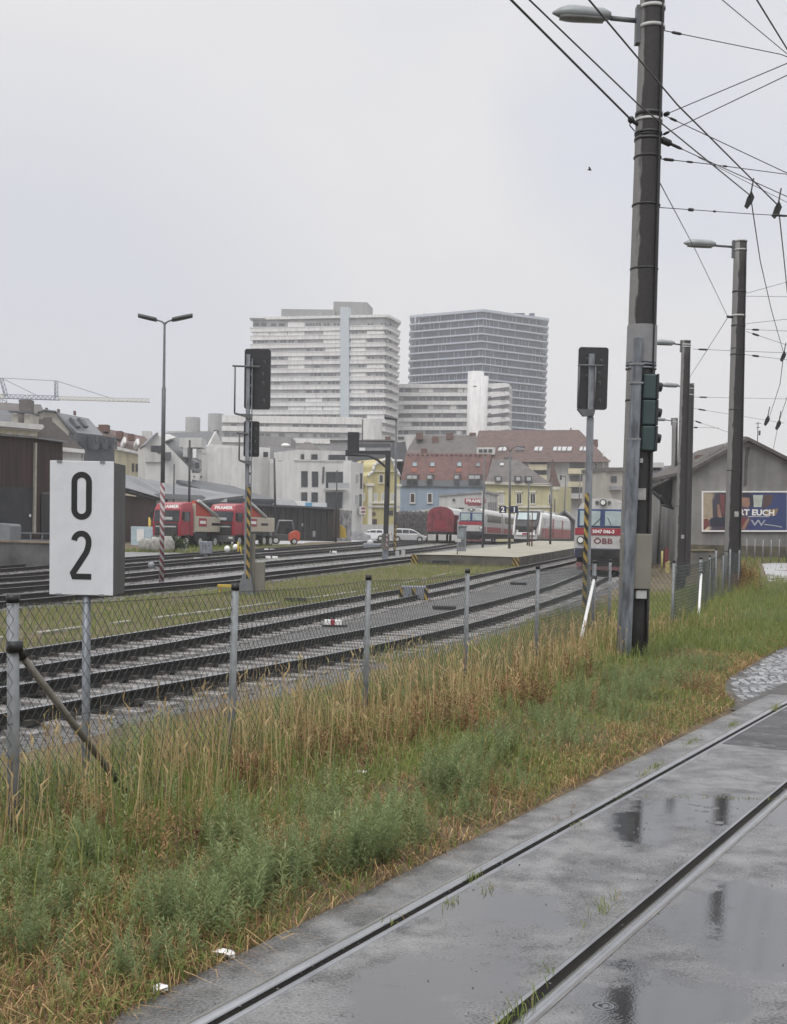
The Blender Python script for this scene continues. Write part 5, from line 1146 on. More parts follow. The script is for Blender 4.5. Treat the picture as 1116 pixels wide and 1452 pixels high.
for a in ((537, 673, 543.5, 685), (529.8, 699, 535, 711), (540, 699, 545, 711), (553.5, 699.5, 559, 711)): f.win(*a, h, .8, wt, glass if a[1] < 680 else glassw, sill=True)
q = f.pt(529.5, 729, .02); mb = MB(); mb.prism([q+f.d*(.42*math.cos(k*.52))+Vector((0, 0, .33*math.sin(k*.52))) for k in range(12)], f.n*.06); mb.build('oval_window', brick, h, True)
f.rect('door', 525, 736, 534, 763, -.1, .1, M('brown_door', (.05, .04, .035), .6), h); f.rect('window', 551.5, 724, 557, 731, -.1, .1, glass, h); f.win(514, 699, 517, 710, h, .5, wt, glassw); f.win(513, 724, 516, 733, h, .5, wt, glass)
# blue house
YBH = 205.; h = building('blue_house', 'light blue house with a red tiled roof, roof windows and dark dormers', 630, YBH); f = Fac(567, YBH, 691, YBH-3)
f.wall('wall', [(567, 688), (691, 688.5)], 11, wall_blue, h); f.patch('gutter', [(566.5, 681), (690, 682), (690, 690.5), (566.5, 689.5)], -.8, .35, M('grey_eaves_sheet', (.15, .165, .185), .5, var=.1), h)
rp_ = roof(h, (568, 683, YBH-.2), (690, 684, YBH-3.2), (575.5, 642, YBH+5), (696.5, 643.5, YBH+2), tile_red)
for x0 in (584.7, 610, 648): rp_.win(x0, 655, x0+6.8, 662, h, .8, slate, glassb, 'skylight'); rp_.rect('new_tiles', x0-1, 663.5, x0+6.5, 669.5, -.1, .05, M('fresh_red_tiles', (.19, .055, .032), .75, var=.3, scale=3), h)
rp_.win(675, 656, 681, 662, h, .8, slate, roof_grey, 'skylight')
for x0, x1 in ((577, 593), (605.7, 614.5), (644, 652.5), (664.5, 682.5)):
    q = Fac(x0, YBH-.1-(x0-567)*.024, x1, YBH-.1-(x1-567)*.024); o = q.rect('dormer', x0, 672.5, x1, 688, -2.2, .4, slate, h)
    n_ = 2 if x1-x0 > 12 else 1
    for k in range(n_):
        a = x0+1.2+(x1-x0-1.6)/n_*k; b = a+(x1-x0-2.4)/n_-.6
        q.rect('pane', a, 674.5, b, 679, .38, .46, glassw, o); q.rect('pane', a, 680, b, 687, .38, .45, glass, o)  # upper pane: bright sky reflection put into its pale colour
for x0 in (581.3, 605.8): f.win(x0, 699, x0+7.6, 713.5, h, 1.2, wall_white, M('brown_pane', (.05, .035, .032), .3), sill=True)
mb = MB()
for k in range(17): q = rp_.pt(579+k*6.8, 645.5); mb.box((q.x, q.y, q.z), (.45, .3, .25))
mb.build('snow_guard', tile_brown, h, True); chimney(h, 597, 636, 606, 646, YBH+5.5, brick, 1.5)
# brown-grey roof behind
h = building('grey_brown_roofed_house', 'house with a large grey brown roof and four chimneys behind the red roof', 620, 240); rp_ = roof(h, (572, 648, 236), (676, 649, 233), (590, 617, 241), (676, 617, 238), tile_grey); Fac(573, 237, 675, 234).wall('wall', [(573, 646), (675, 647)], 9, wall_lgrey, h)
for a, b in ((590, 600), (613, 621.5), (633, 642.5), (666, 675)): chimney(h, a, 613.5 if a != 613 else 619, b, 623 if a != 613 else 632, 238, brick, 1.6)
# big apartment block
YG = 262.; h = building('brown_roofed_apartments', 'big pale apartment block with a wide brown roof, skylights and balconies', 770, YG); f = Fac(668, YG+2, 863, YG-3)
f.wall('wall', [(668, 637), (727, 650), (863, 653)], 16, wall_lgrey, h); f.rect('penthouse_wall', 670, 635, 702, 645, -2, 1.2, wall_white, h)
for x0 in (680, 686.5, 693.5): f.rect('window', x0, 637.5, x0+5, 642, 1, 1.35, glass, h)
rp_ = roof(h, (666, 655, YG), (866, 655, YG-5), (679, 610.5, YG+9), (821, 609.5, YG+5), tile_brown)
f.patch('eaves', [(727, 651), (866, 652), (866, 655), (727, 654.5)], -1, 1.2, wall_lgrey, h)
for x0, x1 in ((707, 712), (713.5, 718), (758, 763), (764.5, 769), (784.5, 789.5), (791, 795.5), (797, 803), (804.5, 810.5), (822, 826), (827.5, 832)): rp_.patch('skylight', [(x0+.8, 635), (x1+.8, 635), (x1-.6, 640.5), (x0-.6, 640.5)], -.1, .3, glassw, h)
for x0, y0 in ((732, 634.5), (738, 634.5)): rp_.rect('skylight', x0, y0, x0+5, y0+5.5, -.1, .3, roof_dark, h)
for k, y0 in enumerate((665, 683.5, 700)): f.rect('balcony', 806, y0, 831, y0+7.5, -.1, 2.2, wall_cream if k < 2 else wall_lgrey, h); f.rect('loggia', 808, y0-9, 829, y0, -.1, .12, M('loggia_shade_grey', (.16, .16, .165), .8), h); f.win(812, y0-6, 817, y0, h, .5, white, glass)  # loggia panels stand flat on the wall; recess shade is in their grey
for x0, y0 in ((843, 657), (843, 674), (843, 692), (817, 690), (793, 673), (793, 690), (737, 660)): f.win(x0, y0, x0+4.5, y0+8, h, .5, white, glass)
for k in range(2): f.rect('balcony', 750, 659+k*15, 776, 667+k*15, -.1, 1.5, wall_cream, h); f.rect('loggia', 752, 652+k*15, 775, 659+k*15, -.1, .12, slate, h)
f.patch('downpipe', [(855, 640), (857.5, 640), (854.5, 722), (852, 722)], 0, .5, white, h); chimney(h, 838, 623, 848, 634, YG+4, brick, 2); chimney(h, 809, 606.5, 810.5, 612, YG+6, brick, .5)
h = building('cream_villa', 'pale cream house edge showing right of the apartment block', 880, 240); f = Fac(858, 238, 905, 240); f.wall('wall', [(858, 667), (870, 665), (905, 668)], 10, wall_tan, h); f.rect('window', 866, 675, 874, 684, -.1, .2, glass, h); f.rect('balcony', 864, 689, 880, 695, 0, 1, wall_grey, h); f.rect('roof_edge', 856, 663, 908, 668, -10, .6, tile_grey, h)
# yellow corner house with turret
YC = 198.; h = building('yellow_corner_house', 'pale yellow corner house with a grey mansard roof and a pointed brown corner turret', 735, YC); f = Fac(689, YC, 780, YC-5)
f.wall('wall', [(689, 685), (780, 688)], 10, wall_pale, h)
rp_ = roof(h, (689, 684.5, YC-.6), (783, 687, YC-5.8), (698, 651.5, YC+5), (734, 651.5, YC+3), tile_grey)
f.patch('cornice', [(688.5, 683), (781, 686), (781, 689.5), (688.5, 686.5)], -.3, .6, wt, h); f.rect('band', 689, 717, 781, 720, -.1, .2, wt, h)
for x0 in (706.5, 732, 751.5): f.win(x0, 699.5, x0+8.5, 715, h, 1.1, wt, glassw if x0 < 710 else glass, cross=1, sill=True); f.rect('window_head', x0-1, 696, x0+9.5, 698.5, -.1, .25, wt, h)
for x0 in (702, 730, 745): q = Fac(x0, YC-1.2-(x0-689)*.055, x0+9, YC-1.2-(x0-689)*.055); o = q.rect('dormer', x0, 675, x0+9.5, 683, -1.5, .1, slate, h); q.rect('pane', x0+2, 676.5, x0+7.5, 681.5, .09, .16, glassw, o)
rp_.rect('skylight', 709.5, 658, 714.5, 661, -.1, .2, glassw, h); chimney(h, 715.5, 648.5, 726, 655, YC+4, slate, 1.2)
c = P(785.5, 690, YC-4); r = 8*YC/FPX; g0 = float(gz(c.x, c.y))-.3; zc = P(785, 690, YC-4).z
MB().tube([Vector((c.x, c.y, g0)), Vector((c.x, c.y, zc))], r, 10, smooth=False).build('turret_wall', wall_pale, h, True); za = P(782, 651, YC-4)
MB().tube([Vector((c.x, c.y, zc)), Vector((c.x-.1, c.y, zc+(za.z-zc)*.3)), Vector((c.x-.35, c.y, za.z))], [r*1.2, r*.72, .05], 10, smooth=False).build('turret_roof', tile_brown, h, True)
MB().tube([Vector((c.x, c.y, zc-.5)), Vector((c.x, c.y, zc))], r*1.14, 10, smooth=False).build('turret_cornice', wt, h, True); q = Fac(776, YC-5.2, 792, YC-5.2); q.win(777.3, 700, 783.5, 715, h, 1., wt, glass, cross=1)
# white trade building with lettering
YPR = 176.; h = building('white_trade_hall', 'low white trade hall with a red lettered sign and a row of dark windows', 665, YPR); f = Fac(620, YPR+.5, 687, YPR-.5); fsd = Fac(687, YPR-.5, 706, YPR+6)
f.wall('wall', [(623, 702.5), (687, 697)], 6, wall_lgrey, h); fsd.wall('side_wall', [(687, 697), (706, 701.5)], .4, wall_lgrey, h); f.patch('fascia', [(622, 701), (687, 695.5), (687, 698.5), (622, 703.5)], -6, .25, tow_pan, h)
fsd.patch('fascia', [(687, 695.5), (707, 700), (707, 703), (687, 698.5)], -.5, .2, tow_pan, h)
for k in range(6): f.rect('window', 631+k*9.6, 720-k*.1, 639+k*9.6, 726.5, -.1, .15, glass, h)
for k in range(4): fsd.rect('window', 692+k*3.4, 712, 693.5+k*3.4, 724, -.1, .1, wall_grey, h)
sgn = f.rect('red_sign', 659, 707, 688.5, 714, .02, .14, redp, h)
nx = f.d; tw_ = (f.pt(688, 710)-f.pt(660, 710)).length
text_mesh('lettering', 'PRAMER', .62, white, h, f.pt(673.7, 710.6, .16), nx, (0, 0, 1), .02, bold=.02, wscale=1.12); text_mesh('small_lettering', 'BAUSTOFFE', .32, redp, h, f.pt(673.7, 716.2, .05), nx, (0, 0, 1), .02, bold=.012, wscale=1.2)
MB().sphere(f.pt(643.5, 708.5, .2), .22, 8).build('lamp', greyst, h, True)
Fac(566, YPR+.6, 634, YPR+.2).wall('lean_to', [(566, 727), (631, 719)], 2.5, wall_lgrey, h)
# stake wall
st = building('stake_fence', 'fence of dark grey vertical stakes left of the red goods wagon', 582, 158, None, 'fence'); r_ = random.Random(9); mb = MB()
q0, q1 = P(561, 766, 158), P(606, 768, 152); zt_ = P(580, 726, 156).z
for k in range(30):
    q = q0.lerp(q1, k/29); mb.box((q.x, q.y, (zt_+.4)/2+r_.uniform(-.12, .1)), (r_.uniform(.10, .17), .1, zt_-.2))
mb.build('stakes', M('grey_stakes', (.05, .048, .048), .8, var=.6, scale=3, col2=(.16, .155, .15)), st, True)
mb = MB(); mb.prism([q0+Vector((0, .3, -.5)), q1+Vector((0, .3, -.5)), Vector((q1.x, q1.y+.3, zt_-.3)), Vector((q0.x, q0.y+.3, zt_-.3))], (0, .1, 0)); mb.build('backing', wood_dark, st, True)
# halls on the left
h = building('red_wood_hall', 'long low hall with red brown board wall and a grey sheet roof, behind the trucks', 230, 118, None, 'hall'); f = Fac(165, 108, 224, 116)
f.wall('board_wall', [(150, 699), (222, 708)], 9, wood_red, h); slab('roof', [(150, 684, 108), (184, 693, 109), (256, 713.5, 122), (346, 702.5, 136), (250, 688, 132), (184, 674, 120), (150, 668, 118)], .35, roof_grey, h)
slab('eaves', [(150, 689, 107.8), (184, 694, 108.6), (256, 714, 121.5), (256, 717, 121.5), (184, 698, 108.6), (150, 693, 107.8)], .5, wood_dark, h)
f = Fac(256, 124, 322, 132); f.wall('white_wall', [(256, 711), (322, 707)], 6, wall_white, h)
f = Fac(222, 117, 284, 121); f.wall('lean_to', [(222, 706), (278, 704)], 3, wall_lgrey, h, 0.6); f.patch('lean_to_roof', [(221, 700), (279, 702.5), (285, 706), (280, 709), (221, 707)], -3, .8, roof_grey, h)
h = building('dark_roof_hall', 'low hall with a dark bitumen roof behind the white walled hall', 340, 142, None, 'hall'); slab('roof', [(250, 681, 148), (266, 679, 152), (330, 689, 152), (389, 708, 140), (389, 711, 140), (322, 706, 138)], .4, roof_dark, h); Fac(322, 138.5, 388, 140.5).wall('wall', [(322, 706), (388, 711)], 5, wood_dark, h)
h = building('dark_board_hall', 'long black board clad hall behind the forklift', 420, 134, None, 'hall'); f = Fac(352, 128, 479, 138); f.wall('wall', [(300, 713), (479, 721.5)], 5, wood_dark, h); f.patch('roof_edge', [(300, 711), (480, 720), (480, 722.5), (300, 714)], -5, .25, slate, h)
r_ = random.Random(3)
for k in range(14): x0 = 363+k*8.4; f.patch('post', [(x0, 719+k*.35), (x0+1.1, 719+k*.35), (x0+.2, 763), (x0-.9, 763)], 0, .18, M('hall_post', (.035, .033, .034), .8), h)
for a in ((427, 742, 429, 746), (443, 753, 446.5, 761)): f.rect('fixture', *a, 0, .12, wall_grey, h)
f.rect('corner_post', 470, 722, 479, 763, -.3, .3, M('brown_post', (.05, .038, .032), .8), h)
slab('canopy', [(386, 716, 134), (424, 719, 136), (416, 708.5, 141), (392, 708.5, 141)], .2, roof_grey, h)
def container(lb, x0, x1, y0, y1, mt): f = Fac(x0, 141, x1, 141); tag(f.rect('storage_container', x0, y0, x1, y1, -2.5, 0, mt, None), lb, 'container')
container('white container showing above the black hall, left of the blue one', 416, 432.5, 710.5, 722, white); container('bright blue container showing above the black hall', 433, 442, 713, 722, M('container_blue', (.12, .33, .52), .5)); container('white container showing above the black hall, right of the blue one', 442.5, 462, 713, 722, signw)
h = building('grey_yard_wall', 'patchy grey concrete wall at the end of the black hall', 490, 146, None, 'wall'); f = Fac(479, 143, 499, 147); f.wall('wall', [(479, 723), (499, 724)], .4, M('patchy_wall', (.16, .16, .165), .9, var=.5, scale=1.2, col2=(.42, .42, .43)), h)
h = building('low_street_wall', 'low grey street wall in front of the yellow gable house', 535, 172, None, 'wall'); f = Fac(500, 170, 562, 174); f.wall('wall', [(500, 743.5), (562, 744)], .4, wall_lgrey, h)
q = P(485, 760, 139); o = MB(); o.prism([(q.x-.5, q.y-.4, q.z-.2), (q.x+.5, q.y-.4, q.z-.2), (q.x+.35, q.y-.4, q.z+.9), (q.x-.4, q.y-.4, q.z+1.35)], (0, .9, 0)); tag(o.build('yellow_bin', yellow, None, True, .05), 'yellow grit bin at the end of the black hall', 'bin')
# ---------------- right: grey house with billboard ----------------
YH = 77.; h = building('grey_gable_house', 'old grey rendered house with a gable end carrying a large billboard', 1050, YH); f = Fac(978, YH, 1140, YH)
f.wall('gable_wall', [(979.5, 668), (1060.5, 625), (1126, 657.5), (1145, 667)], 12, wall_house, h)
mb = MB()
sl_t = M('old_roof_tiles', (.075, .068, .062), .8, var=.3, scale=3)
for a, b in (((975, 672), (1061, 624.5)), ((1061, 624.5), (1150, 669.5))):
    u_, v_ = f.pt(*a, .45), f.pt(*b, .45); mb.prism([u_, v_, v_+Vector((0, 0, .22)), u_+Vector((0, 0, .22))], (0, 13, 0))
mb.build('roof', sl_t, h, True)
slab('upper_roof', [(981, 660, YH+1.5), (1028, 633.5, YH+1.5), (1050, 624, YH+8), (998, 652, YH+8)], .2, M('grey_old_tiles', (.2, .195, .185), .8, var=.2), h)
chimney(h, 1055, 619, 1060, 627, YH+2, brick, .8); chimney(h, 990, 645, 1000, 656, YH+5, brick, 1)
f.patch('stain', [(1058, 634), (1064, 634), (1061, 648), (1059, 688), (1054, 691), (1056, 650)], 0, .012, M('dark_damp_stain', (.075, .072, .07), .9, var=.3), h)
f.patch('plinth', [(976, 772), (1145, 776), (1145, 800), (976, 800)], -.1, .12, M('mossy_plinth', (.09, .08, .055), .9, var=.5, scale=2), h); f.patch('ledge', [(975, 779), (1012, 779), (1012, 781), (975, 781)], 0, .9, M('ledge_stone', (.22, .19, .12), .9, var=.3), h); f.patch('loading_base', [(975, 781.2), (1012, 781.2), (1012, 810), (975, 810)], 0, .8, dkconc, h)
cn = building('freight_canopy', 'dark timber canopy roof jutting left from the grey house', 940, YH+6, None, 'canopy')
slab('roof', [(922, 693, YH+4), (954, 677, YH+5), (980, 668, YH+8), (980, 690, YH+8), (950, 719, YH+5)], .3, wood_dark, cn)
mb = MB()
for a, b in (((926, 697), (952, 718)), ((936, 703), (939, 716)), ((939, 716), (954, 721)), ((922, 693), (952, 679))): mb.tube([P(*a, YH+3.8), P(*b, YH+4.4)], .09, 5)
mb.build('struts', wood_dark, cn, True); mb = MB(); mb.tube([P(938.5, 680, YH+8), P(932, 800, YH+8)], .06, 5); mb.build('post', greyst, cn, True)
# billboard
bb = thing('billboard', 'wide poster billboard in a white frame with the words ORT EUCH, on the grey house', 'billboard', tuple(f.pt(1055, 752, .1)))
def bmat():
    mt, t, b = nodes_of('poster_print'); n = t.nodes; l = t.links; b.inputs['Roughness'].default_value = .3
    tc = n.new('ShaderNodeTexCoord'); sp = n.new('ShaderNodeSeparateXYZ'); l.new(tc.outputs['Generated'], sp.inputs[0])
    nz = n.new('ShaderNodeTexNoise'); nz.inputs['Scale'].default_value = 5; nz.inputs['Detail'].default_value = 3; l.new(tc.outputs['Generated'], nz.inputs['Vector'])
    ma = n.new('ShaderNodeMath'); ma.operation = 'MULTIPLY_ADD'; ma.inputs[1].default_value = .22; l.new(nz.outputs[0], ma.inputs[0]); l.new(sp.outputs[0], ma.inputs[2])
    rp = n.new('ShaderNodeValToRGB'); e = rp.color_ramp.elements; e[0].position = .05; e[0].color = (.42, .33, .2, 1); e[1].position = 1.05; e[1].color = (.03, .045, .14, 1)
    for p, c in ((.17, (.55, .45, .30)), (.22, (.05, .05, .08)), (.36, (.06, .035, .045)), (.46, (.025, .03, .06)), (.56, (.10, .055, .05)), (.68, (.03, .04, .13)), (.85, (.035, .05, .15))): q = e.new(min(p, .99)); q.color = (*c, 1)
    l.new(ma.outputs[0], rp.inputs[0]); l.new(rp.outputs[0], b.inputs['Base Color']); return mt
f.rect('poster', 996, 698, 1115, 752, .05, .12, bmat(), bb)
pm = {k: M('poster_'+k, c, .35, var=.2, scale=2) for k, c in dict(cream=(.32, .27, .20), red=(.15, .045, .045), skin=(.26, .15, .11), dark=(.02, .022, .04), blue=(.03, .04, .13), mint=(.42, .47, .42), brown=(.08, .05, .05), gold=(.22, .15, .08), wine=(.16, .03, .04)).items()}
def pp(nm, poly, k, off=0.): f.patch(nm, poly, .11, .125+off, pm[k], bb)
pp('curtain', [(997, 699), (1009, 699), (1010, 734), (997, 735)], 'cream'); pp('red_shape', [(997, 736), (1003, 735), (1006, 744), (999, 751), (997, 751)], 'red'); pp('dark_shape', [(1005, 738), (1016, 732), (1032, 733), (1032, 746), (1008, 747)], 'dark', .003)
pp('hand', [(1016, 716), (1019, 715), (1023, 734), (1017, 733)], 'skin', .004); pp('red_panel', [(1020, 701), (1027, 702), (1026, 732), (1022, 724)], 'red', .002); pp('head', [(1049, 703), (1055, 701), (1062, 703), (1064, 712), (1060, 720), (1052, 718)], 'skin', .004); pp('hair', [(1048, 701), (1060, 699), (1067, 703), (1068, 716), (1063, 720), (1062, 706), (1050, 705)], 'dark', .006)
pp('mint_panel', [(1067, 702), (1081, 702), (1079, 719), (1068, 719)], 'mint', .003); pp('brown_shape', [(1082, 702), (1096, 702), (1092, 716), (1080, 722)], 'brown', .002); pp('gold_brush', [(1083, 723), (1103, 721), (1099, 731), (1085, 732)], 'gold', .003); pp('arm', [(1056, 740), (1061, 733), (1062, 737), (1055, 751), (1050, 751)], 'skin', .004); pp('dress', [(1049, 735), (1057, 735), (1054, 750), (1049, 751)], 'wine', .003)
text_mesh('lettering', 'ORT EUCH', .50, white, bb, f.pt(1068, 727, .135), f.d, (0, 0, 1), .004, bold=.018, wscale=1.08); text_mesh('small_lettering', 'W', .55, M('faded_white_print', (.40, .42, .48), .4), bb, f.pt(1075, 742, .135), f.d, (0, 0, 1), .003, wscale=1.6)
f.rect('text_line', 1060, 732.2, 1090, 733, .12, .14, signw, bb); f.patch('script_line', [(1083, 743), (1098, 745), (1108, 747), (1108, 748), (1098, 746), (1083, 744.2)], .12, .14, pm['mint'], bb)
frm = MB()
for a, b, c_, d_ in ((994.5, 696.5, 1116.5, 698.3), (994.5, 752, 1116.5, 754), (994.5, 698.3, 996.2, 752), (1114.8, 698.3, 1116.5, 752)):
    q = [f.pt(*p) for p in ((a, b), (c_, b), (c_, d_), (a, d_))]; frm.prism(q, f.n*.16)
frm.build('frame', white, bb, True)
an = thing('roof_aerial', 'thin roof aerial on the slope of the grey house', 'aerial', tuple(P(1075, 628, YH+4))); MB().tube([P(1074, 632, YH+4), P(1075, 598, YH+4)], .03, 5).tube([P(1071, 601, YH+4), P(1079, 600, YH+4)], .02, 4).tube([P(1072, 606, YH+4), P(1078, 606, YH+4)], .02, 4).box(P(1077, 614, YH+4), (.1, .1, .3)).build('aerial', greyst, an, True)
# far buildings right of the mast
h = building('far_grey_house', 'distant grey roofed house with tan wall seen between the masts', 938, 170); f = Fac(915, 170, 975, 170); f.wall('wall', [(915, 690), (930, 679), (940, 690)], 8, wall_tan, h); f.wall('wall', [(938, 676), (975, 676)], 8, wall_lgrey, h); slab('roof', [(916, 680, 169), (956, 680, 169), (960, 660, 176), (918, 661, 176)], .3, roof_dark, h); f.rect('roof_box', 921, 654, 948, 661, -8, -3, wall_lgrey, h)
# trees and bushes
leaf_m = attr_mat('tree_leaves', [(.025, .04, .015), (.045, .07, .025), (.075, .105, .035)], .6)
def bush(label, px, py, Y, wd, ht, n=1500, cat='bush', trunk=True, name='bush'):
    b = P(px, py, Y); b.z = float(gz(b.x, b.y)); t = thing(name, label, cat, tuple(b)); r2 = np.random.default_rng(int(px*7))
    mb = MB()
    for k in range(4): a = k*1.6; mb.tube([(0, 0, -.1), (.1*wd*math.cos(a), .1*wd*math.sin(a), ht*.35), (.3*wd*math.cos(a), .3*wd*math.sin(a), ht*.7)], [.03*ht, .02*ht, .008*ht], 5)
    mb.build('trunk', M('bark', (.06, .05, .04), .9), t)
    nc = 9; cx_ = r2.normal(0, .24, nc)*wd; cy_ = r2.normal(0, .24, nc)*wd; cz_ = ht*(.35+.5*r2.random(nc)); rad = wd*(.14+.14*r2.random(nc))
    k = r2.integers(0, nc, n); d = r2.normal(size=(n, 3)); d /= np.linalg.norm(d, axis=1)[:, None]; d *= (r2.random(n)**.4)[:, None]
    c = np.stack([cx_[k]+d[:, 0]*rad[k], cy_[k]+d[:, 1]*rad[k], np.maximum(.05, cz_[k]+d[:, 2]*rad[k])], -1)
    s_ = .07*wd**.5*(.6+.8*r2.random(n)); u_ = r2.normal(size=(n, 3)); u_ /= np.linalg.norm(u_, axis=1)[:, None]; v_ = r2.normal(size=(n, 3)); v_ -= u_*(u_*v_).sum(1)[:, None]; v_ /= np.linalg.norm(v_, axis=1)[:, None]
    V = np.stack([c-u_*s_[:, None], c+v_*s_[:, None]*.5, c+u_*s_[:, None], c-v_*s_[:, None]*.5], 1).reshape(-1, 3)
    o = np_mesh('crown', V, [np.arange(4*n).reshape(-1, 4)], leaf_m, np.repeat(np.clip(r2.normal(.5, .25, n), 0, 1), 4)); o.parent = t; return t
bush('dark green bushes beside the yellow corner house', 806, 735, 190, 4.2, 4.2, 3500); bush('round green bush under the timber canopy', 943, 745, 100, 2.2, 3.8, 2200)
bush('low dark bush between the small shed and the near railcar', 818, 742, 180, 2.5, 2.5, 1500); bush('weedy shrub at the left end of the trucks', 246, 776, 88, 1.6, 1.3, 900)
h = building('small_shed', 'small dark gabled shed beside the yellow corner house', 800, 165, None, 'shed'); f = Fac(787, 165, 815, 165); f.wall('gable', [(788, 738), (802, 725.5), (815, 737)], 5, M('shed_grey', (.10, .10, .105), .8), h); slab('roof', [(785, 740, 164.5), (802, 724.5, 164.5), (805, 724.5, 171), (790, 738, 171)], .2, slate, h); slab('roof', [(802, 724.5, 164.5), (818, 739, 164.5), (818, 737, 171), (805, 724.5, 171)], .2, roof_grey, h)

# ================================================================== PLATFORM AND YARD FURNITURE
pf_top = M('platform_paving', (.27, .255, .20), .6, var=.25, scale=.7); pf_wall = M('platform_wall', (.10, .095, .08), .85, var=.4, scale=1.2, streak=.3)
zp = .42
pA, pB = G(585, 800), G(712, 804); Ys = [pB.y+k*4 for k in range(15)]
right = [(tx(2, y)-1.75, y) for y in Ys]; left = [(tx(3, y)+1.75, y) for y in Ys[3:]]
p0 = (pA.x, pA.y); zpf = [float(zy(y))+.62 for y in Ys]
pf = thing('platform', 'low concrete station platform with stained walls and paved top', 'platform', (p0[0], p0[1], float(zy(p0[1]))))
top = [Vector((*p0, float(zy(p0[1]))+.60))]+[Vector((x, y, float(zy(y))+.60)) for x, y in right]+[Vector((x, y, float(zy(y))+.60)) for x, y in reversed(left)]
mb = MB(); n = len(top); mb.add([q-Vector((0, 0, 1.0)) for q in top]+top, [(i, (i+1) % n, n+(i+1) % n, n+i) for i in range(n)]); mb.build('wall', pf_wall, pf, True)
cen = sum(top, Vector())/n
mb = MB(); out_ = [q+(q-cen).normalized()*.06 for q in top]; R_ = out_[1:16]; L_ = out_[:1]+[out_[-1-i] for i in range(len(out_)-16)]
lf = [out_[0]]+[out_[n-1-i] for i in range(n-16)]
def tri_fan(z0, z1):
    rr = [v+Vector((0, 0, z1)) for v in R_]; ll = [lf[min(int(i*(len(lf)-1)/(len(rr)-1)+.5), len(lf)-1)]+Vector((0, 0, z1)) for i in range(len(rr))]; return rr, ll
ll = []
for i, v in enumerate(R_):
    y = max(v.y, lf[0].y); k = [q for q in lf]; xx = np.interp(y, [q.y for q in k], [q.x for q in k]); ll.append(Vector((xx, y if i else lf[0].y, float(zy(y))+.60)))
vs = []; fs = []
for a, b in zip(ll, R_): vs += [a+Vector((0, 0, .004)), a.lerp(b, .45)+Vector((0, 0, .03)), b+Vector((0, 0, .004))]
for i in range(len(R_)-1): fs += [(3*i, 3*i+1, 3*i+4, 3*i+3), (3*i+1, 3*i+2, 3*i+5, 3*i+4)]
mb = MB(); mb.add(vs, fs); mb.build('paving', pf_top, pf, True)
pfp = PL(top[0], Vector((top[1].y-top[0].y, top[0].x-top[1].x, 0)))
pfp.patch('vent_frame', [(611, 792.5), (640, 793.5), (640, 801), (611, 800)], -.05, .06, greyst, pf); pfp.patch('vent', [(613, 794.5), (638, 795.3), (638, 799.5), (613, 798.5)], -.05, .08, black, pf)
mb = MB(); q = top[1]; mb.bx(q.x-.32, q.x+.10, q.y-.13, q.y+.3, q.z-.75, q.z-.02); mb.build('corner_marking', yb_str, pf, True); mb = MB(); q = top[0]; mb.bx(q.x-.1, q.x+.3, q.y-.15, q.y+.2, q.z-.75, q.z-.02); mb.build('corner_marking', yb_str, pf, True)
meadow_pts = None
def zpl(y): return float(zy(y))+.61
def pole(label, xt, yt, xb_, yb_, Y, r=.06, zb=None, name='pole', mat=greyst, cat='pole'):
    t, b = P(xt, yt, Y), P(xb_, yb_, Y); b.z = float(gz(b.x, Y))-.05 if zb is None else zb
    th = thing(name, label, cat, tuple(b)); d = t-b; MB().tube([(0, 0, 0), (d.x*.5, 0, d.z*.5), (d.x, 0, d.z)], [r*1.2, r, r*.8], 8).build('shaft', mat, th); return th, d
YK = 84.; q = P(654, 788, YK); k_ = thing('ticket_machine', 'grey ticket machine standing near the front edge of the platform', 'machine', (q.x, YK, zpl(YK)))
mb = MB(); mb.bx(-.3, .3, -.25, .25, 0, 1.62); mb.build('case', galv, k_, bevel=.03); mb = MB(); mb.bx(-.34, .34, -.29, .29, 1.62, 1.7); mb.build('lid', greyst, k_, bevel=.02); mb = MB(); mb.bx(-.16, .1, -.27, -.25, .95, 1.3); mb.build('screen', glassb, k_); mb = MB(); mb.bx(-.2, .2, -.27, -.25, .3, .8); mb.build('door', greyst, k_)
pl_, d = pole('thin grey signpost in front of the platform, beside the ticket machine', 649.5, 737, 648, 803, 76, .035, mat=pipe_m); mb = MB(); mb.bx(-.15, .2, -.06, 0, 1.45, 1.65); mb.build('plate', silver, pl_)
pl_, d = pole('lamp post with two curved arms above the platform signs 2 and 1', 723.5, 640, 722, 783, 93, .085, zpl(93), 'platform_lamp', cat='lamp post')
for s_, xe in ((-1, 706), (1, 744)):
    e = P(xe, 634, 93)-Vector(pl_.location); MB().tube([(d.x, 0, d.z-.1), (d.x+s_*.15, 0, d.z+.25), (d.x+s_*.45, 0, d.z+.38), (e.x, 0, e.z)], [.04, .035, .03, .05], 6).build('arm', greyst, pl_)
navy = M('navy_sign', (.012, .016, .05), .4)
pfs = thing('platform_sign', 'dark blue platform sign with white numbers 2 and 1 hung on the platform lamp post', 'sign', tuple(P(722.5, 722, 92.8)))
fq = Fac(700, 92.75, 740, 92.75)
for s_, x0, x1, ch in ((-1, 708, 718, '2'), (1, 724, 734.5, '1')):
    o = fq.rect('plate', x0, 717.5, x1, 727.5, -.08, .04, navy, pfs); text_mesh('number', ch, .52, white, o, fq.pt((x0+x1)/2, 723, .055), fq.d, (0, 0, 1), .008, bold=.015)
fq.rect('bracket', 717, 719, 725, 720, -.06, 0, greyst, pfs)
pole('plain dark pole right of the square fronted railcar', 687, 646, 684.5, 776, 112, .09); pole('thin pole on the platform between the two railcars', 750, 683, 748, 776, 104, .07, zpl(104))
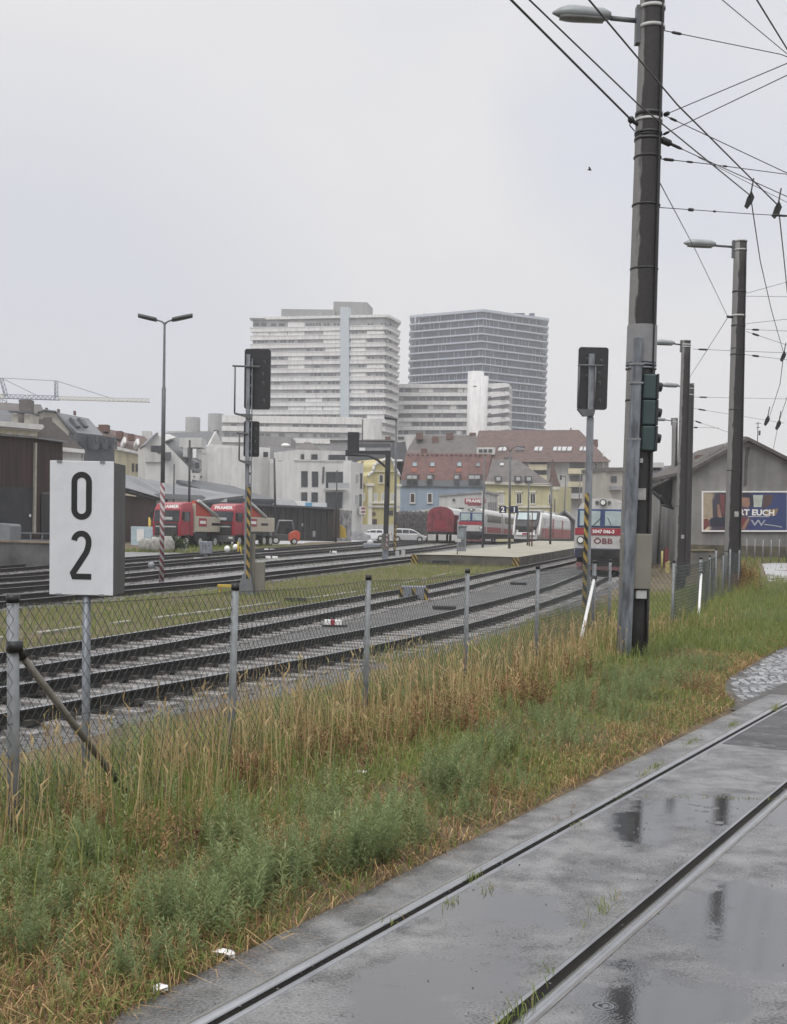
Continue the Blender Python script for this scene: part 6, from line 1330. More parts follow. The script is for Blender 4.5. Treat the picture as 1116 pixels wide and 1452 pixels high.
pole('dark pole with a bracket in front of the yellow turret', 782.5, 683, 780, 777, 110, .09, zpl(110)); pole('short rusty double pole in front of the black nosed railcar', 755, 724, 754, 779, 101, .05, zpl(101), mat=brick); pole('short rusty post, right one of the pair in front of the black nosed railcar', 751.5, 730, 750.7, 779, 101, .04, zpl(101), mat=brick)
pl_, d = pole('thin street lamp post with one flat head left of the blue house', 562, 594, 559.5, 792, 96, .09, name='street_lamp', cat='lamp post'); MB().prism([(d.x-.9, -.12, d.z-.02), (d.x+.05, -.12, d.z-.12), (d.x+.05, -.12, d.z), (d.x-.9, -.12, d.z+.12)], (0, .24, 0)).build('lamp_head', blackm, pl_); MB().prism([(-.05, -.14, .2), (.07, -.14, .2), (.07, -.14, 2.2), (-.05, -.14, 2.2)], (.03, .03, 0)).build('warning_strip', yb_str, pl_)
pole('dark pole standing left of the forklift', 389, 650, 391, 765, 121, .11, mat=blackm); pole('dark pole behind the first truck', 269, 624, 268, 770, 112, .11, mat=blackm); pole('short dark pole left of the first truck', 247, 658, 246, 745, 118, .07, mat=blackm)
pole('thin dark pole in front of the white apartments', 478, 667, 476, 762, 132, .08, mat=blackm); pl_, d = pole('thin lamp post behind the yellow corner house', 802, 676, 800, 740, 185, .1, name='street_lamp', cat='lamp post'); MB().tube([(d.x, 0, d.z), (d.x-.8, 0, d.z+.15)], .08, 5).build('arm', greyst, pl_)
pole('pole against the pale apartment wall', 823, 672, 820, 735, 200, .1); pole('pole at the turret of the yellow corner house', 787, 707, 786, 740, 180, .1, mat=blackm)
# small things in the yard
def small(name, label, cat, px, py, off=0.): q = G(px, py, off); return thing(name, label, cat, tuple(q)), q
t, q = small('point_motor_box', 'small grey control box on a foot beside the grey service road', 'box', 292, 793); mb = MB(); mb.bx(-.38, .38, -.2, .2, .35, 1.1); mb.build('case', galv, t, bevel=.03); mb = MB(); mb.bx(-.1, .1, -.1, .1, -.05, .36); mb.build('foot', greyst, t); mb = MB(); mb.bx(-.7, .6, -.4, .4, -.05, .08); mb.build('base', wall_lgrey, t); mb = MB(); [mb.box((-.2+.2*k, -.21, .85), (.06, .03, .06)) for k in range(3)]; mb.build('fittings', black, t)
for px, py, lb in ((322, 787, 'round white point lantern nearest the left signal'), (334, 784, 'round white point lantern behind the left signal')):
    t, q = small('point_lantern', lb, 'lantern', px, py); MB().tube([(0, 0, -.05), (0, 0, .25)], .05, 6).build('foot', greyst, t); MB().sphere((0, 0, .42), .22, 10).build('globe', white, t)
for px, py, lb in ((382, 782, 'pair of white marker plates between the sidings, upper left'), (385, 793, 'pair of white marker plates between the sidings, lower left'), (470, 785, 'pair of white marker plates between the sidings, right')):
    t, q = small('track_marker', lb, 'marker', px, py)
    for dx in (-.22, .22): mb = MB(); mb.bx(dx-.17, dx+.17, -.1, .1, 0, .2); mb.build('plate', white, t, bevel=.03)
t, q = small('yellow_lever', 'yellow point lever left of the left signal', 'lever', 338, 787); mb = MB(); mb.tube([(0, 0, 0), (-.05, 0, .9)], .06, 6).tube([(.25, 0, 0), (.1, 0, .6)], .05, 6); mb.build('lever', yellow, t)
t, q = small('trackside_box', 'low grey trackside box with yellow striped corners between the near tracks', 'box', 586, 853, 0); mb = MB(); mb.bx(-.42, .42, -.25, .25, 0, .52); mb.build('case', galv, t, bevel=.02)
for dx in (-.42, 0, .42): mb = MB(); mb.bx(dx-.07, dx+.07, -.27, -.2, 0, .46); mb.build('warning_strip', yb_str, t)
t, q = small('derail_marker', 'small red and white marker lying between the near tracks', 'marker', 472, 889, .02); mb = MB(); mb.bx(-.21, .21, -.08, .08, .05, .17); mb.build('body', white, t, bevel=.01); mb = MB(); mb.bx(-.05, .05, -.085, .085, .045, .175); mb.build('red_band', redp, t, bevel=.01); mb = MB(); mb.bx(-.3, .34, -.12, .12, -.02, .05); mb.build('base', steel_dark, t)
for px, py, lb in ((630, 864, 'flat dark cover plate between the near tracks, right of the striped box'), (420, 852, 'flat dark cover plate beside the second track'), (735, 829, 'flat dark cover plate between the near tracks, close to the platform corner')):
    t, q = small('cover_plate', lb, 'cover', px, py, .03); mb = MB(); mb.bx(-.35, .35, -.2, .2, 0, .1); mb.build('lid', wet_lid if False else steel_dark, t, bevel=.01)
t, q = small('concrete_marker', 'pair of short concrete marker posts beside the arm signal', 'marker', 568, 793); mb = MB(); mb.bx(-.35, -.1, -.1, .1, 0, .55); mb.build('post', wall_lgrey, t, bevel=.02); mb = MB(); mb.bx(.05, .3, -.1, .1, 0, .62); mb.build('post', wall_lgrey, t, bevel=.02)
t, q = small('grey_point_machine', 'grey point machine left of the arm signal foot', 'machine', 528, 778); mb = MB(); mb.bx(-.8, .7, -.3, .3, 0, .45); mb.build('case', galv, t, bevel=.08); MB().sphere((-.2, 0, .5), .3, 8).build('dome', silver, t)
# cable trough / stones row in the grass strip
r_ = random.Random(5); mb = MB()
for k in range(46):
    y = 20+k*1.0; x = tx(2, y)-3.3-.5*math.sin(y*.1); 
    if r_.random() < .8: mb.box((x, y, float(gz(x, y))+.02), (.2, .92, .08), -math.atan((tx(2, y+.5)-tx(2, y-.5))))
tag(mb.build('cable_trough', M('trough_concrete', (.25, .24, .21), .8, var=.3), None, True), 'broken line of pale concrete cable trough covers in the grass strip', 'cable trough')
# stack of bags and skip at the left of the trucks
t, q = small('big_bag', 'dusty pale bulk bags heaped in front of the first truck', 'bag', 222, 783); mb = MB(); rr_ = random.Random(2)
for k in range(3): mb.loft([[(-.75+k*.75+.5*sc*math.cos(a), .45*sc*math.sin(a), z) for a in [j*.628 for j in range(10)]] for z, sc in ((0, .9), (.3, 1.1), (.75, 1.0), (.95+.1*k, .55))], True)
mb.build('bag', M('dusty_bag', (.27, .265, .25), .85, var=.3, scale=4), t)
t, q = small('light_blue_crate', 'light blue and white crate left of the first truck', 'crate', 206, 773); mb = MB(); mb.bx(-1.2, 1.0, 0, .8, 0, 1.55); mb.build('case', M('pale_blue_panel_crate', (.38, .48, .54), .5, var=.15), t); mb = MB(); mb.bx(-.7, -.1, -.05, .02, .3, 1.3); mb.build('panel', white, t)
t, q = small('yellow_post', 'yellow post beside the light blue crate', 'post', 212, 772); mb = MB(); mb.tube([(0, 0, 0), (0, 0, 2.3)], .12, 6); mb.build('shaft', yellow, t)
t, q = small('concrete_block', 'grey concrete blocks in front of the first truck', 'block', 245, 782); mb = MB(); mb.bx(-1.0, 1.0, -.3, .3, 0, .85); mb.build('block', wall_lgrey, t, bevel=.03)
t, q = small('yellow_buffer_post', 'yellow post pair near the right side of the near railcar', 'post', 938, 812); mb = MB(); mb.tube([(0, 0, 0), (0, 0, 1.25)], .06, 6); mb.build('shaft', M('faded_yellow', (.42, .36, .14), .7, var=.2), t); mb = MB(); mb.prism([(.2, -.05, 0), (.45, -.05, 0), (.45, -.05, .7), (.2, -.05, .55)], (0, .1, 0)); mb.build('stub', MATS['faded_yellow'], t)
t, q = small('red_post', 'dark red post beside the yellow post pair', 'post', 944, 806); mb = MB(); mb.bx(-.12, .12, -.1, .1, 0, 1.3); mb.build('shaft', M('dull_red', (.14, .03, .03), .7), t)
f = Fac(922, 95, 956, 95); h = building('low_brick_wall', 'low grey wall under the timber canopy', 940, 95, None, 'wall'); f.wall('wall', [(932, 738), (958, 738)], .4, wall_tan, h)

# ================================================================== VEHICLES
def wheel(parent, x, y, z, r, wd, name='wheel'):
    o = MB().tube([(x-wd/2, y, z), (x-wd*.3, y, z), (x+wd*.3, y, z), (x+wd/2, y, z)], [r*.93, r, r, r*.93], 18).build(name, rubber, parent); 
    MB().tube([(x-wd/2-.012, y, z), (x+wd/2+.012, y, z)], r*.6, 12).build('rim', silver, o); return o
def railcar(label, base, rz, length, number, second=False, band=redp, detail=True):
    t = thing('railcar', label, 'railcar', base, rz, None); W2 = 1.415
    half = [(W2-.02, 1.0), (W2, 1.35), (W2, 2.35), (W2-.06, 2.9), (W2-.16, 3.25)]; rf = [(W2-.16, 3.25), (W2-.32, 3.52), (.75, 3.74), (.3, 3.82), (0, 3.84)]
    def ring(prof, y, s=1., dz=0.): return [(x*s, y, z+dz) for x, z in prof]+[(-x*s, y, z+dz) for x, z in reversed(prof) if x > 0]
    full = half+rf[1:]
    MB().loft([ring(full, 0.06, .975), ring(full, .18, 1.0), ring(full, length)]).build('body', trgrey, t)
    r0 = [(x*1.003, z+.006) for x, z in rf]
    MB().loft([ring([(x*.97, z) for x, z in r0]+[(0.0, 3.6)], .05)[:0] or ring(r0, .20), ring(r0, length)]).build('roof', M('train_roof', (.50, .50, .49), .5, var=.15), t)
    def fr(name, x0, x1, z0, z1, y0, y1, mat, par=t, bv=.03):
        mb = MB(); mb.bx(x0, x1, y0, y1, z0, z1); return mb.build(name, mat, par, bevel=bv)
    sur = fr('window_surround', -1.27, 1.27, 2.33, 3.27, .0, .08, bluep)
    for s_ in (-1, 1):
        x0, x1 = (-1.15, -.12) if s_ < 0 else (.12, 1.15)
        fr('windscreen', x0, x1, 2.42, 3.16, -.03, .0, M('windscreen_sky_glass', (.33, .40, .41), .1, var=.12), sur, .05)  # pale teal base colour carries the sky reflected in the windscreens
        MB().tube([(s_*.45, -.05, 2.45), (s_*.15+.1, -.06, 2.85)], .015, 4).build('wiper', black, sur)
        l_ = MB().tube([(s_*1.08, -.05, 1.68), (s_*1.08, .1, 1.68)], .2, 14).build('headlamp', black, t); MB().tube([(s_*1.08, -.075, 1.68), (s_*1.08, -.03, 1.68)], .14, 14).build('lens', lampglass, l_)
        MB().tube([(s_*.87, -.62, 1.02), (s_*.87, -.58, 1.02)], .22, 12).tube([(s_*.87, -.58, 1.02), (s_*.87, .05, 1.02)], .09, 8).build('buffer', steel_dark, t)
        fr('side_band', s_*1.41-.02, s_*1.41+.02, *((1.95, 2.2) if detail else (1.15, 1.75)), .2, length-.05, band if detail else M('faded_red_band', (.32, .09, .09), .5, var=.3), t, 0)
        n_ = int((length-3)/1.75)
        if detail:
            for k in range(n_):
                y = 2.6+k*1.75; o = fr('side_window', s_*1.395-.035, s_*1.395+.035, 2.30, 3.1, y, y+1.6, M('navy_skirt', (.02, .025, .06), .5, var=.2), t, 0); fr('pane', s_*1.40-.035, s_*1.40+.035, 2.40, 3.0, y+.05, y+1.25, glass, o, 0)
        else: fr('window_band', s_*1.395-.035, s_*1.395+.035, 2.3, 3.1, 2, length-.5, M('train_windows', (.10, .10, .11), .15, var=.6, scale=1.2, stretch=(1, 1, .2)), t, 0)
        for y in (1.2, length-2.2): fr('door', s_*1.41-.035, s_*1.41+.035, 1.05, 3.0, y, y+1.1, silver if not detail else greyst, t, 0)
    fr('front_band', -1.375, 1.375, 1.95, 2.30, .02, .09, band, t, .01)
    c = MB().tube([(0, -.12, 3.60), (0, .25, 3.6)], .17, 14).build('top_lamp', blackm, t); MB().tube([(0, -.14, 3.6), (0, -.1, 3.6)], .12, 14).build('lens', lampglass, c)
    for s_ in (-1, 1): MB().tube([(s_*.31, -.02, 3.6), (s_*.31, .25, 3.6)], .09, 10).build('marker_lamp', greyst, t)
    fr('skirt', -1.36, 1.36, .78, 1.28, .0, .25, M('navy_skirt', (.02, .025, .06), .5, var=.2), t, .05); fr('coupler_recess', -.95, .95, .35, 1.24, -.04, .1, black, t, .02)
    MB().tube([(0, -.4, .98), (0, .1, .98)], .08, 8).bx(-.12, .12, -.5, -.36, .85, 1.1).build('coupling_hook', steel_dark, t)
    MB().loft([[(-1.32, .05, .55), (1.32, .05, .55), (1.32, .5, .55), (-1.32, .5, .55)], [(-1.2, -.12, .18), (1.2, -.12, .18), (1.2, .1, .18), (-1.2, .1, .18)]]).build('plough', M('dark_red_plough', (.09, .018, .02), .6), t)
    MB().bx(-1.3, 1.3, .5, length, .45, 1.02).build('underframe', steel_dark, t)
    for y in (2.8, 5.3, length-5.3, length-2.8):
        for s_ in (-1, 1): MB().tube([(s_*.68, y, .42), (s_*.82, y, .42)], .42, 16).build('wheel', steel_dark, t)
    if number: text_mesh('number', number, .24, white, t, (0.06, .0, 2.12), (1, 0, 0), (0, 0, 1), .012, world=False, bold=.008); text_mesh('lettering', 'ÖBB', .38, M('dark_red_lettering', (.14, .015, .025), .5), t, (0.05, .045, 1.64), (1, 0, 0), (0, 0, 1), .012, world=False, bold=.004, wscale=1.3)
    if second:
        MB().loft([ring(full, length+.9, .98), ring(full, length+1.1), ring(full, length*2)]).build('second_car_body', trgrey, t); MB().loft([ring(r0, length+1.0), ring(r0, length*2)]).build('second_car_roof', MATS['train_roof'], t)
        for s_ in (-1, 1): fr('second_car_windows', s_*1.395-.035, s_*1.395+.035, 2.3, 3.1, length+2, length*2-2, MATS['train_windows'], t, 0); fr('second_car_band', s_*1.41-.02, s_*1.41+.02, 1.1, 1.7, length+1, length*2-1, MATS['faded_red_band'], t, 0)
        MB().bx(-1.2, 1.2, length-.2, length+1.2, 1.0, 3.4).build('gangway', black, t); MB().bx(-1.3, 1.3, length+1, length*2, .45, 1.02).build('underframe', steel_dark, t)
    return t
def trk_rz(k, y): return -math.atan((tx(k, y+6)-tx(k, y))/6)
YT1 = 62.8; xc = P(853.5, 770, YT1).x; railcar('near grey railcar with blue framed windscreens and a red number band, seen head on', (xc, YT1, float(zy(YT1))+.24), -.235, 25, '5047 046-3')
YT2 = 133.; xc = P(667.5, 770, YT2).x; railcar('far square fronted grey and red railcar coupled to a second car', (xc, YT2, float(zy(YT2))+.2), -.20, 18, '', True, detail=False)
# black-nosed railcar
YT3 = 131.; xc = P(745.5, 770, YT3).x; t = thing('railcar', 'low nosed railcar with a slanted black windscreen in a white arc and red lower sides', 'railcar', (xc, YT3, float(zy(YT3))+.2), -.24); W2 = 1.41; Ln = 34
pr = [(W2, .55), (W2, 2.0), (W2-.06, 2.9), (W2-.3, 3.3), (.6, 3.55), (0, 3.6)]
def ring3(y, s=1., zs=1., prof=pr): return [(x*s, y, .55+(z-.55)*zs) for x, z in prof]+[(-x*s, y, .55+(z-.55)*zs) for x, z in reversed(prof) if x > 0]
MB().loft([ring3(-.2, .84, .42), ring3(.35, .95, .62), ring3(1.6, .99, .97), ring3(2.2), ring3(Ln-1), ring3(Ln, .93, .85)], True).build('body', M('train_light_grey', (.43, .43, .43), .45, var=.1), t)
MB().loft([[(x*.80, -.27, 1.2), (x*.82, -.24, 1.90), (x*.90, .33, 2.53), (x*.93, 1.58, 3.56), (x*.93, 1.6, 3.3), (x*.9, .4, 2.2), (x*.8, -.1, 1.2)] for x in (-1.38, -.9, .9, 1.38)]).build('nose_panel', black, t)
mb = MB(); mb.prism([(-1.0, .36, 2.57), (1.0, .36, 2.57), (.98, 1.25, 3.3), (-.98, 1.25, 3.3)], (0, -.05, .06)); mb.build('windscreen', M('windscreen_sky_glass', (.2, .27, .28), .1), t)
for s_ in (-1, 1):
    MB().tube([(s_*1.36, -.05, .95), (s_*1.34, .6, 1.95), (s_*1.30, 1.75, 3.3), (s_*1.0, 2.0, 3.55)], [.1, .13, .15, .1], 6).build('white_arc', white, t); MB().tube([(s_*.9, -.34, 1.35), (s_*.9, -.2, 1.4)], .13, 10).build('headlamp', lampglass, t)
    mb = MB(); mb.bx(s_*1.40-.03, s_*1.40+.03, 2.2, Ln-1.2, .7, 1.75); mb.build('red_side', M('train_red', (.28, .07, .075), .5, var=.3), t); mb = MB(); mb.bx(s_*1.385-.035, s_*1.385+.035, 5, Ln-2, 1.95, 2.8); mb.build('window_band', MATS['train_windows'], t)
    for y in (3.2, 12, 22): mb = MB(); mb.bx(s_*1.39-.04, s_*1.39+.04, y, y+1.4, .75, 2.85); mb.build('door', MATS['train_red'] if y > 4 else silver, t)
mb = MB(); mb.bx(-1.0, 1.0, -.36, -.2, .95, 1.25); mb.build('front_band', white, t, bevel=.04); mb = MB(); mb.bx(-.35, .35, -.40, -.33, 1.02, 1.2); mb.build('red_emblem', redp, t); MB().bx(-1.3, 1.3, .0, Ln-.5, .2, .6).build('underframe', steel_dark, t); MB().loft([ring3(2.4, 1.003, 1.003, pr[3:]), ring3(Ln-1, 1.003, 1.003, pr[3:])]).build('roof', M('white_roof', (.62, .62, .61), .5, var=.08), t); mb = MB(); [mb.bx(-.7, .7, y, y+2.4, 3.55, 3.8) for y in (7, 14, 21)]; mb.build('roof_units', silver, t)
# red goods wagon
YW = 136.; xc = P(624, 770, YW).x; t = thing('goods_wagon', 'covered goods wagon with a dark red arched end wall and grey roof', 'wagon', (xc, YW, float(zy(YW))+.2), -.2); Ln = 12
ar = [(1.48, 1.15), (1.5, 3.0), (1.25, 3.5), (.7, 3.82), (0, 3.93)]; rg = lambda y, s=1.: [(x*s, y, z) for x, z in ar]+[(-x*s, y, z) for x, z in reversed(ar) if x > 0]
MB().loft([rg(0), rg(Ln)]).build('body', redwag, t); rr_ = [(x*1.02, z+.03) for x, z in ar[1:]]
MB().loft([[(x, y, z) for x, z in rr_]+[(-x, y, z) for x, z in reversed(rr_) if x > 0] for y in (.0, Ln+.1)]).build('roof', silver, t)
MB().prism([(x*1.0, -.05, z) for x, z in ar]+[(-x, -.05, z) for x, z in reversed(ar) if x > 0], (0, .06, 0)).build('end_wall', redwag, t)
for x in (-.9, 0, .9): mb = MB(); mb.bx(x-.05, x+.05, -.12, -.04, 1.2, 3.5); mb.build('end_post', redwag, t)
mb = MB(); mb.bx(-.6, .6, -.1, -.04, 1.4, 2.4); mb.build('end_hatch', M('darker_red', (.2, .02, .03), .6), t)
for s_ in (-1, 1):
    mb = MB(); mb.bx(s_*1.5-.04, s_*1.5+.04, 4, 7, 1.2, 3.2); mb.build('sliding_door', M('grey_red', (.30, .12, .12), .6, var=.4), t); MB().tube([(s_*.87, -.7, 1.05), (s_*.87, 0, 1.05)], .12, 8).build('buffer', steel_dark, t)
    for y in (2.4, 9.6): MB().tube([(s_*.68, y, .48), (s_*.82, y, .48)], .48, 16).build('wheel', steel_dark, t)
MB().bx(-1.4, 1.4, 0, Ln, .85, 1.16).build('underframe', steel_dark, t)
# trucks with loading cranes
def truck(label, base, rz):
    t = thing('crane_truck', label, 'truck', base, rz, 'red crane trucks parked in the yard')
    def b(n_, x0, x1, y0, y1, z0, z1, mat, par=t, bv=.04): mb = MB(); mb.bx(x0, x1, y0, y1, z0, z1); return mb.build(n_, mat, par, bevel=bv)
    MB().loft([[(-1.25, 0, .95), (1.25, 0, .95), (1.25, 2.1, .95), (-1.25, 2.1, .95)], [(-1.25, -.05, 2.0), (1.25, -.05, 2.0), (1.25, 2.1, 2.0), (-1.25, 2.1, 2.0)], [(-1.2, .18, 3.05), (1.2, .18, 3.05), (1.22, 2.1, 3.05), (-1.22, 2.1, 3.05)], [(-1.05, .42, 3.5), (1.05, .42, 3.5), (1.1, 2.1, 3.65), (-1.1, 2.1, 3.65)]]).build('cab', redp, t, bevel=.06)
    MB().prism([(-1.1, -.07, 2.05), (1.1, -.07, 2.05), (1.08, .12, 2.95), (-1.08, .12, 2.95)], (0, -.03, .01)).build('windscreen', M('truck_glass', (.03, .035, .04), .1, var=.4, scale=1.2), t); b('dash_card', -.2, .55, -.1, -.06, 2.2, 2.42, silver)
    b('grille', -1.0, 1.0, -.1, 0, 1.0, 1.95, M('grille_dark', (.03, .03, .033), .5), t); b('bumper', -1.25, 1.25, -.2, .1, .4, .95, M('bumper_grey', (.10, .10, .105), .6), t); b('grille_bar', -.9, .9, -.13, -.08, 1.62, 1.72, silver, t, .01)
    text_mesh('lettering', 'PRAMER', .36, white, t, (0.1, .26, 3.24), (1, 0, 0), (0, .3, 1), .01, world=False, bold=.012, wscale=1.25); b('roof_sign', -.95, 1.15, .36, .44, 3.36, 3.5, M('pale_red', (.5, .25, .26), .5), t)
    for s_ in (-1, 1):
        b('mirror', s_*1.42-.1, s_*1.42+.1, .05, .15, 2.2, 2.85, black); b('headlamp', s_*1.0-.2, s_*1.0+.2, -.22, -.12, .65, .85, lampglass)
        o = b('side_window', s_*1.235-.03, s_*1.235+.03, .5, 1.4, 2.1, 2.85, M('truck_glass', (.03, .035, .04), .1), t, .01); b('door_line', s_*1.25-.015, s_*1.25+.015, 1.45, 1.5, 1.1, 2.9, black, t, 0)
        for y in (1.0, 3.3, 5.9, 7.2): wheel(t, s_*1.05, y, .5, .5, .35)
        b('mudguard', s_*1.08-.2, s_*1.08+.2, .45, 1.6, 1.0, 1.08, black, t, .02)
    b('chassis', -.9, .9, 1, 8.2, .55, 1.0, steel_dark); b('tool_box', -1.2, 1.2, 2.3, 4.4, .55, 1.25, steel_dark)
    bed = b('side_board', -1.24, 1.24, 2.5, 8.0, 1.3, 2.55, M('beige_truck_body', (.44, .41, .34), .6, var=.1), t); b('front_wall', -1.24, 1.24, 2.3, 2.48, 1.3, 3.55, MATS['beige_truck_body'], t)
    b('red_panel', 1.23, 1.262, 3.0, 4.3, 1.75, 2.4, redp, bed, 0); b('white_line', 1.26, 1.268, 3.15, 4.15, 1.95, 2.2, white, bed, 0); b('marking', 1.23, 1.26, 5.2, 6.6, 1.85, 2.05, black, bed, 0)
    MB().prism([(1.1, 2.6, 2.55), (1.1, 2.6, 3.75), (1.1, 3.0, 3.8), (1.1, 5.6, 2.6)], (-.35, 0, 0)).build('crane_boom', M('crane_red', (.42, .06, .04), .5), t); MB().tube([(1.2, 2.9, 3.8), (1.22, 6.2, 2.6)], .13, 6).build('stay', silver, t); MB().tube([(.3, 2.9, 1.3), (.3, 2.9, 3.6)], .25, 10).build('crane_column', MATS['crane_red'], t)
    return t
q = P(236, 770, 97); tr1 = truck('red crane truck with white roof lettering, the left and nearer of the two', (q.x, 97, float(gz(q.x, 97))), math.radians(-19))
q = P(313, 770, 103); c = copy_tree(tr1); c.location = (q.x, 103, float(gz(q.x, 103))); c['label'] = 'red crane truck standing behind and right of the nearer one, partly behind the left signal'
# forklift
q = P(402, 768, 114); t = thing('forklift', 'orange and grey forklift truck in front of the black hall', 'forklift', (q.x, 114, float(gz(q.x, 114))), math.radians(-80))
def fb_(n_, x0, x1, y0, y1, z0, z1, mat, bv=.05): mb = MB(); mb.bx(x0, x1, y0, y1, z0, z1); return mb.build(n_, mat, t, bevel=bv)
MB().prism([(-.6, .4, .35), (-.6, 1.45, .35), (-.6, 1.5, 1.1), (-.6, 1.1, 1.35), (-.6, .4, 1.0)], (1.2, 0, 0)).build('counterweight', orange, t, bevel=.06); fb_('chassis', -.58, .58, -.9, .5, .35, .95, M('forklift_grey', (.06, .06, .065), .5)); fb_('seat', -.3, .3, .1, .6, .95, 1.6, black)
mb = MB()
for x in (-.52, .52): mb.tube([(x, -.75, .9), (x, -.45, 2.15), (x, .75, 2.2), (x, 1.0, 1.2)], .045, 6)
for y in (-.4, -.1, .2, .5, .75): mb.tube([(-.52, y, 2.17), (.52, y, 2.17)], .03, 5)
mb.build('overhead_guard', galv, t); mb = MB(); mb.bx(-.5, .5, -.45, .75, 2.2, 2.26); mb.build('roof_panel', silver, t)
mb = MB()
for x in (-.38, .38): mb.bx(x-.07, x+.07, -1.25, -1.08, .1, 2.15)
mb.bx(-.45, .45, -1.22, -1.1, 2.05, 2.15); mb.bx(-.45, .45, -1.22, -1.1, 1.0, 1.1); mb.build('mast', galv, t); mb = MB(); mb.bx(-.55, .55, -1.34, -1.27, .15, .75); mb.build('carriage', blackm, t)
for x in (-.35, .35): fb_('fork', x-.06, x+.06, -2.4, -1.3, .08, .14, steel_dark, .01)
for x in (-.55, .55): wheel(t, x, -.75, .36, .36, .25); wheel(t, x, .95, .3, .3, .2)
# cars
carsilver = M('silver_car_paint', (.46, .47, .49), .25, .3, var=.05); carwhite = M('white_car_paint', (.66, .67, .69), .25, var=.04)
def car(label, base, rz, paint, lg, hood, roof_h, mpv):
    t = thing('car', label, 'car', base, rz); Wc = .87      # local +x is forward
    lo_ = [(-lg/2, .35), (-lg/2-.02, .75), (-lg/2+.05, 1.0), (-lg/2+.25, 1.0), (lg/2-hood-.2, .98), (lg/2-.5, .86), (lg/2-.05, .68), (lg/2, .4), (lg/2-.1, .22), (-lg/2+.1, .22)]
    MB().loft([[(x*(.985), s_*Wc*k, z) for x, z in lo_] for s_, k in ((-1, 1.0), (-1, .55), (1, .55), (1, 1.0))]).build('body', paint, t, bevel=.05)
    rf = [(-lg/2+.06, 1.0), (-lg/2+.2, roof_h-.12), (-lg/2+.55, roof_h), (lg/2-hood-1.35, roof_h-.02), (lg/2-hood-.85, roof_h-.16), (lg/2-hood+.1, .97)]
    MB().loft([[(x, y*(1-.17*max(0, (z-1)/(roof_h-1))), z) for x, z in rf] for y in (-Wc*.97, Wc*.97)]).build('cabin', paint, t, bevel=.05)
    for s_ in (-1, 1):
        gl = [(-lg/2+.42, 1.06), (-lg/2+.52, roof_h-.14), (lg/2-hood-1.3, roof_h-.12), (lg/2-hood-.95, roof_h-.22), (lg/2-hood-.12, 1.03)]
        fq_ = lambda x, z, o: (x, s_*(Wc*.97*(1-.17*(z-1)/(roof_h-1))+o), z)
        xs2 = [-lg/2+.42, -lg/2+1.3, -lg/2+2.15, lg/2-hood-.12]
        def ztop(x): return float(np.interp(x, [g[0] for g in gl[1:]], [g[1] for g in gl[1:]]))
        for a, b_ in zip(xs2[:-1], xs2[1:]):
            a2, b2 = a+.05, b_-.04; pts = [(a2, 1.06), (max(a2, gl[1][0] if a == xs2[0] else a2), ztop(max(a2, gl[1][0]))), (b2 if b_ != xs2[-1] else gl[3][0], ztop(b2 if b_ != xs2[-1] else gl[3][0])), (b2, 1.05)]
            mb = MB(); n_ = len(pts); vs = [fq_(x, z, -.03) for x, z in pts]+[fq_(x, z, .012) for x, z in pts]; mb.add(vs, [tuple(range(n_)), tuple(range(2*n_-1, n_-1, -1))]+[(i, (i+1) % n_, n_+(i+1) % n_, n_+i) for i in range(n_)]); mb.build('side_window', glass, t)
        for x in (-lg/2+.75, lg/2-.8):
            o = MB().tube([(x, s_*.70, .31), (x, s_*.88, .31)], .31, 16).build('wheel', rubber, t); MB().tube([(x, s_*.87, .31), (x, s_*.895, .31)], .2, 12).build('rim', silver, o); MB().tube([(x, s_*.80, .34), (x, s_*.874, .34)], .37, 16).build('wheel_arch', black, t)
        mb = MB(); mb.box((lg/2-.18, s_*.6, .66), (.3, .35, .16)); mb.build('headlamp', lampglass, t, bevel=.04); mb = MB(); mb.box((-lg/2, s_*.68, .9), (.1, .22, .25)); mb.build('tail_lamp', redp, t, bevel=.03); mb = MB(); mb.box((lg/2-hood-.25, s_*.95, 1.05), (.16, .18, .12)); mb.build('mirror', paint, t, bevel=.04)
    MB().prism([(lg/2-hood-.82, -.66, roof_h-.18), (lg/2-hood-.82, .66, roof_h-.18), (lg/2-hood+.05, .76, 1.0), (lg/2-hood+.05, -.76, 1.0)], (.03, 0, .03)).build('windscreen', glass, t); MB().prism([(-lg/2+.09, -.7, 1.08), (-lg/2+.09, .7, 1.08), (-lg/2+.2, .62, roof_h-.16), (-lg/2+.2, -.62, roof_h-.16)], (-.03, 0, .01)).build('rear_window', glass, t)
    mb = MB(); mb.box((lg/2-.02, 0, .42), (.1, 1.2, .14)); mb.build('bumper_grille', black, t); return t
q = P(581, 766, 152); car('silver estate car parked in front of the stake fence, nose to the right', (q.x, 152, float(gz(q.x, 152))+.05), math.radians(-8), carsilver, 4.3, .75, 1.62, True)
q = P(525, 760, 166); car('white hatchback parked left of the silver estate car, in front of the yellow house', (q.x, 166, float(gz(q.x, 166))+.05), math.radians(188), carwhite, 4.0, .8, 1.5, False)
q = P(509, 760, 160); t = thing('covered_car', 'car under a pale grey cover beside the white hatchback', 'car', (q.x, 160, float(gz(q.x, 160)))); MB().loft([[(x, y*k, z) for x, z in ((-1.4, 0), (-1.4, .7), (-1.1, 1.0), (-.4, 1.25), (.3, 1.25), (1.0, .85), (1.5, .7), (1.55, 0))] for y, k in ((-.8, 1), (-.5, .9), (.5, .9), (.8, 1))], True).build('cover', M('grey_cover', (.26, .26, .27), .8, var=.3, scale=2), t)
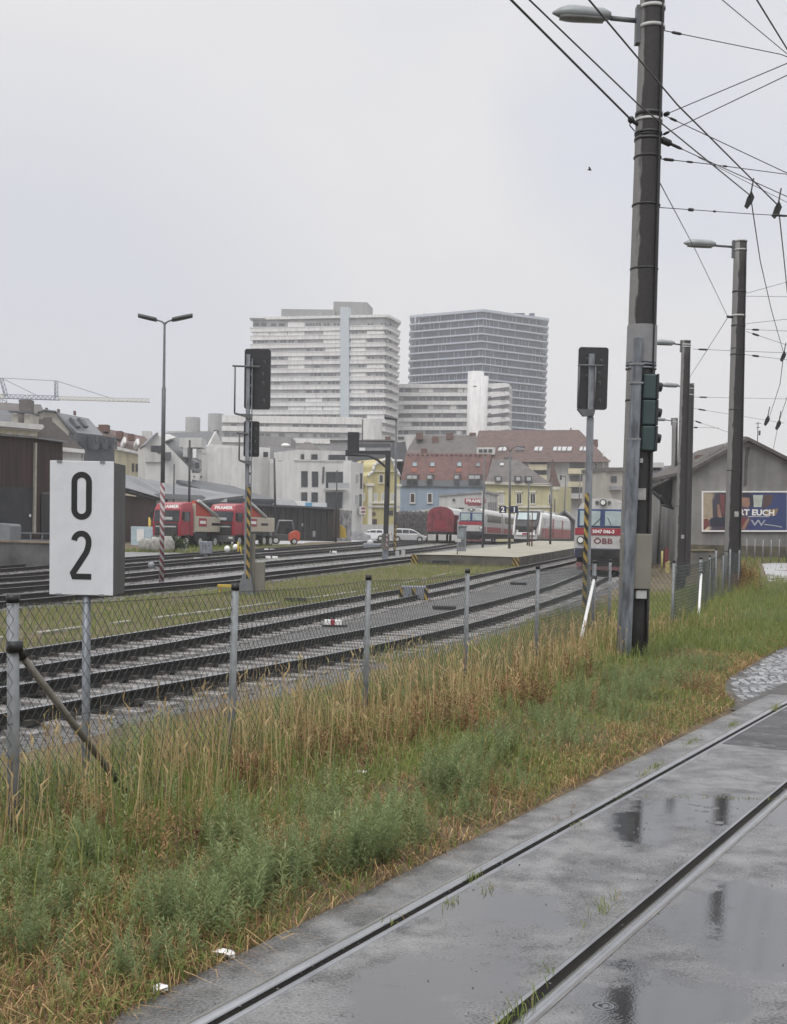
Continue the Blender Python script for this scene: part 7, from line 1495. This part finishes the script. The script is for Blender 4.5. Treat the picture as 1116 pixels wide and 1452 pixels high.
#==PART4==
# ================================================================== VEGETATION
def blades(name, x, y, h, wd, v, mat, lean=.35, z0=None, label='', az=None, bend=.6):
    n = len(x); z = gz(x, y) if z0 is None else z0
    az = rng.random(n)*6.283 if az is None else az; ln = np.abs(rng.normal(0, lean, n))*h; fa = rng.random(n)*6.283
    dx, dy = np.cos(az)*ln, np.sin(az)*ln; wx, wy = np.cos(fa)*wd/2, np.sin(fa)*wd/2
    V = np.zeros((n, 5, 3)); zz = z-.01
    V[:, 0] = np.stack([x-wx, y-wy, zz], -1); V[:, 1] = np.stack([x+wx, y+wy, zz], -1)
    hm = h*(.55+.1*rng.random(n)); k = .38
    V[:, 2] = np.stack([x-wx*.8+dx*k, y-wy*.8+dy*k, zz+hm], -1); V[:, 3] = np.stack([x+wx*.8+dx*k, y+wy*.8+dy*k, zz+hm], -1)
    V[:, 4] = np.stack([x+dx*1.3, y+dy*1.3, zz+h*(1-bend*np.clip(ln/h, 0, 1)**1.2)], -1)
    o_ = np.arange(n)[:, None]*5
    o = np_mesh(name, V.reshape(-1, 3), [o_+np.array([[0, 1, 3, 2]]), o_+np.array([[2, 3, 4]])], mat, np.repeat(v, 5), False)
    return tag(o, label, 'grass', kind='stuff')
def field(x, y, s=1., seed=0):
    """smooth patchiness 0..1"""
    a = np.sin(x*1.7*s+seed)*np.cos(y*1.3*s+seed*2)+np.sin((x+y)*.9*s+seed*3)+.7*np.sin(x*3.9*s-y*2.7*s+seed)+.5*np.cos(y*5.1*s+x*2+seed)
    return np.clip(.5+a/5, 0, 1)
straw_m = attr_mat('straw_grass', [(.13, .088, .05), (.26, .18, .09), (.42, .30, .155), (.54, .42, .235), (.27, .28, .10), (.17, .22, .07)], .7, .3)
green_m = attr_mat('green_grass', [(.10, .125, .045), (.14, .185, .055), (.19, .24, .07), (.26, .29, .095), (.38, .30, .13)], .6, .35)
weed_m = attr_mat('mugwort_leaves', [(.105, .135, .065), (.17, .22, .10), (.24, .30, .135), (.33, .38, .19)], .65, .4)
hay_m = attr_mat('cut_hay', [(.12, .065, .038), (.24, .14, .072), (.42, .28, .14), (.56, .41, .22)], .8, .2)
def sample(n, y0, y1, pw=1.0):
    y = y0+(y1-y0)*rng.random(n)**pw; return y
def verge(n, y0, y1, pw, a, b):
    y = sample(n, y0, y1, pw); xa, xb = fx(y), ex(y); f = a+(b-a)*rng.random(n); return xa+(xb-xa)*f, y, f
# tall straw along the fence
x, y, f = verge(52000, 3.0, 27, 1.5, -.22, .58)
p = field(x, y, 1.1, 2.3); clump = field(x*3, y*3, 1, .7)
keep = (rng.random(len(x)) < (.12+1.1*p)*(1-.93*ss(.18, .5, f))*(.12+1.25*clump**1.4)*(.3+.7*ss(7.2, 11, y))) ; x, y, f, p = x[keep], y[keep], f[keep], p[keep]
h = (.13+.34*rng.random(len(x))**1.3)*(1-.3*ss(12, 16, y))*(.7+.3*ss(7, 10, y))*(1-.55*ss(.12, .5, f))*(.65+.6*field(x*2.3, y*2.3, 1, 6.1)); 
blades('tall_dry_grass', x, y, h, .0035+.003*rng.random(len(x))+.0003*y, np.clip(rng.normal(.30+.42*field(x*2, y*2, 1., 3.3), .2, len(x)), 0, 1), straw_m, .62, label='tall straw coloured dry grass growing along the fence', bend=.75)
# green long grass mixed in and on the track side of the fence
x, y, f = verge(44000, 3.0, 38, 1.4, -.75, .55)
p = field(x, y, .9, 5.); keep = rng.random(len(x)) < .25+.75*p*(1-ss(.1, .45, f)*.7); x, y, p = x[keep], y[keep], p[keep]
blades('long_green_grass', x, y, .10+.28*rng.random(len(x))**1.4, .005+.003*rng.random(len(x))+.0003*y, np.clip(rng.normal(.45, .2, len(x)), 0, 1), green_m, .4, label='long green grass on both sides of the chain link fence')
# short turf on the verge
x, y, f = verge(120000, 3.2, 30, 1.6, .1, .985)
p = field(x, y, 1.4, 9.); keep = rng.random(len(x)) < .18+.8*p; x, y, p, f = x[keep], y[keep], p[keep], f[keep]
blades('short_verge_grass', x, y, (.03+.10*rng.random(len(x)))*(.6+.6*p), .004+.003*rng.random(len(x))+.0003*y, np.clip(rng.normal(.35+.3*field(x, y, 2., 1.), .26, len(x)), 0, 1), green_m, .6, label='short patchy grass on the verge beside the road')
# flattened hay, brown
x, y, f = verge(150000, 3.2, 22, 1.5, .08, .99)
p = field(x, y, 1.2, 4.); q = field(x, y, .7, 21.); keep = rng.random(len(x)) < (.14+1.1*(1-p)*q)*(.4+.6*(1-ss(5.2, 9.5, y)*(1-ss(.72, .95, f)))); x, y = x[keep], y[keep]
blades('flattened_hay', x, y, .03+.09*rng.random(len(x)), .0028+.0022*rng.random(len(x))+.0002*y, rng.random(len(x)), hay_m, 1.3, label='flattened brown cut hay lying between the weeds', bend=1.0)
# right-hand meadow beyond the cobbles
def meadow(name, n, fxa, fxb, y0, y1, hf, wd, mat, vm, label, pw=1., dens=None):
    y = sample(n, y0, y1, pw); xa, xb = fxa(y), fxb(y); x = xa+(xb-xa)*rng.random(n)
    if dens is not None: k = rng.random(n) < dens(x, y); x, y = x[k], y[k]
    return blades(name, x, y, hf(len(x)), wd, np.clip(rng.normal(vm, .2, len(x)), 0, 1), mat, .4, label=label)
meadow('meadow_grass', 34000, lambda y: fx(y)+.2, lambda y: ex(y), 18, 48, lambda n: .05+.2*rng.random(n)**1.5, .011, green_m, .5, 'long grass behind the cobbles around the far masts', 1.2)
meadow('meadow_grass', 14000, lambda y: fx(y)-4.2, lambda y: fx(y)+.6, 21, 48, lambda n: .15+.4*rng.random(n), .013, green_m, .6, 'yellowish long grass behind the fence right of the nearest mast', 1.1)
meadow('meadow_grass', 16000, lambda y: .27*y, lambda y: .27*y+13, 44, 74, lambda n: .06+.22*rng.random(n), .024, green_m, .45, 'grass in front of the grey billboard house', 1., lambda x, y: 1-.95*((x > .285*y+.6) & (x < .285*y+8.2) & (y > 43) & (y < 66)))
# grass strip between the second track and the sidings
meadow('yard_grass', 30000, lambda y: TX[3](y)+1.3, lambda y: TX[2](y)-1.5, 19, 76, lambda n: .06+.24*rng.random(n)**2+.02, .016, green_m, .55, 'yellow green grass strip between the main tracks and the sidings', 1., lambda x, y: .35+.65*field(x, y, .5, 3))
meadow('yard_weeds', 9000, lambda y: TX[6](y)-2, lambda y: TX[3](y)+1, 60, 150, lambda n: .06+.22*rng.random(n)**2, .04, green_m, .4, 'weeds between the sidings', 1., lambda x, y: (field(x, y, .25, 8) > .56)*1.)
meadow('yard_weeds', 5000, lambda y: TX[6](y)-9, lambda y: TX[6](y)-2.4, 84, 108, lambda n: .1+.4*rng.random(n)**2, .04, green_m, .4, 'weeds in front of the two red trucks', 1., lambda x, y: (field(x, y, .4, 5) > .45)*1.)
meadow('bank_grass', 9000, lambda y: TX[6](y)-8.6+.0*y, lambda y: TX[6](y)-6.2, 42, 72, lambda n: .15+.4*rng.random(n), .025, green_m, .5, 'tall grass at the foot of the loading ramp wall')
meadow('track_weeds', 5000, lambda y: TX[2](y)-1.4, lambda y: TX[1](y)+1.7, 13, 60, lambda n: .03+.12*rng.random(n)**3, .010, green_m, .4, 'sparse weeds between the near rails', 1.4, lambda x, y: (field(x, y, .8, 14) > .66)*.7)
# weeds growing in the rail grooves and joints of the road
def groove_weeds():
    X = []; Y_ = []; H = []
    for (px, py, n, sp_, hh) in ((856, 1290, 30, .12, .10), (725, 1450, 40, .16, .11), (690, 1262, 14, .05, .05), (672, 1245, 24, .05, .05), (915, 1098, 26, .08, .05), (930, 1088, 60, .10, .05), (982, 1052, 70, .12, .05), (1040, 1028, 60, .1, .06), (1100, 1005, 60, .1, .07), (1060, 1132, 70, .22, .03), (1000, 1131, 60, .2, .03), (880, 1126, 30, .1, .03), (820, 1170, 30, .05, .04), (640, 1280, 24, .06, .05), (780, 1375, 14, .05, .05), (560, 1305, 14, .05, .04)):
        d = ray(px, py); q = CAM+d*(-1.7/d.z); a = rng.normal(size=n)*sp_; bq = rng.normal(size=n)*.012
        if py in (1132, 1131): X += list(q.x+a); Y_ += list(q.y+bq)
        else: X += list(q.x+a*math.sin(TD)+bq); Y_ += list(q.y+a*math.cos(TD)-bq)
        H += list(hh*(.4+.8*rng.random(n)))
    X, Y_, H = map(np.array, (X, Y_, H))
    blades('groove_weeds', X, Y_, H, np.full(len(X), .0045), np.clip(rng.normal(.55, .3, len(X)), 0, 1), green_m, .6, z0=np.full(len(X), 0.), label='small weeds growing along the sunken tram rails')
groove_weeds()
# leafy blue-green weeds (mugwort-like)
def plant_template(nl, seed, wide=1.):
    r = np.random.default_rng(seed); V = []; Q = []
    V += [(-.004, 0, 0), (.004, 0, 0), (.002, 0, 1), (-.002, 0, 1)]; Q.append((0, 1, 2, 3))
    for i in range(nl):
        z = .06+.94*(i/nl)**.9; az = i*2.4+r.normal()*.4; ln = wide*(.14*(1-.6*z)+.03)*(.6+.7*r.random()); up = .2+.9*r.random()
        bx_, by_ = .012*math.cos(az), .012*math.sin(az); w_ = ln*.11; px, py = -math.sin(az)*w_, math.cos(az)*w_
        mx_, my_ = math.cos(az)*ln*.55, math.sin(az)*ln*.55; tx_, ty_ = math.cos(az)*ln, math.sin(az)*ln
        o = len(V); V += [(bx_, by_, z), (mx_+px, my_+py, z+ln*.55*up), (tx_, ty_, z+ln*up*.75), (mx_-px, my_-py, z+ln*.55*up)]; Q.append((o, o+1, o+2, o+3))
    return np.array(V, float), np.array(Q)
def weeds(name, x, y, h, label, nl=74, wide=1., mat=None, vm=.5, z0=None):
    n = len(x); Vs = []; Fs = []; A = []; off = 0
    for k in range(4):
        idx = np.arange(k, n, 4); T, Q = plant_template(nl, k+3, wide)
        az = rng.random(len(idx))*6.283; c, s_ = np.cos(az)[:, None], np.sin(az)[:, None]; hh = h[idx][:, None]
        lx, ly = rng.normal(0, .16, (len(idx), 1)), rng.normal(0, .16, (len(idx), 1))
        X = (T[None, :, 0]*c-T[None, :, 1]*s_)*hh+x[idx][:, None]+lx*hh*T[None, :, 2]**1.5; Yy = (T[None, :, 0]*s_+T[None, :, 1]*c)*hh+y[idx][:, None]+ly*hh*T[None, :, 2]**1.5
        Z = T[None, :, 2]*hh+(gz(x[idx], y[idx]) if z0 is None else z0[idx])[:, None]-.01
        Vs.append(np.stack([X, Yy, Z], -1).reshape(-1, 3)); Fs.append((Q[None]+np.arange(len(idx))[:, None, None]*len(T)).reshape(-1, 4)+off)
        A.append((np.repeat(np.clip(rng.normal(vm, .17, len(idx)), 0, 1), len(T)).reshape(len(idx), -1)+rng.normal(0, .12, (len(idx), len(T)))).clip(0, 1).ravel()); off += len(idx)*len(T)
    o = np_mesh(name, np.concatenate(Vs), [np.concatenate(Fs)], mat or weed_m, np.concatenate(A), False)
    return tag(o, label, 'weeds', kind='stuff')
CL = [(300, 1300, 130, .42, .30), (345, 1255, 130, .4, .32), (235, 1290, 70, .35, .26), (395, 1235, 70, .3, .3), (520, 1200, 150, .38, .34), (560, 1160, 90, .35, .3), (480, 1215, 60, .3, .28), (640, 1105, 130, .35, .36), (655, 1140, 70, .35, .25), (700, 1060, 90, .4, .32), (770, 1020, 150, .55, .36), (840, 990, 170, .6, .38), (900, 975, 190, .6, .42), (950, 960, 190, .6, .42), (1000, 940, 150, .6, .38), (880, 1010, 120, .5, .3), (800, 1050, 80, .4, .28), (730, 1110, 70, .4, .2), (180, 1370, 80, .3, .2), (270, 1365, 90, .3, .24), (90, 1280, 80, .35, .28), (40, 1330, 60, .3, .26), (120, 1210, 70, .3, .3), (900, 930, 90, .5, .5), (1040, 915, 100, .6, .4), (1060, 880, 90, .8, .4), (1095, 880, 110, .8, .5), (600, 1200, 60, .3, .2), (330, 1180, 60, .3, .32), (30, 1250, 40, .2, .3), (400, 1330, 50, .25, .2), (300, 1395, 40, .2, .14), (450, 1150, 60, .3, .3), (860, 960, 80, .4, .4), (250, 1030, 60, .4, .42), (180, 1060, 50, .3, .4), (560, 1000, 50, .25, .5), (600, 985, 60, .25, .5), (690, 930, 70, .4, .45), (400, 1010, 50, .3, .35), (740, 945, 60, .3, .4), (60, 1130, 50, .3, .35), (330, 1080, 40, .2, .35), (850, 880, 70, .4, .5), (780, 900, 60, .4, .4)]
X = []; Y_ = []; H = []
for px, py, n, sp_, hh in CL:
    n = int(n*(.55 if py > 1030 else .72)); hh *= .9 if py > 1030 else .62
    q = G(px, py, .05); sc_ = .5+.02*q.y
    X += list(q.x+rng.normal(0, sp_*.5*sc_, n)); Y_ += list(q.y+rng.normal(0, sp_*.8*sc_, n)); H += list(hh*(.45+.65*rng.random(n)))
X, Y_, H = map(np.array, (X, Y_, H)); k = X < ex(Y_)-.12; X, Y_, H = X[k], Y_[k], H[k]
kk = rng.random(len(X)) < .68
weeds('weeds', X[kk], Y_[kk], H[kk], 'clumps of feathery blue green weeds on the verge')
weeds('leafy_weeds', X[~kk], Y_[~kk], H[~kk]*.75, 'lighter broad leaved weeds mixed into the green clumps', 26, 1.7, vm=.72)
x, y, f = verge(2600, 3.4, 26, 1.4, -.7, .93); k = field(x, y, 1.3, 17) > .45; x, y, f = x[k], y[k], f[k]
weeds('weeds', x, y, (.06+.20*rng.random(len(x)))*(1.25-.65*f), 'scattered small green weeds between the dry grass', 26, 1.3, vm=.68)
x = rng.uniform(0, 1, 900); y = 24+18*rng.random(900); x = fx(y)+.6+x*(ex(y)-fx(y)-.8)
weeds('weeds', x, y, .15+.2*rng.random(900), 'tall weeds behind the cobbles', 20, 1.2)
X = []; Y_ = []; H = []
for px, py, n, sp_, hh in ((470, 1075, 40, .16, .3), (345, 1105, 30, .13, .28), (640, 1030, 50, .2, .35), (720, 1000, 60, .25, .36), (560, 1050, 40, .16, .3), (210, 1190, 30, .15, .25), (120, 1160, 30, .15, .25), (800, 960, 50, .25, .38), (420, 1200, 24, .1, .2), (990, 975, 30, .2, .25), (700, 1120, 30, .2, .18), (1040, 840, 60, .3, .6), (1055, 830, 40, .2, .8)):
    q = G(px, py, .05); X += list(q.x+rng.normal(0, sp_, n)); Y_ += list(q.y+rng.normal(0, sp_*1.4, n)); H += list(hh*(.5+.6*rng.random(n)))
weeds('dead_weeds', np.array(X), np.array(Y_), np.array(H), 'brown withered weed tussocks in front of the fence', 40, 1.3, mat=hay_m, vm=.3)
# broad-leaved rosettes by the kerb and litter
X = []; Y_ = []
for px, py in ((470, 1382), (500, 1375), (300, 1395), (255, 1385), (640, 1255), (720, 1170)):
    q = G(px, py); X += list(q.x+rng.normal(0, .05, 7)); Y_ += list(q.y+rng.normal(0, .06, 7))
X, Y_ = np.array(X), np.array(Y_); k = X < ex(Y_)-.03
weeds('broad_leaved_weeds', X[k], Y_[k], np.full(k.sum(), .10), 'low broad leaved weeds at the edge of the asphalt', 16, 2.2, mat=green_m, vm=.6)
def litter(label, px, py, s, mat):
    q = G(px, py); r = np.random.default_rng(int(px)); mb = MB(); pts = []
    n = 9
    for i in range(n):
        a = 6.283*i/n; rr = s*(.7+.5*r.random()); pts.append((q.x+rr*math.cos(a), q.y+rr*.7*math.sin(a), q.z+.02+.015*r.random()))
    mb.add(pts+[(q.x, q.y, q.z+.045)], [(i, (i+1) % n, n) for i in range(n)]); mb.add([(a, b, c-.012) for a, b, c in pts]+[(q.x, q.y, q.z+.01)], [((i+1) % n, i, n) for i in range(n)])
    tag(mb.build('crumpled_paper', mat, None, True), label, 'litter')
litter('crumpled white paper at the edge of the asphalt', 316, 1360, .042, white); litter('small torn white scrap near the bottom edge of the verge', 226, 1411, .03, white); litter('pale scrap of paper in the grass in front of the dry clumps', 512, 1100, .05, white)
# thin dry stalks standing high
x, y, f = verge(420, 4, 22, 1.2, -.3, .3)
blades('tall_stalks', x, y, .4+.4*rng.random(len(x)), .005+.0003*y, np.clip(rng.normal(.45, .2, len(x)), 0, 1), straw_m, .25, label='single tall dry stalks in front of the fence', bend=.9)

# ================================================================== RAINY AIR
hz = MB(); hz.bx(-650, 650, -70, 930, -1.7, 135); hb = hz.build('haze', M('tmp', (1, 1, 1)), None)
hm = bpy.data.materials.new('rain_haze'); hm.use_nodes = True; hn = hm.node_tree.nodes; hn.remove(hn['Principled BSDF'])
pv = hn.new('ShaderNodeVolumePrincipled'); pv.inputs['Color'].default_value = (.93, .94, .97, 1); pv.inputs['Density'].default_value = .0006; pv.inputs['Anisotropy'].default_value = .2
hm.node_tree.links.new(pv.outputs[0], hn['Material Output'].inputs['Volume']); hb.data.materials[0] = hm; tag(hb, 'thin pale rain haze over the railway yard', 'haze', kind='stuff')

# seed heads on the dry stalks
x, y, f = verge(1500, 4, 22, 1.3, -.25, .4); n = len(x); hh = (.22+.34*rng.random(n))*(1-.25*ss(12, 16, y)); z = gz(x, y)+hh; az = rng.random(n)*6.283; c, s_ = np.cos(az), np.sin(az); L2 = .05+.05*rng.random(n); w2 = .0035+.00025*y
ox, oy = rng.normal(0, .1, n)*hh, rng.normal(0, .1, n)*hh
V = np.stack([np.stack([x, y, z-hh], -1), np.stack([x+.0025+.0001*y, y, z-hh], -1), np.stack([x+ox-w2*.25, y+oy, z], -1), np.stack([x+ox+w2*.25, y+oy, z], -1), np.stack([x+ox*1.3+c*L2*.4, y+oy*1.3+s_*L2*.4, z+L2], -1), np.stack([x+ox+w2*c*1.4, y+oy+w2*s_*1.4, z+L2*.4], -1), np.stack([x+ox-w2*c*1.4, y+oy-w2*s_*1.4, z+L2*.4], -1)], 1).reshape(-1, 3)
o7 = np.arange(n)[:, None]*7
tag(np_mesh('seed_heads', V, [np.concatenate([o7+np.array([[0, 1, 3, 2]]), o7+np.array([[2, 3, 5, 6]])]), o7+np.array([[6, 5, 4]])], straw_m, np.repeat(np.clip(rng.normal(.5, .15, n), 0, 1), 7)), 'dry grass seed heads standing along the fence', 'grass', kind='stuff')
